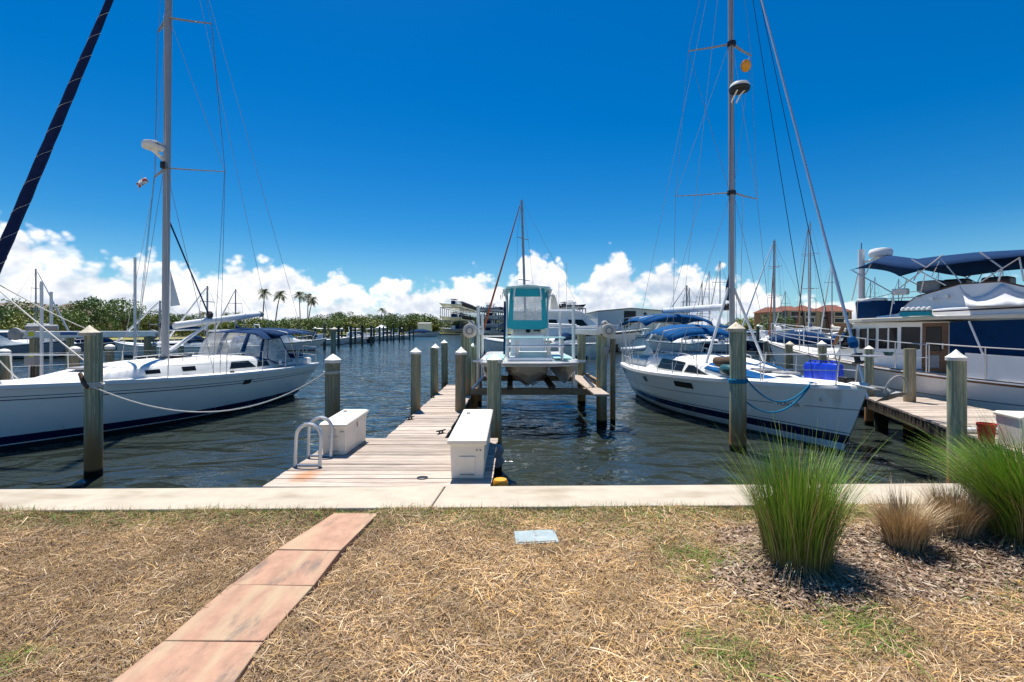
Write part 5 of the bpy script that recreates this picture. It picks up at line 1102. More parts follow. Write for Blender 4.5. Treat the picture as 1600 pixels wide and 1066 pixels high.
# ----------------------------------------------------------------- trawler yacht
FT = Frame((15.0, 6.9), (9.15, 17.1))
HT = Hull(FT.L, 3.9, 1.25, 1.28, 1.95, tw=.86, ovb=.75, ovs=.15, tmax=.5, bowp=2.4, pm=.20, pb=.6)
tr = thing('trawler_yacht', 'white trawler yacht with navy bimini, teak door and navy side curtain', 'motor yacht', FT.o, FT.a)
HT.build(tr, [(lambda t: -.45, 0), (lambda t: .10, 1), (lambda t: HT.sheer(t) * .60, 2), (lambda t: HT.sheer(t) * .60 + .03, 1), (lambda t: HT.sheer(t) - .09, 3), (lambda t: HT.sheer(t) + .02, 3)], [m_bottom, m_gel, m_grey, m_teak])
HT.build_deck(tr, m_deck, lip=.0, cam=.03)
def tz(px, py, y0): return FT.pix(px, py, y0)
YC = 1.42
# bulwark above the cap rail aft
mb = MB()
for sd in (1, -1):
    r0 = [Vector((t * HT.L, sd * (HT.beam(t) - .05), HT.sheer(t) + .02)) for t in np.linspace(.0, .50, 10)]; r1 = [p + Vector((0, -sd * .03, .56)) for p in r0]; r2 = [p + Vector((0, -sd * .05, 0)) for p in r1]; r3 = [p + Vector((0, -sd * .05, 0)) for p in r0]
    mb.grid([r0, r1, r2, r3])
mb.build('bulwark', m_gel, tr, smooth=35)
P = tz(1573, 582, 1.8); MB().box((P.x, HT.beam(.3) - .045, P.z), (.42, .03, .13)).build('hawse_vent', m_dark, tr, bevel=.01)
# house
zr = tz(1400, 503, YC).z; zd = HT.sheer(.6) + .02
xf = tz(1306, 546, YC).x; xft = tz(1332, 508, YC).x; xa_ = tz(1484, 520, YC).x; xs_ = .8
mb = MB(); rings = []
for x, w in ((xa_, YC), (xa_ + 1.5, YC), (xft, YC - .06)): rings.append([(x, -w, zd), (x, w, zd), (x, w - .05, zr), (x, -w + .05, zr)])
rings[-1] = [(xf + .25, -YC + .08, zd), (xf + .25, YC - .08, zd), (xft, YC - .14, zr), (xft, -YC + .14, zr)]
mb.loft(rings); mb.build('house', m_gel, tr, bevel=.03)
def tr_panel(name, px, mat, y0=YC, out=.012, thick=.03, parent=None, bevel=.012):
    P = [tz(a, b, y0) for a, b in px]; o = []
    for p in P: f = min(1, max(0, (p.z - zd) / (zr - zd))); o.append(Vector((p.x, y0 - .05 * f + out - thick, p.z)))
    return MB().plate(o, (0, thick, 0)).build(name, mat, parent or tr, bevel=bevel)
for q in ([(1311, 545), (1322, 515), (1336, 514), (1336, 545)], [(1342, 545), (1342, 514), (1367, 513), (1367, 545)], [(1372, 545), (1372, 513), (1401, 512), (1401, 545)], [(1407, 546), (1407, 511), (1437, 511), (1437, 546)]):
    w = tr_panel('side_window', q, m_glass)
    if q[0][0] < 1400:
        xm = sum(p[0] for p in q) / 4 + 1; tr_panel('mullion', [(xm - 1.2, 545), (xm - 1.2, 513), (xm + 1.2, 513), (xm + 1.2, 545)], m_gel, out=.022, parent=w, bevel=0)
for sd in (-1,):
    MB().plate([(xa_ + .4, -YC - .012, zd + .45), (xf - .2, -YC - .012, zd + .45), (xft - .2, -YC + .03, zr - .12), (xa_ + .4, -YC + .03, zr - .12)], (0, .03, 0)).build('side_window', m_glass, tr)
# windscreen
for a, b in ((-1.2, -.45), (-.38, .38), (.45, 1.2)):
    P = []
    for f, y in ((.42, a), (.42, b), (.93, b), (.93, a)): P.append(Vector((xf + .25 + (xft - xf - .25) * f + .012, y, zd + (zr - zd) * f)))
    MB().plate(P, (.02, 0, 0)).build('windscreen', m_glass, tr)
MB().tube([tz(1303, 541, .9), tz(1318, 509, .9)], .06, 6, flat=.4).build('windscreen_post', m_teak, tr)
# door
dr = tr_panel('door', [(1440, 581), (1440, 505), (1481, 504), (1481, 583)], m_teak, out=.02, thick=.05)
tr_panel('door_window', [(1446, 548), (1446, 511), (1471, 510), (1471, 549)], m_glass, out=.03, parent=dr); tr_panel('lower_panel', [(1446, 574), (1446, 555), (1468, 555), (1468, 575)], m_grey, out=.03, parent=dr)
MB().box(tz(1473, 541, YC + .03), (.03, .02, .14)).build('handle', m_ss, dr)
# boat deck / overhang carried aft
x0_, x1_ = .3, xft + .28
mb = MB(); rings = []
for x, w, dzz in ((x0_, 1.72, .10), (xa_, 1.72, .04), (x1_ - .6, 1.62, 0), (x1_, 1.30, -.02)): rings.append([(x, -w, zr + dzz), (x, w, zr + dzz), (x, w, zr + .10 + dzz), (x, -w, zr + .10 + dzz)])
mb.loft(rings).build('boat_deck', m_cream, tr, bevel=.02)
mb = MB(); rings = []
zb1 = tz(1500, 482, 1.6).z
for x, w, z in ((x0_ + .05, 1.66, zb1 + .12), (xa_, 1.66, zb1 + .02), (tz(1420, 490, 1.6).x, 1.6, zb1 - .05), (tz(1365, 500, 1.4).x, 1.3, zr + .16)):
    rings.append([(x, -w, zr + .105), (x, w, zr + .105), (x, w - .06, z), (x, -w + .06, z)])
mb.loft(rings).build('deck_fascia', m_gel, tr, bevel=.02)
a, b = tz(1458, 487, 1.66), tz(1600, 480, 1.66); MB().tube([a, b, b + (b - a) * 1.2], .018, 5).build('rub_strip', m_navy, tr)
# curtain round the aft deck
q = [(1484, 556), (1484, 503), (1600, 499), (1640, 499), (1640, 556)]
P = [tz(*p, 1.60) for p in q]; P = [Vector((p.x, 1.60 + .02 * math.sin(5 * p.x), p.z)) for p in P]; P[-1].x = P[-2].x = .5
MB().plate(P, (0, .015, 0)).build('side_curtain', m_navcv, tr); MB().plate([Vector((.45, -1.55, P[0].z)), Vector((.45, 1.6, P[0].z)), Vector((.45, 1.6, P[1].z)), Vector((.45, -1.55, P[1].z))], (.015, 0, 0)).build('aft_curtain', m_navcv, tr)
MB().tube([tz(1514, 502, 1.78), tz(1538, 558, 1.86)], .022, 6).build('awning_pole', m_boom, tr)
# flybridge
zf = [(1392, 484), (1428, 464), (1500, 445), (1565, 441), (1605, 450)]
out_ = [tz(*p, 1.38) for p in zf]; mb = MB(); rings = []
xs = [p.x for p in out_] + [1.6]; zs_ = [p.z for p in out_] + [out_[-1].z - .1]; ws = [.95, 1.22, 1.38, 1.42, 1.42, 1.4]
for x, z, w in zip(xs, zs_, ws): rings.append([(x, -w - .06, zb1 - .1), (x, w + .06, zb1 - .1), (x, w, z), (x, w - .06, z + .005), (x, w - .09, z - .02), (x, -w + .09, z - .02), (x, -w + .06, z + .005), (x, -w, z)])
fb = mb.loft(rings).build('flybridge', m_gel, tr, smooth=30)
MB().tube([Vector((x, w - .03, z + .02)) for x, z, w in zip(xs, zs_, ws)], .02, 5).build('coaming_trim', m_teak, fb); MB().tube([Vector((x, -w + .03, z + .02)) for x, z, w in zip(xs, zs_, ws)], .02, 5).build('coaming_trim', m_teak, fb)
# white tarp draped over the coaming
m_tarp = M('white_tarp', (.76, .76, .76), .75, var=.05, bump=.004, bs=5)
rows = []
for (a, b, c, d) in ((1499, 447, 1509, 479), (1508, 458, 1516, 479), (1520, 465, 1530, 479), (1534, 463, 1545, 478.5), (1549, 455, 1558, 478.5), (1566, 443, 1572, 478), (1574, 448, 1582, 478), (1586, 455, 1592, 478), (1604, 459, 1606, 477.5)):
    p_, q_ = tz(a, b, 1.47), tz(c, d, 1.735); rows.append([p_.lerp(q_, g) + Vector((0, -.05 * math.sin(math.pi * g), 0)) for g in (0, .25, .5, .75, 1)])
o = MB().grid(rows).build('tarp', m_tarp, fb, smooth=True); sm = o.modifiers.new('thick', 'SOLIDIFY'); sm.thickness = .01
for px in (1458, 1481): MB().lathe([(.03, 0), (.05, .06), (.052, .10), (0, .10)], tz(px, 463 if px > 1470 else 467, 1.36), 10, axis=(.1, 1, 0)).build('horn', m_ss, fb)
# seats on the flybridge
def seat(px, py, w, mat, lab=None):
    c = tz(px, py, .75); o = MB().box(c, (w, .5, .30)).box(c + Vector((0, 0, -.35)), (.10, .10, .5)).build('helm_seat', mat, tr, bevel=.06); return o
seat(1456, 448, .50, m_grey); seat(1496, 446, .45, m_dark); seat(1560, 443, .5, m_dark)
# bimini with its frame
bw = 1.5; A0 = tz(1329, 421, bw); A1 = tz(1432, 422, bw); A2 = tz(1500, 411, bw); A3 = tz(1600, 400, bw)
canopy('bimini', tr, [(A0.x + .02, bw, A0.z - .03, A0.z + .10), (tz(1365, 411, bw).x, bw, tz(1365, 411, bw).z, tz(1365, 411, bw).z + .28), (A1.x + .35, bw, tz(1412, 418, bw).z, A1.z + .40), (A1.x, bw, A1.z, A1.z + .42), (A2.x, bw, A2.z, A2.z + .34), (A3.x, bw, A3.z, A3.z + .24), (A3.x - 1.6, bw, A3.z - .05, A3.z + .20), (A3.x - 2.4, bw, A3.z - .25, A3.z + .12)], m_navcv, p=3.0)
for sd in (1, -1):
    mb = MB()
    def s(px, py): v = tz(px, py, bw - .03); return Vector((v.x, sd * v.y, v.z))
    mb.tube([s(1332, 423), s(1395, 458), s(1397, 475)], .016, 6); mb.tube([s(1361, 412), s(1352, 430)], .014, 6); mb.tube([s(1341, 427), s(1331, 470)], .014, 6)
    mb.tube([s(1434, 422), s(1478, 446)], .016, 6); mb.tube([s(1473, 398), s(1440, 424), s(1398, 456)], .015, 6); mb.tube([s(1470, 404), s(1502, 442)], .015, 6); mb.tube([s(1424, 405), s(1447, 418)], .015, 6)
    mb.tube([s(1468, 408), s(1456, 432)], .012, 6); mb.tube([s(1531, 394), s(1566, 419), s(1560, 440)], .02, 6); mb.tube([s(1594, 402), s(1530, 442)], .015, 6); mb.tube([s(1593, 404), s(1600, 440)], .018, 6); mb.tube([s(1445, 430), s(1438, 460)], .013, 6)
    mb.tube([s(1397, 456), s(1390, 500)], .014, 6); mb.tube([s(1340, 472), s(1397, 458), s(1440, 455)], .010, 6)
    mb.build('bimini_frame', m_ss, tr, smooth=50)
# mast with radar on the house, rolled cover before it
mp = tz(1346, 470, 0); mt_ = tz(1347, 390, 0)
ms_ = MB().tube([Vector((mp.x, 0, zr + .1)), Vector((mp.x, 0, mt_.z))], [.10, .085], 12).build('signal_mast', m_boom, tr, smooth=60)
MB().tube([Vector((mp.x, 0, mt_.z)), Vector((mp.x, 0, mt_.z + .2))], .012, 5).build('antenna', m_dark, ms_)
rc_ = tz(1376, 395, 0); radome(ms_, Vector((rc_.x, 0, rc_.z)), .30, .24); MB().tube([Vector((mp.x, 0, rc_.z - .25)), Vector((rc_.x, 0, rc_.z - .13))], .04, 6).build('radar_bracket', m_boom, ms_)
cvp = [tz(1336, 502, 1.15), tz(1333, 473, 1.1), tz(1360, 470, 1.1), tz(1418, 470, 1.1), tz(1408, 486, 1.1), tz(1384, 502, 1.15)]
rings = []
for y in (-1.1, -.6, 0, .6, 1.12): rings.append([Vector((p.x + .06 * math.sin(3 * y + i), y, p.z + .03 * math.sin(5 * y + 2 * i))) for i, p in enumerate(cvp)])
MB().loft(rings).build('tender_cover', m_navcv, tr, smooth=35, bevel=.03)
mb = MB().tube([tz(1338, 503, 1.3), tz(1340, 470, 1.3), tz(1440, 464, 1.3)], .014, 6); mb.build('hand_rail', m_ss, tr)
c = tz(1362, 469, .9); MB().box(c, (.7, .22, .09)).build('life_raft', m_white, tr, bevel=.03); c = tz(1407, 456, 1.2); MB().box(c, (.34, .2, .16)).build('search_light', m_white, tr, bevel=.03)
# foredeck rail and side rail
mb = MB(); tops = []
for t in np.linspace(.56, .985, 8):
    for sd in (1, -1): b = HT.deck(t, sd * .9, cam=.02); mb.tube([b, b + Vector((0, 0, .68))], .014, 6)
for sd in (1, -1):
    for z in (.68, .36): mb.tube([HT.deck(t, sd * .9, cam=.02) + Vector((0, 0, z)) for t in np.linspace(.56, .985, 12)], .014, 6)
mb.build('bow_rail', m_ss, tr, smooth=50)
mb = MB(); 
for t in np.linspace(.02, .56, 7): b = Vector((t * HT.L, HT.beam(t) - .05, HT.sheer(t))); mb.tube([b + Vector((0, .01, .02)), b + Vector((0, .01, .74))], .014, 6)
mb.tube([Vector((t * HT.L, HT.beam(t) - .04, HT.sheer(t) + .74)) for t in np.linspace(.02, .56, 12)], .015, 6); mb.build('side_rail', m_ss, tr, smooth=50)
MB().box((HT.L * .78, 0, HT.sheer(.78) + .12), (1.6, 1.4, .22)).build('foredeck_trunk', m_gel, tr, bevel=.06)
# row of six white jars on a teal rack
Wt = lambda p: Vector((FT.o.x + FT.u.x * p.x + FT.n.x * p.y, FT.o.y + FT.u.y * p.x + FT.n.y * p.y, FT.o.z + p.z))
p0, p1 = tz(1409, 494, 1.66), tz(1458, 492, 1.66); c = (p0 + p1) / 2; jr = thing('jar_rack', 'teal rack holding a row of white capped jars on the trawler side', 'rack', Wt(c), FT.a); ln = (p1 - p0).length
MB().box((0, .06, .0), (ln, .14, .03)).box((0, .125, .05), (ln, .012, .09)).build('tray', m_teal, jr)
for i in range(6):
    x = -ln / 2 + ln * (i + .5) / 6; j = MB().lathe([(.045, .016), (.05, .03), (.05, .14), (.03, .16)], (x, .055, 0), 12).build('jar', m_dark, jr, smooth=40); MB().lathe([(.055, .12), (.06, .15), (.04, .20), (0, .215)], (x, .055, 0), 12).build('lid', m_white, j, smooth=40)

# ----------------------------------------------------------------- right dock with its load
rd = thing('wooden_dock', 'weathered plank dock reaching out between the right sailboat and the trawler', 'dock', (8.4, 5.3, -.4)); RO = Vector((8.4, 5.3, -.4))
lx = lambda y: 6.72 + (y - 6.2) * .345 if y > 6.2 else 6.72
dock_planks(rd, RO, lx, lambda y: 9.2 + (y - 5) * .12, 5.24, 11.7)
mb = MB(); pl = [Vector((lx(y) + .02, y, -.13)) - RO for y in (5.3, 6.2, 8, 10, 11.7)]
for a, b in zip(pl[:-1], pl[1:]): mb.add([a + Vector((0, 0, -.13)), b + Vector((0, 0, -.13)), b + Vector((0, 0, .085)), a + Vector((0, 0, .085)), a + Vector((.05, 0, -.13)), b + Vector((.05, 0, -.13)), b + Vector((.05, 0, .085)), a + Vector((.05, 0, .085))], [(0, 1, 2, 3), (7, 6, 5, 4), (3, 2, 6, 7), (0, 4, 5, 1)])
mb.box(Vector((8.3, 11.72, -.14)) - RO, (1.8, .05, .2)); mb.box(Vector((9.0, 8, -.16)) - RO, (.06, 5.2, .2)); mb.build('stringers', m_dtim, rd)
for y in (7.2, 9.4, 11.3): MB().tube([Vector((lx(y) + .22, y, -.06)) - RO, Vector((lx(y) + .22, y, -1.8)) - RO], .13, 10).build('support_pile', m_pile2, rd)
def cooler(label, c, rz, w, d, h):
    t = thing('dock_box', label, 'storage box', c, rz, 'white dock storage boxes'); mb = MB()
    def rg(s, z): return [(-w / 2 * s, -d / 2 * s, z), (w / 2 * s, -d / 2 * s, z), (w / 2 * s, d / 2 * s, z), (-w / 2 * s, d / 2 * s, z)]
    mb.loft([rg(.93, .0), rg(1, h)]).build('body', m_box, t, bevel=.015); MB().loft([rg(1.03, h - .01), rg(1.04, h + .03), rg(.98, h + .055)]).build('lid', m_box, t, bevel=.01)
    MB().box((-w * .2, -d / 2 - .006, h - .05), (.06, .015, .07)).build('latch', m_ss, t); return t
c = on_z(1600, 697, 0); cooler('white dock box with blue grey side beside the red bucket', Vector((7.42, 6.62, .003)), R(-14), .95, .50, .42)
c = on_z(1545, 690, 0); bk = thing('bucket', 'red plastic bucket standing against the right hand dock box', 'bucket', Vector((6.84, 6.92, .003)))
bk.scale = (.85, .85, .95)
MB().lathe([(.0, .004), (.095, .004), (.118, .22), (.124, .222), (.124, .235), (.118, .237), (.13, .30), (.136, .31), (.128, .312), (.115, .24), (.09, .012), (0, .012)], n=18).build('body', m_red, bk, smooth=40); MB().tube([(.13 * math.cos(w), .05 - .15 * math.sin(w) * .4, .28 - .12 * math.sin(w)) for w in np.linspace(0, math.pi, 10)], .005, 5).build('handle', m_ss, bk)
mb = MB().tube([(-.30, .02, .045), (.0, 0, .045), (.28, -.04, .045)], .045, 10); tag(mb.build('pipe', m_pvc, None, smooth=50, loc=on_z(1527, 677, 0)), 'white pipe lying on the dock planks left of the red bucket', 'pipe')
mb = MB().lathe([(.10, -.05), (.135, -.03), (.15, 0), (.135, .03), (.10, .05)], n=14); 
tag(MB().lathe([(0, -.05), (.08, -.045), (.11, .02), (.125, .05), (.10, .05), (0, .03)], n=14).build('plant_pot', m_fend, None, smooth=40, loc=Wt(tz(1388, 553, 1.9)) - Vector((.0, .0, 0))), 'dark green pot hung on the trawler side rail', 'plant pot')

# ----------------------------------------------------------------- boat lift and the boat on it
LY0, LY1, LXL, LXR = 12.1, 15.4, -1.16, 2.26
bl = thing('boat_lift', 'four post boat lift with white winch wheels carrying the teal topped boat', 'boat lift', (.55, 13.7, WZ)); LO = Vector((.55, 13.7, WZ))
for x, y, z in ((LXL, LY0, 1.53), (LXL + .06, LY1, 1.5), (LXR, LY0, 1.50), (LXR - .03, LY1, 1.5)):
    mb = MB(); rows = [[(Vector((x, y, zz)) - LO + Vector(((.135 + rnd.uniform(-.004, .004)) * math.cos(w), .135 * math.sin(w), 0))) for w in np.linspace(0, 6.283, 15)[:-1]] for zz in np.linspace(-1.5, z, 9)]; mb.loft(rows).build('post', m_pile, bl, smooth=50)
mb = MB().tube([Vector((LXR + .30, LY0 + .1, -1.5)) - LO, Vector((LXR + .30, LY0 + .1, 1.42)) - LO], .07, 8); mb.build('guide_post', m_pile2, bl)
for x in (LXL + .02, LXR):
    MB().box(Vector((x + (.16 if x < 0 else -.14), (LY0 + LY1) / 2, 1.58)) - LO, (.14, LY1 - LY0 + .5, .15)).build('top_beam', m_alu, bl, bevel=.015)
    MB().tube([Vector((x + (.16 if x < 0 else -.14), LY0 - .3, 1.72)) - LO, Vector((x + (.16 if x < 0 else -.14), LY1 + .2, 1.72)) - LO], .035, 8).build('drive_shaft', m_alu, bl)
    xc = x + (.10 if x < 0 else .12); w = MB().lathe([(.05, -.05), (.165, -.05), (.175, -.02), (.175, .03), (.15, .05), (.06, .055), (.055, .09), (0, .095)], Vector((xc, LY0 - .28, 1.62)) - LO, 20, axis=(0, -1, 0)).build('winch_wheel', m_cream, bl, smooth=40)
    MB().lathe([(.05, .052), (.10, .062), (.05, .066)], Vector((xc, LY0 - .28, 1.62)) - LO, 16, axis=(0, -1, 0)).build('wheel_boss', m_grey, w)
    MB().tube([Vector((xc + .0, LY0 - .1, 1.80)) - LO, Vector((xc, LY0 + .32, 1.80)) - LO], .08, 12).build('winch_motor', m_grey, bl, smooth=50); MB().box(Vector((xc, LY0 - .02, 1.70)) - LO, (.24, .3, .10)).build('gear_box', m_grey, bl, bevel=.02)
    mb = MB().tube([Vector((xc - .05, LY0 - .15, 1.86)) - LO, Vector((xc + .28, LY0 - .1, 1.62)) - LO], .022, 6); mb.build('wheel_guard', m_alu, bl)
for y in (LY0, LY1 - .05):
    MB().box(Vector(((LXL + LXR) / 2, y, .09)) - LO, (LXR - LXL - .22, .16, .16)).build('cradle_beam', m_beam, bl, bevel=.01)
for x in (LXL + .32, LXR - .30): wires(bl, [(Vector((x, LY0, .15)) - LO, Vector((x, LY0, 1.55)) - LO), (Vector((x, LY1 - .05, .15)) - LO, Vector((x, LY1 - .05, 1.55)) - LO)], .007, 'lift_cable')
for x in (-.05, 1.0): MB().box(Vector((x, (LY0 + LY1) / 2, .215)) - LO, (.14, 3.9, .09)).build('bunk', m_brown, bl)
for px, d, t_, b_ in ((747, 12.4, 480, 592), (753.5, 15.0, 492, 572), (896, 12.3, 481, 592), (875, 15.2, 490, 575)):
    p = at(px, t_, d); MB().tube([Vector((p.x, d, .05)) - LO, Vector((p.x, d, p.z)) - LO], .042, 10).lathe([(.046, 0), (.046, .04), (0, .05)], Vector((p.x, d, p.z)) - LO, 10).build('guide_pole', m_pvc, bl, smooth=50)
for s in (-1, 1): MB().tube([Vector((.55 + s * 1.55, LY0 - .05, .15)) - LO, Vector((.55 + s * 1.25, LY0 - .05, .48)) - LO], .04, 6).build('cradle_brace', m_alu, bl)
MB().box(Vector((2.03, 13.1, .17)) - LO, (.34, 4.6, .05)).build('walk_board', m_plank, bl, bevel=.008); MB().box(Vector((2.34, 14.0, .16)) - LO, (.22, 3.0, .16)).build('side_beam', m_beam, bl)
MB().box(Vector((LXR + .08, LY0 - .16, 1.12)) - LO, (.13, .06, .22)).build('switch_box', m_grey, bl, bevel=.01); MB().tube([Vector((LXR + .08, LY0 - .155, 1.0)) - LO, Vector((LXR + .09, LY0 - .15, -.4)) - LO], .014, 5).build('conduit', m_grey, bl)
MB().box(Vector((LXR - .1, LY0 - .3, 1.60)) - LO, (.20, .02, .10)).build('beam_plate', m_alu, bl)

tb = thing('motor_boat', 'teal topped centre console boat with beige triple hull raised on the lift', 'motor boat', (.42, 13.6, .20)); TO = Vector((.42, 13.6, .20))
BF, BS = -2.5, 3.0        # bow and stern, y relative to TO
def hullpart(cx, hw, y0, y1, zk, zt, sharp=.2, rake=.7):
    rings = []
    for k in range(10):
        f = k / 9; y = y0 + (y1 - y0) * f; g = min(1, (f / .5)) ** .6 if f > 0 else .0; w = hw * (.42 + .58 * g); zkk = zk + (zt - zk) * .55 * max(0, 1 - f / .35) ** 2
        yb = y + rake * max(0, 1 - f / .3) * .5
        rings.append([(cx - w, y, zt), (cx - w * .92, y, zkk + (zt - zkk) * .55), (cx - w * .45, yb, zkk + (zt - zkk) * .22), (cx, yb, zkk), (cx + w * .45, yb, zkk + (zt - zkk) * .22), (cx + w * .92, y, zkk + (zt - zkk) * .55), (cx + w, y, zt)])
    return rings
hb = MB(); hb.loft(hullpart(0, .66, BF + .08, BS, -.06, .60, rake=1.0)); 
hl_ = hb.build('hull', m_hullbeige, tb, smooth=25)
for s in (-1, 1): MB().loft(hullpart(s * .97, .27, BF + .20, BS, .0, .60)).build('side_hull', m_hullbeige, tb, smooth=25)
for s in (-1, 1):
    for k, (u0, u1) in enumerate(((.25, .55), (.5, .8), (.75, 1.0))):
        mb = MB(); mb.tube([(s * .05, BF + .32 + k * .25, .10 + .1 * k * 0), (s * .58, BF + .18 + k * .4, .48 - .0 * k)], .012, 4); mb.build('strake', m_brown, hl_)
mb = MB(); gun = []
for z, e in ((.59, 0), (.59, .02), (.65, .04), (.68, .04)):
    r = [(-1.22 - e, BS, z), (-1.22 - e, BF + .9, z), (-1.08 - e, BF + .25, z), (-.62, BF - e, z), (.62, BF - e, z), (1.08 + e, BF + .25, z), (1.22 + e, BF + .9, z), (1.22 + e, BS, z)]; gun.append([Vector(p) for p in r])
mb.loft(gun).build('topsides', m_gel, tb, bevel=.012)
rb_ = MB().tube([p + Vector((0, 0, -.03)) for p in gun[-1]], .03, 6).build('rub_rail', m_grey, tb)
for s in (-1, 1): MB().tube([(s * 1.02, BF + .30, .69), (s * 1.36, BF + .55, .685)], .03, 6, flat=.5).build('bow_pad', m_gel, tb)
MB().plate([p * .94 + Vector((0, 0, .045)) for p in gun[-1]], (0, 0, .012)).build('deck', m_gel, tb)
for s in (-1, 1): MB().box((s * .85, BF + 1.5, .742), (.45, 1.6, .016)).build('deck_pad', m_teald, tb, bevel=.004)
MB().box((0, BF + .7, .74), (1.1, .8, .08)).build('casting_deck', m_gel, tb, bevel=.02)
# bow seat frame
mb = MB()
for x in (-.30, .47):
    mb.box((x, BF + .55, .93), (.09, .06, .48)); mb.box((x + .05, BF + 1.25, .93), (.06, .06, .48))
for x in (-.52, .80): mb.tube([(x, BF + .6, .70), (x, BF + .6, 1.23)], .04, 6)
mb.build('seat_leg', m_alu, tb)
MB().box((.14, BF + .62, 1.25), (1.45, .45, .035)).build('seat_top', m_teald, tb, bevel=.02); MB().tube([(-.55, BF + .42, 1.02), (-.55, BF + .42, 1.05), (.82, BF + .42, 1.05), (.82, BF + .42, 1.02)], .03, 6).build('seat_rail', m_boom, tb)
MB().box((.12, BF + .85, .82), (.85, .35, .16)).build('cushion', m_white, tb, bevel=.04)
# console
mb = MB(); rings = []
for z, w, y0, y1 in ((.68, .47, -.55, .55), (1.10, .46, -.50, .5), (1.30, .45, -.45, .45), (1.62, .43, -.15, .40)): rings.append([(-w, y0, z), (w, y0, z), (w, y1, z), (-w, y1, z)])
con = mb.loft(rings).build('console', m_gel, tb, bevel=.04)
MB().lathe([(.07, 0), (.07, .012), (0, .012)], (.02, -.40, 1.42), 16, axis=(0, -1, .6)).build('badge', m_dark, con); MB().box((.26, -.41, 1.42), (.18, .02, .05)).build('badge', m_dark, con); MB().box((-.22, -.41, 1.42), (.14, .02, .03)).build('badge', m_grey, con)
for s in (-1, 1): MB().box((s * .44, -.42, 1.52), (.15, .14, .30)).build('grab_box', m_cream, con, bevel=.03)
# t-top, teal enclosure with clear panes
TZ = 2.56
mb = MB(); rings = []
for y, w in ((-.62, .60), (-.5, .66), (.9, .72), (1.2, .66)): rings.append([(-w, y, TZ - .03), (-w * .6, y, TZ + .02), (0, y, TZ + .05), (w * .6, y, TZ + .02), (w, y, TZ - .03), (w * .95, y, TZ + .05), (0, y, TZ + .10), (-w * .95, y, TZ + .05)])
mb.loft(rings).build('hard_top', m_topcv, tb, smooth=35); 
mb = MB()
for s in (-1, 1):
    for y in (-.45, .75): mb.tube([(s * .58, y, .68), (s * .55, y, 2.0), (s * .60, y, TZ - .02)], .03, 6)
    for k in range(4): mb.tube([(s * (.60 + .045 * k), -.66, TZ - .05 - .045 * k), (s * (.62 + .045 * k), 1.0, TZ - .05 - .045 * k)], .013, 5)
    mb.tube([(s * .34, -.66, TZ + .02), (s * .38, -.68, TZ - .30)], .025, 6); mb.tube([(s * .66, -.6, TZ - .02), (s * .56, -.6, TZ - .36)], .02, 6)
mb.build('top_frame', m_boom, tb, smooth=50)
MB().box((.1, .2, TZ + .12), (.42, .4, .07)).build('antenna_pod', m_cream, tb, bevel=.02)
# enclosure: frame bars and panes
y = -.60
def bar(x0, z0, x1, z1, x2, z2, x3, z3, yy=y): return MB().plate([(x0, yy, z0), (x1, yy, z1), (x2, yy, z2), (x3, yy, z3)], (0, .02, 0))
mb = MB()
for P in ([(-.54, 1.50), (.54, 1.50), (.52, 1.70), (-.52, 1.70)], [(-.49, 2.34), (.49, 2.34), (.46, 2.56), (-.46, 2.56)], [(-.52, 1.70), (-.39, 1.70), (-.37, 2.34), (-.49, 2.34)], [(.39, 1.70), (.52, 1.70), (.49, 2.34), (.37, 2.34)], [(-.40, 1.455), (.42, 1.455), (.54, 1.50), (-.54, 1.5)]): mb.plate([(a, y, b) for a, b in P], (0, .02, 0))
for s in (-1, 1): 
    for P in ([(-.58, 1.50), (.7, 1.50), (.7, 1.66), (-.58, 1.66)], [(-.58, 2.34), (.7, 2.34), (.7, 2.5), (-.58, 2.5)], [(-.58, 1.66), (-.40, 1.66), (-.40, 2.34), (-.58, 2.34)], [(.55, 1.66), (.7, 1.66), (.7, 2.34), (.55, 2.34)]): mb.plate([(s * .53, a, b) for a, b in P], (s * .02, 0, 0))
mb.build('enclosure', m_teal, tb)
MB().plate([(-.39, y + .004, 1.70), (.39, y + .004, 1.70), (.37, y + .004, 2.34), (-.37, y + .004, 2.34)], (0, .008, 0)).build('clear_pane', m_vinyl, tb)
for s in (-1, 1): MB().plate([(s * .535, -.40, 1.66), (s * .535, .55, 1.66), (s * .535, .55, 2.34), (s * .535, -.40, 2.34)], (s * .008, 0, 0)).build('clear_pane', m_vinyl, tb)
MB().box((.0, 1.1, 1.1), (.9, .45, .75)).build('leaning_post', m_teal, tb, bevel=.04)
om = MB(); om.loft([[(-.22, 2.85, .3), (.22, 2.85, .3), (.22, 3.3, .3), (-.22, 3.3, .3)], [(-.25, 2.8, 1.0), (.25, 2.8, 1.0), (.25, 3.45, 1.0), (-.25, 3.45, 1.0)], [(-.2, 2.9, 1.25), (.2, 2.9, 1.25), (.2, 3.4, 1.25), (-.2, 3.4, 1.25)]]); om.build('outboard', m_dark, tb, bevel=.05)
MB().tube([(-.62, .9, .7), (-.62, .9, 2.3)], [.07, .05], 8).build('outrigger_sleeve', m_navcv, tb)

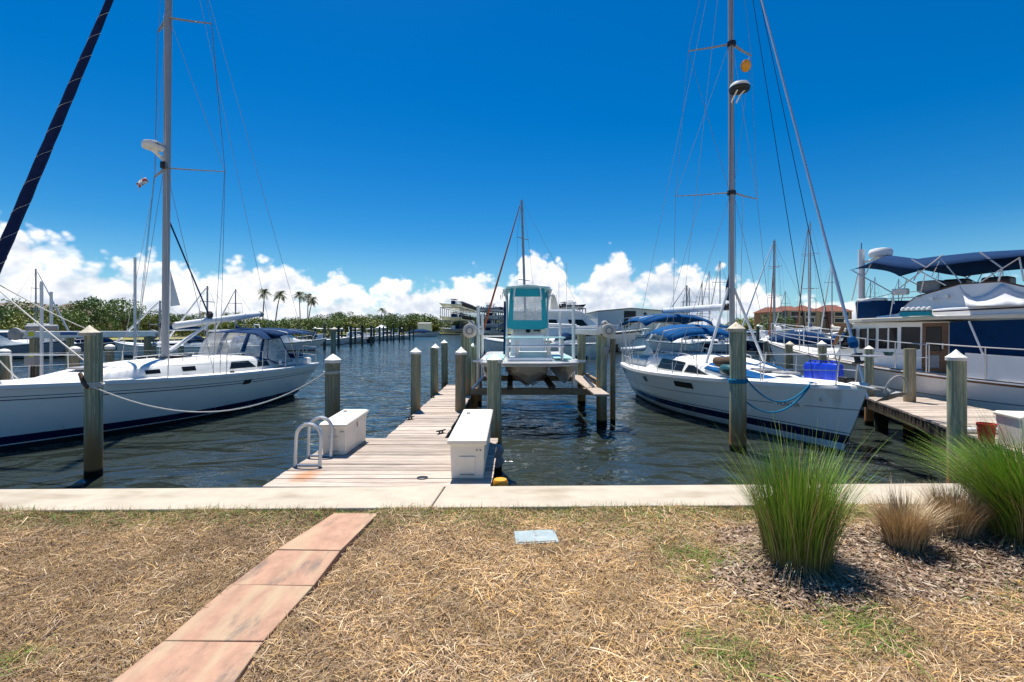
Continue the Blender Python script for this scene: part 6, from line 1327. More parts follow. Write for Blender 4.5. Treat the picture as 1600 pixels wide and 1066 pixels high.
# ----------------------------------------------------------------- lift behind the left sailboat
a, b = at(36, 522, 16.0), at(246, 523, 20.2); LL = thing('boat_lift', 'grey winch beam boat lift behind the left sailboat with cable wheel', 'boat lift', (a.x, a.y, WZ)); o_ = Vector((a.x, a.y, WZ)); zbm = a.z
dv = (b - a).normalized(); ang = math.atan2(dv.y, dv.x)
MB().box((a + b) / 2 - o_, ((b - a).length, .16, .24), ang).build('top_beam', m_alu, LL, bevel=.02)
for p in (a + dv * .3, b - dv * .4): MB().tube([Vector((p.x, p.y, -1.5)) - o_, Vector((p.x, p.y, zbm - .12)) - o_], .125, 14).build('post', m_pile2, LL, smooth=50)
for p in (a, b): w = MB().lathe([(.04, -.05), (.2, -.05), (.21, 0), (.2, .05), (.06, .06), (.05, .09), (0, .09)], p + Vector((-.12, -.12, 0)) - o_, 18, axis=(.15, -1, 0)).build('winch_wheel', m_grey, LL, smooth=40)
MB().tube([a + Vector((0, .1, .2)) - o_, a + Vector((.7, .5, .22)) - o_], .10, 10).build('winch_motor', m_grey, LL, smooth=50)
p = a.lerp(b, .06); MB().box(p + Vector((.05, -.115, 0)) - o_, (.16, .012, .16), ang).build('warning_label', m_ylabel, LL); p = a.lerp(b, .30); MB().box(p + Vector((.06, -.12, .02)) - o_, (.5, .012, .10), ang).build('maker_label', m_blabel, LL)
p = at(50, 562, 15.6); e = MB().box(p - o_, (.34, .2, .36)).build('electric_box', m_grey, LL, bevel=.02); MB().box(p + Vector((.08, -.105, .13)) - o_, (.14, .01, .08)).build('warning_label', m_ylabel, e)
for k in range(3): MB().tube([p + Vector((-.08 + .07 * k, 0, -.18)) - o_, p + Vector((-.1 + .07 * k, 0, -.9)) - o_], .02, 6).build('conduit', m_pvc if k == 0 else m_dark, LL)
for px, t_, bt, d in ((65, 440, 580, 15.6), (80, 456, 560, 17)): q = at(px, t_, d); MB().tube([Vector((q.x, q.y, -1.2)) - o_, q - o_], .045, 10).build('guide_pole', m_pvc, LL, smooth=50)
q = at(211, 440, 19.0); MB().tube([Vector((q.x, q.y, -1.0)) - o_, Vector((q.x, q.y, 4.5)) - o_], .05, 10).build('guide_pole', m_pvc, LL, smooth=50)
pile_px('green square topped post under the lift beam at left', 109, 528, 17.5, .16, cap=None)
c = at(70, 583, 14.6); fd = thing('wooden_dock', 'low grey dock seen behind the left sailboat foredeck', 'dock', (c.x, c.y, -.4)); o_ = Vector((c.x, c.y, -.4))
dock_planks(fd, o_, lambda y: -17.5, lambda y: -11.7 - (y - 14.2) * .35, 14.4, 15.7, z=-.05)
MB().box(Vector((-14.6, 14.38, -.16)) - o_, (5.8, .05, .22)).build('fascia', m_plank, fd); MB().tube([Vector((-17, 14.3, .02)) - o_, Vector((-11.8, 14.3, .02)) - o_], .04, 8).build('water_pipe', m_pvc, fd)

# ================================================================= FAR SIDE OF THE HARBOUR
m_bank = M('far_bank', (0.26, 0.25, 0.07), 0.95, var=.25, vs_=.25, spot=(.30, .24, .13), spot_t=(.5, .7), spot_s=.12)
m_mulch = M('bank_wall', (0.17, 0.15, 0.12), .9, var=.3, vs_=2)
mb = MB()
shore = [(-900, 60), (-75, 70), (-62, 88), (-66, 120), (-60, 165), (-42, 215), (-10, 222), (14, 205), (40, 175), (70, 135), (95, 95), (140, 80), (900, 70)]
LAND = -0.12
top = [(x, y, LAND) for x, y in shore]; far_ = [(x * 4.0, 3900, LAND + 2) for x, y in shore]; mid = [(x * 1.25, y + 260, LAND + .4) for x, y in shore]
low = [(x, y - .3, -1.6) for x, y in shore]
mb.grid([low, top, mid, far_], mrow=[1, 0, 0]); tag(mb.build('far_shore', [m_bank, m_mulch]), kind='structure')

# ---- leaves, trees, palms
def leaf_mat(name, a, b):
    m = M(name, a, 0.6, var=.3, vs_=.6, orand=.18, spot=b, spot_t=(.42, .66), spot_s=.45, detail=3); return m
m_leafd = leaf_mat('dark_leaves', (.085, .15, .035), (.13, .195, .045)); m_leafg = leaf_mat('green_leaves', (.11, .185, .038), (.17, .22, .046))
m_leafy = leaf_mat('yellow_green_leaves', (.16, .205, .034), (.24, .245, .05)); m_palm = leaf_mat('palm_leaves', (.07, .11, .025), (.14, .145, .035))
m_bark = M('bark', (.16, .125, .09), .95, var=.3, vs_=3)
def leaf_mesh(name, centres, radii, per, size, mat, squash=.75):
    P, S = [], []
    for c, r in zip(centres, radii):
        n = int(per * r * r); d = rng.normal(size=(n, 3)); d /= np.linalg.norm(d, axis=1, keepdims=True); q = np.array(c) + d * r * (.45 + .6 * rng.random((n, 1)) ** .6) * np.array([1, 1, squash]); P.append(q); S.append(np.full(n, size))
    P = np.concatenate(P); n = len(P); sz = np.concatenate(S) * (.6 + .8 * rng.random(n))
    a = rng.normal(size=(n, 3)); a /= np.linalg.norm(a, axis=1, keepdims=True); b = np.cross(a, rng.normal(size=(n, 3))); b /= np.linalg.norm(b, axis=1, keepdims=True)
    a = a * sz[:, None]; b = b * (sz * .55)[:, None]
    V = np.stack([P - a, P - b * .8 + a * .2, P + a, P + b * .8 - a * .1], 1).reshape(-1, 3)
    me = bpy.data.meshes.new(name); me.vertices.add(len(V)); me.vertices.foreach_set('co', V.astype(np.float32).ravel()); me.loops.add(4 * n); me.loops.foreach_set('vertex_index', np.arange(4 * n, dtype=np.int32))
    me.polygons.add(n); me.polygons.foreach_set('loop_start', np.arange(0, 4 * n, 4, dtype=np.int32)); me.polygons.foreach_set('loop_total', np.full(n, 4, dtype=np.int32)); me.update(calc_edges=True); me.materials.append(mat); return me
def tree_proto(mat, h, w, seed, per=52, size=.26, trunkh=.35, nb=16):
    r_ = random.Random(seed); t = thing('broadleaf_tree', 'x', 'tree'); cs, rs = [], []; mb = MB(); th = h * trunkh
    mb.tube([(0, 0, -.3), (.1, 0, th * .5), (0, .1, th)], [.05 * h * .6, .035 * h * .6, .03 * h * .6], 7)
    for k in range(nb):
        a = r_.uniform(0, 6.28); q = r_.uniform(.1, 1) ** .6; z = h * r_.uniform(trunkh * .9, .92); shp = math.sin(math.pi * min(1, max(.12, (z / h - trunkh * .6) / (1.06 - trunkh * .6)))) ** .6
        c = (math.cos(a) * w * .5 * q * shp, math.sin(a) * w * .5 * q * shp, z); cs.append(c); rs.append(w * r_.uniform(.13, .22))
        if k < 9: mb.tube([(0, 0, th * .9), (c[0] * .5, c[1] * .5, (th + c[2]) * .52), c], [.015 * h, .010 * h, .004 * h], 5)
    mb.build('trunk', m_bark, t); link('crown', leaf_mesh('crown', cs, rs, per, size, mat), t); return t
def palm_proto(h, seed, nf=30, fl=2.6, bend=.6):
    r_ = random.Random(seed); t = thing('palm_tree', 'x', 'palm tree'); tip = Vector((bend, r_.uniform(-.3, .3), h))
    MB().tube([(0, 0, -.3), Vector((bend * .15, 0, h * .35)), Vector((bend * .5, 0, h * .7)), tip], [.24, .17, .15, .13], 8).lathe([(.13, -.6), (.22, -.2), (.16, .2), (0, .3)], tip, 8).build('trunk', m_bark, t, smooth=50)
    vs, fs = [], []; mb = MB()
    for k in range(nf):
        a = 6.283 * k / nf + r_.uniform(-.2, .2); el = r_.uniform(-.35, 1.2); L = fl * r_.uniform(.8, 1.1); n = 9; pts = []
        for i in range(n + 1):
            f = i / n; rr = L * f * math.cos(el) * (1 - .10 * f); z = L * f * math.sin(el) - (1.05 + .35 * math.cos(el)) * L * .42 * f * f; pts.append(tip + Vector((math.cos(a) * rr, math.sin(a) * rr, z)))
        sd = Vector((-math.sin(a), math.cos(a), 0))
        for i in range(n):
            for s in (1, -1):
                ll = L * .30 * math.sin(math.pi * (.15 + .8 * i / n)); p = pts[i]; q = pts[i].lerp(pts[i + 1], .75); e = (p + q) / 2 + sd * s * ll + (pts[i + 1] - pts[i]).normalized() * ll * .6 + Vector((0, 0, -.45 * ll))
                mb.add([p, q, e], [(0, 1, 2)])
    mb.build('crown', m_palm, t, fix=False); return t
protos = [tree_proto(m_leafd, 8, 8, 1), tree_proto(m_leafg, 7.5, 9, 2), tree_proto(m_leafy, 6, 8, 3, trunkh=.2), tree_proto(m_leafg, 9, 7.5, 4), tree_proto(m_leafd, 7, 10, 5, trunkh=.22, nb=20)]
used = [False] * 5
def put(protolist, i, loc, rz, sc, label, group):
    t = protolist[i]
    if not used_map.get((id(protolist), i)):
        used_map[(id(protolist), i)] = True; t.location = loc; t.rotation_euler = (0, 0, rz); t.scale = sc; t['label'] = label; t['group'] = group; return t
    return copy_tree(t, loc, rz, label, group, sc)
used_map = {}
# left shore: trees one can tell apart (px, top row, distance, kind)
ORD = ['first', 'second', 'third', 'fourth', 'fifth', 'sixth', 'seventh', 'eighth', 'ninth', 'tenth', 'eleventh', 'twelfth', 'thirteenth', 'fourteenth', 'fifteenth', 'sixteenth', 'seventeenth', 'eighteenth', 'nineteenth', 'twentieth',
       'twenty first', 'twenty second', 'twenty third', 'twenty fourth', 'twenty fifth', 'twenty sixth', 'twenty seventh', 'twenty eighth', 'twenty ninth', 'thirtieth']
hts = [8, 7.5, 6, 9, 7]
lt = [(-60, 478, 100, 0), (5, 478, 98, 1), (38, 474, 104, 4), (70, 486, 96, 2), (120, 482, 97, 1), (140, 470, 104, 3), (168, 464, 108, 0), (195, 468, 104, 3), (225, 481, 112, 1), (252, 490, 110, 2), (285, 489, 112, 1), (303, 494, 120, 4),
      (330, 497, 118, 2), (356, 496, 122, 1), (385, 496, 124, 2), (412, 500, 128, 4), (440, 499, 134, 1), (468, 497, 138, 2), (495, 498, 140, 1)]
for k, (px, ty, d, i) in enumerate(lt):
    p = at(px, 515, d); h = CZ + (515 - ty) * d / F - LAND; s = h / hts[i]
    put(protos, i, (p.x, d, LAND), rnd.uniform(0, 6), (s * 1.15, s * 1.15, s), '%s leafy tree of the left shore, counted from the frame edge' % ORD[k], 'trees on the left shore')
# hedge at the feet of the trees: one mass
cs, rs = [], []
for px in range(-150, 520, 7):
    d = 92 + max(0, px - 60) * .10 + rnd.uniform(-2, 4); p = at(px, 515, d); hh = rnd.uniform(1.3, 2.3) * (1.0 if px < 330 else .9); cs.append((p.x, d, LAND + hh * .55)); rs.append(hh)
tag(link('hedge', leaf_mesh('hedge', cs, rs, 60, .22, m_leafy, 1.0)), 'low yellow green mangrove hedge along the left shore', kind='stuff')
palms = [palm_proto(12.5, 3), palm_proto(12, 5, bend=1.6), palm_proto(9, 8, 18, 2.4, .2)]
pl_ = [(413, 455, 150, 0, 0.2), (437, 457, 150, 1, 0.0), (467, 459, 152, 0, 2.8), (480, 462, 154, 0, 1.9), (487, 466, 150, 1, .2), (316, 482, 120, 2, 1), (352, 484, 122, 2, 2), (372, 483, 124, 2, 4), (596, 479, 205, 0, 1), (402, 492, 140, 2, 3), (455, 494, 142, 2, 1), (577, 487, 200, 2, .3)]
ph = [12.5, 12, 9]
pn = ['tall palm at the left of the five tall palms', 'second of the five tall palms, leaning right', 'third of the five tall palms', 'fourth of the five tall palms, closest to its neighbour', 'last of the five tall palms, leaning right', 'short palm just right of the topping lift', 'short palm above the boom middle', 'short palm above the boom end', 'lone palm beside the white gazebo', 'low palm under the leftmost tall palm', 'low palm between the tall palms', 'small palm left of the white gazebo']
for k, (px, ty, d, i, rz) in enumerate(pl_):
    p = at(px, 515, d); h = CZ + (515 - ty) * d / F - LAND; s = h / (ph[i] + 1.9); off = {0: .6, 1: 1.6, 2: .2}[i] * s
    put(palms, i, (p.x - off * math.cos(rz), d, LAND), rz, (s * 1.12,) * 3 if k < 5 else (s * 1.3, s * 1.3, s), pn[k] + ' on the far shore', 'palms on the far shore')
ft_ = [(508, 494, 175, 1), (520, 492, 190, 4), (535, 490, 196, 0), (540, 487, 205, 3), (552, 495, 190, 2), (566, 494, 188, 2), (585, 492, 215, 0), (603, 492, 235, 1), (615, 489, 245, 0), (626, 489, 240, 1), (640, 497, 245, 2), (652, 491, 258, 3), (661, 488, 255, 1), (676, 496, 262, 2), (712, 500, 280, 1), (752, 495, 250, 0), (768, 496, 245, 4), (1015, 502, 230, 2), (1165, 497, 190, 2), (1180, 496, 186, 2), (1192, 500, 180, 1), (1215, 491, 150, 4), (1222, 493, 146, 0)]
for k, (px, ty, d, i) in enumerate(ft_):
    p = at(px, 515, d); h = CZ + (515 - ty) * d / F - LAND; s = h / hts[i]
    put(protos, i, (p.x, d, LAND), rnd.uniform(0, 6), (s * 1.3, s * 1.3, s), '%s tree in the far treeline, counted rightwards from the tall palms' % ORD[k], 'far treeline')
cs, rs = [], []
for px in range(495, 800, 3):
    d = 268 + rnd.uniform(-8, 14); p = at(px, 515, d); hh = rnd.uniform(3.2, 5.2); cs.append((p.x, d, LAND + hh * .6)); rs.append(hh)
for px in list(range(950, 1210, 4)) + list(range(1330, 2000, 6)):
    d = 215 + rnd.uniform(-8, 14); p = at(px, 515, d); hh = rnd.uniform(1.8, 3.2); cs.append((p.x, d, LAND + hh * .6)); rs.append(hh)
for px in range(-1200, 520, 10):
    d = 210 + rnd.uniform(-8, 14); p = at(px, 515, d); hh = rnd.uniform(3.0, 4.6); cs.append((p.x, d, LAND + hh * .6)); rs.append(hh)
tag(link('woodland', leaf_mesh('woodland', cs, rs, 18, .60, m_leafg, .9)), 'distant green woodland closing the far shore', kind='stuff')

# ---- buildings
m_wallw = M('white_metal_wall', (.74, .75, .76), .6, var=.05, vs_=.3); m_roofr = M('red_roof', (.20, .085, .06), .85, var=.2, vs_=2); m_roofb = M('brown_roof', (.20, .16, .13), .9, var=.2, vs_=2)
m_stucco = M('tan_stucco', (.42, .31, .22), .9, var=.08, vs_=1); m_pink = M('rose_stucco', (.36, .19, .13), .9, var=.08, vs_=1)
# white warehouse
d = 175.0; S_ = d / F
a, b = at(934, 515, d), at(1075, 515, d); wh = thing('warehouse', 'low white metal warehouse with dark open door and blue emblem on the far shore', 'building', (a.x, d, LAND)); W = b.x - a.x; he = (515 - 487) * S_ + CZ - LAND; hp = (515 - 482.5) * S_ + CZ - LAND
MB().plate([(0, 0, 0), (W, 0, 0), (W, 0, he - .6), (W * .37, 0, hp), (0, 0, he)], (0, 30, 0)).build('wall', m_wallw, wh); xs__ = lambda px: (px - PX0) * S_ - a.x
MB().plate([(-.3, -.3, he + .05), (W * .37, -.3, hp + .05), (W + .3, -.3, he - .55), (W + .3, -.3, he - .25), (W * .37, -.3, hp + .35), (-.3, -.3, he + .35)], (0, 30.6, 0)).build('roof', m_grey, wh)
MB().plate([(xs__(975), -.06, 2.0), (xs__(993.5), -.06, 2.0 + 2.2), (xs__(993.5), -.06, (515 - 485.5) * S_ + CZ), (xs__(975), -.06, (515 - 485.5) * S_ + CZ)], (0, .05, 0)).build('door', m_dark, wh)
cx_, cz_ = xs__(1008), (515 - 490) * S_ + CZ; em = []
for k in range(10): w = math.pi / 2 + k * math.pi / 5; r = .85 if k % 2 == 0 else .42; em.append((cx_ + r * math.cos(w) * 1.05, -.08, cz_ + r * math.sin(w)))
MB().plate(em, (0, .06, 0)).build('emblem', m_navy, wh); MB().box((cx_, -.06, cz_ - .75), (1.7, .05, .18)).build('emblem_band', m_grey, wh)
for px in (1021, 1038): MB().box((xs__(px), -.05, he * .5), (.12, .06, he - .8)).build('wall_seam', m_grey, wh)
# low grey shed and gazebo, left villa roofs, condo row
d = 235.0; S_ = d / F; a = at(653, 515, d); sh_ = thing('shed', 'low pale grey shed on the far grassy bank', 'building', (a.x, d, LAND)); hh = (515 - 506) * S_ + CZ - LAND
MB().box((3.1, 2, hh / 2), (6.4, 4, hh)).build('wall', m_wallw, sh_); MB().plate([(-.3, -.3, hh), (6.5, -.3, hh), (6.5, 2, hh + .5), (-.3, 2, hh + .5)], (0, 0, .15)).build('roof', m_grey, sh_)
d = 160.0; a = at(596, 515, d); gz = thing('gazebo', 'small white gazebo with pointed roof on the far dock', 'gazebo', (a.x, d, LAND)); S_ = d / F
for k in range(6): w = math.pi * k / 3 + .3; MB().tube([(1.5 * math.cos(w), 1.5 * math.sin(w), 0), (1.5 * math.cos(w), 1.5 * math.sin(w), 2.2)], .12, 6).build('post', m_wallw, gz)
MB().lathe([(2.0, 2.15), (2.0, 2.3), (.3, 3.2), (.25, 3.4), (0, 3.5)], n=6).build('roof', m_wallw, gz); MB().lathe([(1.45, 0), (1.45, .9), (1.4, .9), (1.4, 0)], n=6).build('railing', m_wallw, gz)
def house(name, label, px0, px1, eave, ridge, d, wall, roof, depth=10, wins=(), hip=.18, base=0, z0=LAND):
    S_ = d / F; a, b = at(px0, 515, d), at(px1, 515, d); t = thing(name, label, 'building', ((a.x + b.x) / 2, d, z0)); w = (b.x - a.x); he = (515 - eave) * S_ + CZ - z0; hr = (515 - ridge) * S_ + CZ - z0; h = w / 2
    MB().box((0, depth / 2, he / 2), (w, depth, he)).build('wall', wall, t); e = .5; k = w * hip
    MB().add([(-h - e, -e, he - .1), (h + e, -e, he - .1), (h + e, depth + e, he - .1), (-h - e, depth + e, he - .1), (-h + k, depth / 2, hr), (h - k, depth / 2, hr)], [(0, 1, 5, 4), (1, 2, 5), (2, 3, 4, 5), (3, 0, 4), (3, 2, 1, 0)]).build('roof', roof, t)
    for (q0, r0, q1, r1) in wins:
        x0, x1 = (q0 - PX0) * S_ - (a.x + b.x) / 2, (q1 - PX0) * S_ - (a.x + b.x) / 2; za, zb2 = (515 - r1) * S_ + CZ - z0, (515 - r0) * S_ + CZ - z0; f = MB().box(((x0 + x1) / 2, -.02, (za + zb2) / 2), (x1 - x0 + .3, .1, zb2 - za + .3)).build('window', m_wallw, t); MB().box(((x0 + x1) / 2, -.06, (za + zb2) / 2), (x1 - x0, .1, zb2 - za)).build('pane', m_glass, f)
    return t
house('villa', 'brown roofed waterside house behind the trees at left', 56, 112, 489, 473, 118, m_stucco, m_roofb, 12, [(77, 493, 84, 498), (99, 500, 105, 507), (90, 493, 96, 498)])
house('villa', 'long brown roofed house at the left frame edge behind trees', -90, 48, 480, 471, 126, m_stucco, m_roofb, 12, [(5, 486, 12, 492), (20, 486, 30, 492)])
house('villa', 'distant house with blue grey roof above the treeline', 514, 531, 500, 495, 250, m_wallw, m_grey, 8)
house('condominium', 'red roofed condominium block, left end of the row behind the masts', 1206, 1232, 487, 479, 150, m_pink, m_roofr, 11, [(1216, 489, 1222, 494), (1224, 489, 1230, 494), (1222, 498, 1229, 504)])
house('condominium', 'red hip roofed condominium block, second of the row behind the masts', 1231, 1256, 485, 477, 148, m_stucco, m_roofr, 11, [(1236, 487, 1248, 494), (1236, 496, 1248, 505), (1250, 488, 1254, 494)])
house('condominium', 'red roofed condominium block, third of the row with pointed gable', 1257, 1281, 486, 475, 147, m_stucco, m_roofr, 11, [(1259, 488, 1274, 494), (1259, 497, 1272, 504)], hip=.5)
house('condominium', 'lower condominium wing with tan front between the red gables', 1281, 1300, 487, 481, 149, m_stucco, m_roofr, 11, [(1284, 488, 1290, 491), (1292, 488, 1297, 491), (1284, 495, 1296, 499)])
house('condominium', 'red roofed condominium block, right end beside the trawler windscreen', 1300, 1331, 486, 476, 146, m_pink, m_roofr, 11, [(1304, 488, 1316, 494), (1318, 488, 1326, 494), (1304, 498, 1322, 504)])
house('villa', 'small white low house on the far shore left of the condominiums', 1172, 1203, 502, 497, 190, m_wallw, m_wallw, 8)

# ---- dry stack racks with boats
m_steel = M('rack_steel', (.17, .18, .20), .6, .3, var=.1)
def rack(label, px0, px1, top, d, ang, n, levels, gl, pitch=3.2, dep=6, sc=1.0, turn=-90):
    a = at(px0, 515, d); t = thing('boat_rack', label, 'boat rack', (a.x, d, LAND), ang); S_ = d / F; L = n * pitch; H = (515 - top) * S_ + CZ - LAND - 1.6 * sc
    for i in range(n + 1):
        for y in (0, dep): MB().box((i * pitch, y, H / 2), (.25, .25, H)).build('column', m_steel, t)
    for k in range(levels):
        z = H * (k + 1) / levels
        for y in (0, dep): MB().box((L / 2, y, z - .15), (L, .22, .3)).build('beam', m_steel, t)
        for i in (0, n): MB().box((i * pitch, dep / 2, z - .15), (.18, dep - .24, .24)).build('beam', m_steel, t)
    Mx = Matrix.Translation((a.x, d, LAND)) @ Matrix.Rotation(ang, 4, 'Z'); u = Vector((math.cos(ang + R(turn)), math.sin(ang + R(turn)), 0))
    for k in range(levels + 1):
        for i in range(n):
            z = H * k / levels + (.05 if k else .5); c = Mx @ Vector((i * pitch + pitch / 2, dep / 2, z)) - u * 3.4 * sc
            rack_boat(c, ang + R(turn), '%s boat from the outer end on %s of the %s' % (ORD[i], ['the ground', 'the first shelf', 'the second shelf', 'the top'][k if k < levels else 3], gl), sc)
    return t
rb_proto = {}
def rack_boat(loc, rz, label, sc=1.0):
    k = rnd.choice((0, 1, 2))
    if k not in rb_proto:
        H_ = Hull(7.2, 2.5, .95, .95, 1.35, tw=.9, ovb=1.2, ovs=0, zb=0.0, tmax=.5, pm=.5, pb=.9, bowp=2.2); t = thing('rack_boat', 'x', 'motor boat', (0, 0, 0), 0, 'boats stored on the racks')
        H_.build(t, [(lambda s: .02, 0), (lambda s: .5, 1), (lambda s: H_.sheer(s) - .08, 1), (lambda s: H_.sheer(s), 1)], [m_gel, (m_gel, m_navy, m_greyhull)[k]], n=10); H_.build_deck(t, m_deck, n=8)
        MB().box((2.8, 0, 1.5), (1.2, .9, 1.1)).build('console', m_white if k else m_navcv, t, bevel=.05); MB().box((-.25, 0, 1.0), (.5, .45, 1.3)).build('outboard', m_dark, t, bevel=.08)
        if k != 1: MB().box((2.7, 0, 2.55), (1.8, 1.7, .08)).box((2.2, .7, 1.9), (.06, .06, 1.4)).box((3.2, .7, 1.9), (.06, .06, 1.4)).box((2.2, -.7, 1.9), (.06, .06, 1.4)).box((3.2, -.7, 1.9), (.06, .06, 1.4)).build('t_top', m_navcv, t)
        rb_proto[k] = t; t.location = loc; t.rotation_euler = (0, 0, rz); t.scale = (sc,) * 3; t['label'] = label; return t
    return copy_tree(rb_proto[k], loc, rz, label, None, (sc,) * 3)
rack('three storey boat rack on the far shore left of the lift', 719, 735, 472, 228, R(87), 13, 2, 'far left boat rack', 5.2, 9.5, 1.55, 90)
rack('boat rack half hidden behind the teal boat enclosure', 779, 800, 478, 150, R(80), 4, 3, 'middle boat rack')
rack('boat rack standing left of the white warehouse', 915, 930, 474, 160, R(100), 5, 2, 'rack by the warehouse')

# ---- far boats
def motor_bg(label, px, wl, length, head, kind=0, hullm=None, scale_beam=.3, group='motor boats moored across the harbour', name='motor_boat'):
    p = on_water(px, wl); L = length; H_ = Hull(L, L * scale_beam, .10 * L, .095 * L, .15 * L, tw=.88, ovb=.14 * L, ovs=0, tmax=.5, pm=.25, pb=.7, bowp=2.3)
    u = Vector((math.cos(head), math.sin(head))); t = thing(name, label, 'motor boat', (p.x - u.x * L / 2, p.y - u.y * L / 2, WZ), head, group)
    H_.build(t, [(lambda s: -.3, 0), (lambda s: .08, 1), (lambda s: H_.sheer(s) - .12, 2), (lambda s: H_.sheer(s) - .05, 1), (lambda s: H_.sheer(s), 1)], [m_bottom, hullm or m_gel, m_navy], n=14); H_.build_deck(t, m_deck, n=12)
    z = H_.fm; B = L * scale_beam
    if kind == 0:      # open boat with console and top
        MB().box((L * .42, 0, z + .45), (L * .13, B * .35, .95)).build('console', m_white, t, bevel=.05); mb = MB()
        for s in (-1, 1):
            for x in (.34, .5): mb.tube([(L * x, s * B * .25, z), (L * x, s * B * .25, z + 1.75)], .035, 5)
        mb.build('top_frame', m_alu, t); canopy('t_top', t, [(L * .30, B * .32, z + 1.72, z + 1.78), (L * .42, B * .34, z + 1.76, z + 1.86), (L * .56, B * .32, z + 1.72, z + 1.78)], m_navcv if rnd.random() < .5 else m_white)
        for s in (-.18, .18): MB().box((-.22, s * B, z - .1), (.4, .35, 1.1)).build('outboard', m_dark, t, bevel=.08)
    elif kind == 1:    # cabin cruiser
        mb = MB(); rings = []
        for x, w, h in ((.12, .36, .9), (.2, .40, 1.25), (.48, .38, 1.3), (.62, .30, .45), (.80, .2, .12)): rings.append([(L * x, -B * w, z - .05), (L * x, B * w, z - .05), (L * x, B * w * .86, z + h), (L * x, -B * w * .86, z + h)])
        mb.loft(rings).build('cabin', m_gel, t, bevel=.05)
        for s in (-1, 1): MB().plate([(L * .24, s * (B * .385), z + .55), (L * .46, s * B * .365, z + .55), (L * .44, s * B * .345, z + 1.05), (L * .26, s * B * .36, z + 1.05)], (0, s * .03, 0)).build('side_window', m_glass, t)
        MB().plate([(L * .60, -B * .27, z + .55), (L * .60, B * .27, z + .55), (L * .51, B * .31, z + 1.15), (L * .51, -B * .31, z + 1.15)], (.03, 0, .03)).build('windscreen', m_glass, t)
        mb = MB(); mb.tube([(L * .2, -B * .36, z + 1.2), (L * .17, -B * .34, z + 2.1), (L * .17, B * .34, z + 2.1), (L * .2, B * .36, z + 1.2)], .06, 6); mb.build('radar_arch', m_gel, t); mb = MB()
        for s in (-1, 1): mb.tube([H_.deck(q, s * .9) + Vector((0, 0, .6)) for q in np.linspace(.5, .98, 8)], .02, 5); [mb.tube([H_.deck(q, s * .9), H_.deck(q, s * .9) + Vector((0, 0, .6))], .018, 5) for q in np.linspace(.5, .98, 5)]
        mb.build('bow_rail', m_ss, t)
    else:              # covered boat
        canopy('boat_cover', t, [(.2, B * .42, z + .1, z + .5), (L * .3, B * .48, z + .15, z + 1.3), (L * .5, B * .47, z + .15, z + 1.4), (L * .75, B * .3, z + .3, z + .6)], m_navcv)
    return t
def sail_bg(label, px, wl, length, head, mpx=None, mtop=None, hullm=None, cover=None, red=False, beam=.31, group='sailboats moored across the harbour', mast_r=.075, rake=0, jib=None):
    p = on_water(mpx or px, wl); L = length; H_ = Hull(L, L * beam, .095 * L, .09 * L, .125 * L, tw=.6, ovb=.08 * L, ovs=.05 * L, tmax=.42, pm=.3, pb=.65)
    u = Vector((math.cos(head), math.sin(head))); t = thing('sailboat', label, 'sailboat', (p.x - u.x * L * .56, p.y - u.y * L * .56, WZ), head, group)
    H_.build(t, [(lambda s: -.3, 0), (lambda s: .08, 1), (lambda s: .22, 2), (lambda s: H_.sheer(s) - .10, 1), (lambda s: H_.sheer(s), 1)], [m_bottom, hullm or m_gel, m_navy if hullm is None else m_gel], n=14); H_.build_deck(t, m_deck, n=12)
    T = Trunk(H_, [(L * .2, L * .1, .3), (L * .26, L * .115, .5), (L * .5, L * .10, .42), (L * .72, L * .06, .1)]); T.build(t, m_deck)
    for s in (-1, 1): T.window(t, (L * .28, L * .46, L * .29, L * .45), (.3, .75), s)
    y = p.y; H = CZ + (515 - (mtop or 420)) * y / F - WZ; mx = L * .56; m0 = T.top(mx); mt2 = Vector((mx - rake, 0, H)); m_ = mast(t, m0, mt2, mast_r * 2.4, mast_r * 1.7, m_mast)
    for f in (.42, .72): MB().tube([m0.lerp(mt2, f) + Vector((0, -.9, 0)), m0.lerp(mt2, f) + Vector((0, .9, 0))], .035, 5).build('spreader', m_mast, m_)
    bz = m0.z + 1.0; bm_ = MB().tube([(mx - .15, 0, bz), (L * .14, 0, bz + .1)], .08, 8).build('boom', m_boom, t)
    if cover: MB().tube([(mx - .1, 0, bz + .45), (mx - .6, 0, bz + .28), (L * .16, 0, bz + .18)], [.26, .2, .10], 8, flat=.6).build('sail_cover', cover, bm_, smooth=60)
    st = Vector((L * .97, 0, H_.fb)); wires(t, [(mt2, H_.deck(.01, 0))], .012, 'backstay')
    for s in (-1, 1): wires(t, [(H_.deck(.54, s * .9), m0.lerp(mt2, .72) + Vector((0, s * .9, 0))), (m0.lerp(mt2, .72) + Vector((0, s * .9, 0)), mt2)], .012)
    jr_ = MB().tube([st, st.lerp(mt2, .3), st.lerp(mt2, .96)], [.09, .10, .04], 7).build('furled_jib', m_orange if red else (jib or m_boom), t)
    canopy('dodger', t, [(L * .19, L * .1, m0.z - .1, m0.z + .35), (L * .24, L * .115, m0.z + .1, m0.z + .55), (L * .29, L * .1, m0.z - .2, m0.z + .1)], m_blucv if rnd.random() < .5 else m_navcv); mb = MB()
    for s in (-1, 1): mb.tube([H_.deck(q, s * .93) + Vector((0, 0, .6)) for q in np.linspace(.05, .97, 10)], .012, 4); [mb.tube([H_.deck(q, s * .93), H_.deck(q, s * .93) + Vector((0, 0, .6))], .014, 4) for q in np.linspace(.05, .97, 7)]
    mb.build('guard_rail', m_ss, t); return t
PI = math.pi
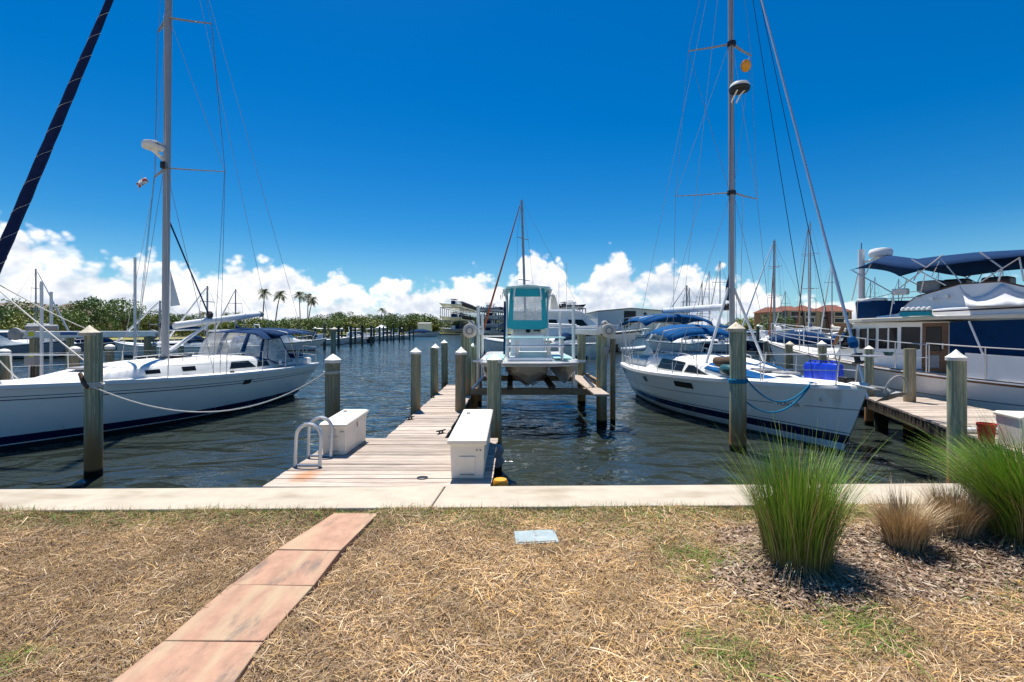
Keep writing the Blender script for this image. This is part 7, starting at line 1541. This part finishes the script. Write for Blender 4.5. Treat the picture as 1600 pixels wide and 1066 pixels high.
# behind the lift
sail_bg('dark hulled sailboat with orange furled jib and tall raked mast behind the lift', 800, 556, 13, PI * .80, 822, 311, m_bluehull, m_white, True, mast_r=.10, rake=-.5)
def cruiser():
    d = 52.0; p0, p1 = at(742, 548, d), at(1004, 548, d); L = p1.x - p0.x; t = thing('motor_yacht', 'large white flybridge yacht lying side on behind the boat lift', 'motor yacht', (p0.x, d, WZ), 0); H_ = Hull(L, 4.8, 1.65, 1.75, 2.35, tw=.9, ovb=2.2, ovs=.2, tmax=.5, pm=.2, pb=.75, bowp=2.4)
    H_.build(t, [(lambda s: -.4, 0), (lambda s: .22, 1), (lambda s: H_.sheer(s) - .22, 2), (lambda s: H_.sheer(s) - .06, 1), (lambda s: H_.sheer(s), 1)], [m_dark, m_gel, m_dark]); H_.build_deck(t, m_cream)
    px = lambda q: (q - 742) / (1004 - 742) * L; zz = lambda r: CZ + (515 - r) * d / F - WZ
    mb = MB(); rings = []
    for x, w, z in ((px(800), 1.95, zz(490)), (px(905), 1.95, zz(490)), (px(938), 1.5, zz(513)), (px(962), 1.0, zz(519))): rings.append([(x, -w, 1.7), (x, w, 1.7), (x, w * .92, z), (x, -w * .92, z)])
    mb.loft(rings).build('house', m_gel, t, bevel=.06)
    for s in (-1, 1):
        for q in ([(848, 511), (869, 511), (867, 500), (850, 500)], [(888, 510), (916, 511), (906, 500), (884, 500)]): MB().plate([(px(a), s * (1.93 - .12 * ((512 - b) / 20)), zz(b)) for a, b in q], (0, s * .04, 0)).build('side_window', m_glass, t)
    MB().plate([(px(909), -1.6, zz(499)), (px(909), 1.6, zz(499)), (px(926), 1.5, zz(510)), (px(926), -1.5, zz(510))], (.04, 0, .04)).build('windscreen', m_glass, t)
    mb = MB(); rings = []
    for x, w, z0, z1 in ((px(795), 2.0, zz(492), zz(487)), (px(900), 2.0, zz(492), zz(487)), (px(925), 1.6, zz(498), zz(496.5))): rings.append([(x, -w, z0), (x, w, z0), (x, w, z1), (x, -w, z1)])
    mb.loft(rings).build('roof', m_gel, t, bevel=.04)
    mb = MB(); rings = []
    for x, w, z in ((px(812), 1.7, zz(484)), (px(893), 1.75, zz(484)), (px(908), 1.4, zz(488))): rings.append([(x, -w, zz(488.5)), (x, w, zz(488.5)), (x, w, z), (x, -w, z)])
    mb.loft(rings).build('flybridge', m_gel, t, bevel=.04); MB().plate([(px(858), -.9, zz(485)), (px(873), -.9, zz(485)), (px(866), -.7, zz(461)), (px(861), -.7, zz(461))], (0, 1.7, 0)).build('mast_fin', m_cream, t, bevel=.04)
    for q, top in ((886, 408), (874, 440), (870, 460)): MB().tube([(px(q), .5, zz(486)), (px(q), .5, zz(top))], .025, 5).build('antenna', m_white, t)
    mb = MB()
    for s in (-1, 1): mb.tube([H_.deck(q, s * .93) + Vector((0, 0, .75)) for q in np.linspace(.55, .99, 9)], .02, 5); [mb.tube([H_.deck(q, s * .93), H_.deck(q, s * .93) + Vector((0, 0, .75))], .018, 5) for q in np.linspace(.55, .99, 8)]
    mb.build('bow_rail', m_ss, t)
cruiser()
# left of the harbour
motor_bg('grey hulled cruiser at the left frame edge beyond the lift beam', 8, 560, 10.5, R(8), 1, m_greyhull)
motor_bg('grey hulled cruiser bow on behind the white lift poles', 92, 556, 8.5, R(-18), 1, m_greyhull)
motor_bg('small dark boat behind the thick green piling', 152, 545, 6, R(10), 2, m_bluehull)
sail_bg('blue grey sailboat with navy sail cover left of the near mast', 222, 558, 10.5, R(172), 250, 470, m_greyhull, m_navcv)
sail_bg('blue grey sailboat seen through the near boom vang', 300, 556, 10, R(175), 324, 447, m_greyhull, None)
sail_bg('white sailboat whose thin mast stands over the near dodger', 372, 548, 9, R(165), 368, 452, None, m_navcv)
sail_bg('sailboat with thin leaning mast near the left frame edge', 42, 545, 9, R(20), 56, 420, None, None)
motor_bg('white cruiser behind the navy bimini', 445, 548, 9, R(12), 1)
for k, (px, wl, L, hd, kd, lb) in enumerate([(506, 539, 8, .4, 0, 'white open boat at the left end of the far pier row'), (530, 537, 8, .5, 0, 'white open boat between the second and third far posts'), (553, 536, 7.5, 2.7, 0, 'white boat with outboards before the pale far bank'), (566, 533, 8, .5, 1, 'white cabin boat in the middle of the far pier row'), (583, 532, 8, .4, 0, 'open boat left of the gazebo'), (598, 530.5, 8, .5, 0, 'open boat under the gazebo'), (612, 530, 8, .4, 1, 'cabin boat just right of the gazebo'), (622, 530, 8, .3, 0, 'open boat at the right end of the far pier row')]):
    motor_bg(lb, px, wl, L, hd, kd)
motor_bg('long low white boat under the far boat rack', 662, 526, 12, 0.02, 2)
# right of the harbour
rib = on_water(985, 552); t = thing('inflatable_dinghy', 'grey white inflatable dinghy behind the right sailboat stern', 'dinghy', rib, R(15))
mb = MB(); pts = [(-1.4, -.62, .38), (.5, -.62, .38), (1.2, -.45, .45), (1.6, 0, .55), (1.2, .45, .45), (.5, .62, .38), (-1.4, .62, .38)]; mb.tube(pts, [.16, .23, .23, .22, .23, .23, .16], 10); mb.build('tube', m_skin, t, smooth=60)
MB().box((0, 0, .22), (2.3, 1.0, .08)).build('floor', m_grey, t); MB().box((-1.3, 0, .45), (.08, .9, .4)).build('transom', m_grey, t); MB().box((-1.55, 0, .6), (.3, .3, .7)).build('outboard', m_dark, t, bevel=.05)
rs_ = [(1030, 551, 10, R(185), 1073, 446, m_greyhull, None, 0, 'grey sailboat bow left behind the blue bimini'), (1075, 548, 11, R(80), 1077, 450, None, m_white, 0, 'white sailboat behind the near blue dodger'), (1098, 540, 10, R(85), 1097, 440, None, m_navcv, 0, 'white sailboat left of the near right mast'),
       (1108, 536, 12, R(95), 1108, 424, None, None, 0, 'distant sailboat with mast just left of the near right mast'), (1125, 545, 12, R(88), 1125, 408, None, m_blucv, 0, 'sailboat whose mast nearly touches the near right mast'), (1178, 547, 11, R(188), 1209, 376, None, None, 0, 'white sailboat side on right of the thick piling'),
       (1213, 541, 12, R(70), 1211, 374, None, m_white, 1, 'sailboat with red furled jib left of the condominiums'), (1229, 534, 11, R(92), 1227, 455, None, None, 0, 'small sailboat in front of the condominiums'), (1266, 546, 12, R(60), 1266, 346, m_bluehull, m_navcv, 0, 'dark hulled sailboat with the tallest distant mast'),
       (1262, 537, 12, R(80), 1263, 352, None, m_white, 1, 'sailboat with red furled jib beside the tallest distant mast'), (1300, 543, 11, R(75), 1300, 408, None, m_cream, 0, 'sailboat with tan sail cover before the right condominium'), (1362, 534, 11, R(90), 1360, 440, None, None, 0, 'sailboat hidden behind the trawler house, left mast'), (1374, 532, 11, R(90), 1367, 433, None, None, 0, 'sailboat hidden behind the trawler house, right mast'),
       (1420, 536, 11, R(90), 1404, 436, None, None, 0, 'sailboat whose mast tip shows under the trawler bimini'), (1465, 536, 12, R(90), 1466, 426, None, None, 0, 'sailboat whose mast shows behind the helm seats'), (1066, 531, 10, R(90), 1068, 470, None, None, 0, 'faint distant sailboat left of the masts'), (1540, 536, 12, R(90), 1567, 408, None, None, 0, 'sailboat whose mast shows at the right under the bimini')]
for px, wl, L, hd, mp_, mtp, hm, cv_, rd2, lb in rs_: sail_bg(lb, mp_ if abs(mp_ - px) < 30 else px, wl, L, hd, mp_, mtp, hm, cv_, bool(rd2))
motor_bg('navy canvas covered boat between two capped pilings', 1236, 553, 9, R(178), 2, m_bluehull)
motor_bg('white cruiser between the thick piling and the condominiums', 1190, 538, 10, R(180), 1)
motor_bg('white motor boat under the warehouse', 1048, 531, 9, R(185), 1)
motor_bg('white boat with console under the warehouse door', 1012, 528, 9, R(10), 0)
motor_bg('white cruiser at the foot of the condominiums', 1240, 529, 12, R(175), 1)
motor_bg('white motor boat at the foot of the middle condominium', 1275, 531, 12, R(5), 1)
motor_bg('white motor boat before the low white house', 1172, 527, 12, R(185), 1)
motor_bg('white boat right of the near right mast', 1155, 540, 9, R(170), 1)
# far pier, posts
fp = thing('far_pier', 'low grey pier behind the row of far pilings', 'dock', on_water(560, 535)); o_ = Vector(fp.location); q = [on_water(485, 538), on_water(560, 534), on_water(625, 529)]
for a, b in zip(q[:-1], q[1:]):
    dv = b - a; MB().box((a + b) / 2 - o_ + Vector((0, 1.2, .55)), (dv.length, 1.6, .14), math.atan2(dv.y, dv.x)).build('deck_section', m_plank, fp)
fpx = [(492, 511, 545), (507, 508, 546), (529, 509, 543), (534, 512, 537), (548, 509, 542), (555, 511, 537), (566, 508, 541), (580, 509, 540), (584, 512, 535), (593, 509, 537), (599, 510, 533), (605, 510, 535), (611, 512, 532), (615, 510, 534), (624, 510, 534), (628, 512, 531), (631, 510, 533), (640, 510, 532), (646, 511, 531)]
for k, (px, tp, wl) in enumerate(fpx):
    p = on_water(px, wl); piling('%s dark piling from the left in the far row beyond the left sailboat stern' % ORD[k], p.x, p.y, .165, CZ + (515 - tp) * p.y / F, mat=m_pile3, cap='cone' if k in (0, 3, 9, 15) else None, group='far row of dark pilings', zb=-1.2)
for k, (px, tp, wl, lb) in enumerate([(1088, 505, 541, 'dark piling in the distance right of the near blue dodger'), (1184, 507, 548, 'dark piling right of the thick right piling among far boats'), (1267, 506, 534, 'dark piling with pale cap below the tall distant masts'), (1058, 510, 538, 'dark piling below the warehouse end')]):
    p = on_water(px, wl); piling(lb, p.x, p.y, .17, CZ + (515 - tp) * p.y / F, mat=m_pile3, zb=-1.2, group='far dark pilings at right')
# street lamp behind the condominiums
p = at(1275, 515, 140); lp = thing('street_lamp', 'tall curved street lamp between the distant masts', 'street lamp', (p.x, 140, LAND)); hh = (515 - 465) * 140 / F + CZ
MB().tube([(0, 0, 0), (0, 0, hh - .6), (-.3, 0, hh - .1), (-.9, 0, hh)], [.12, .08, .07, .06], 7).build('pole', m_steel, lp); MB().box((-1.2, 0, hh - .03), (.7, .25, .12)).build('lamp_head', m_grey, lp)
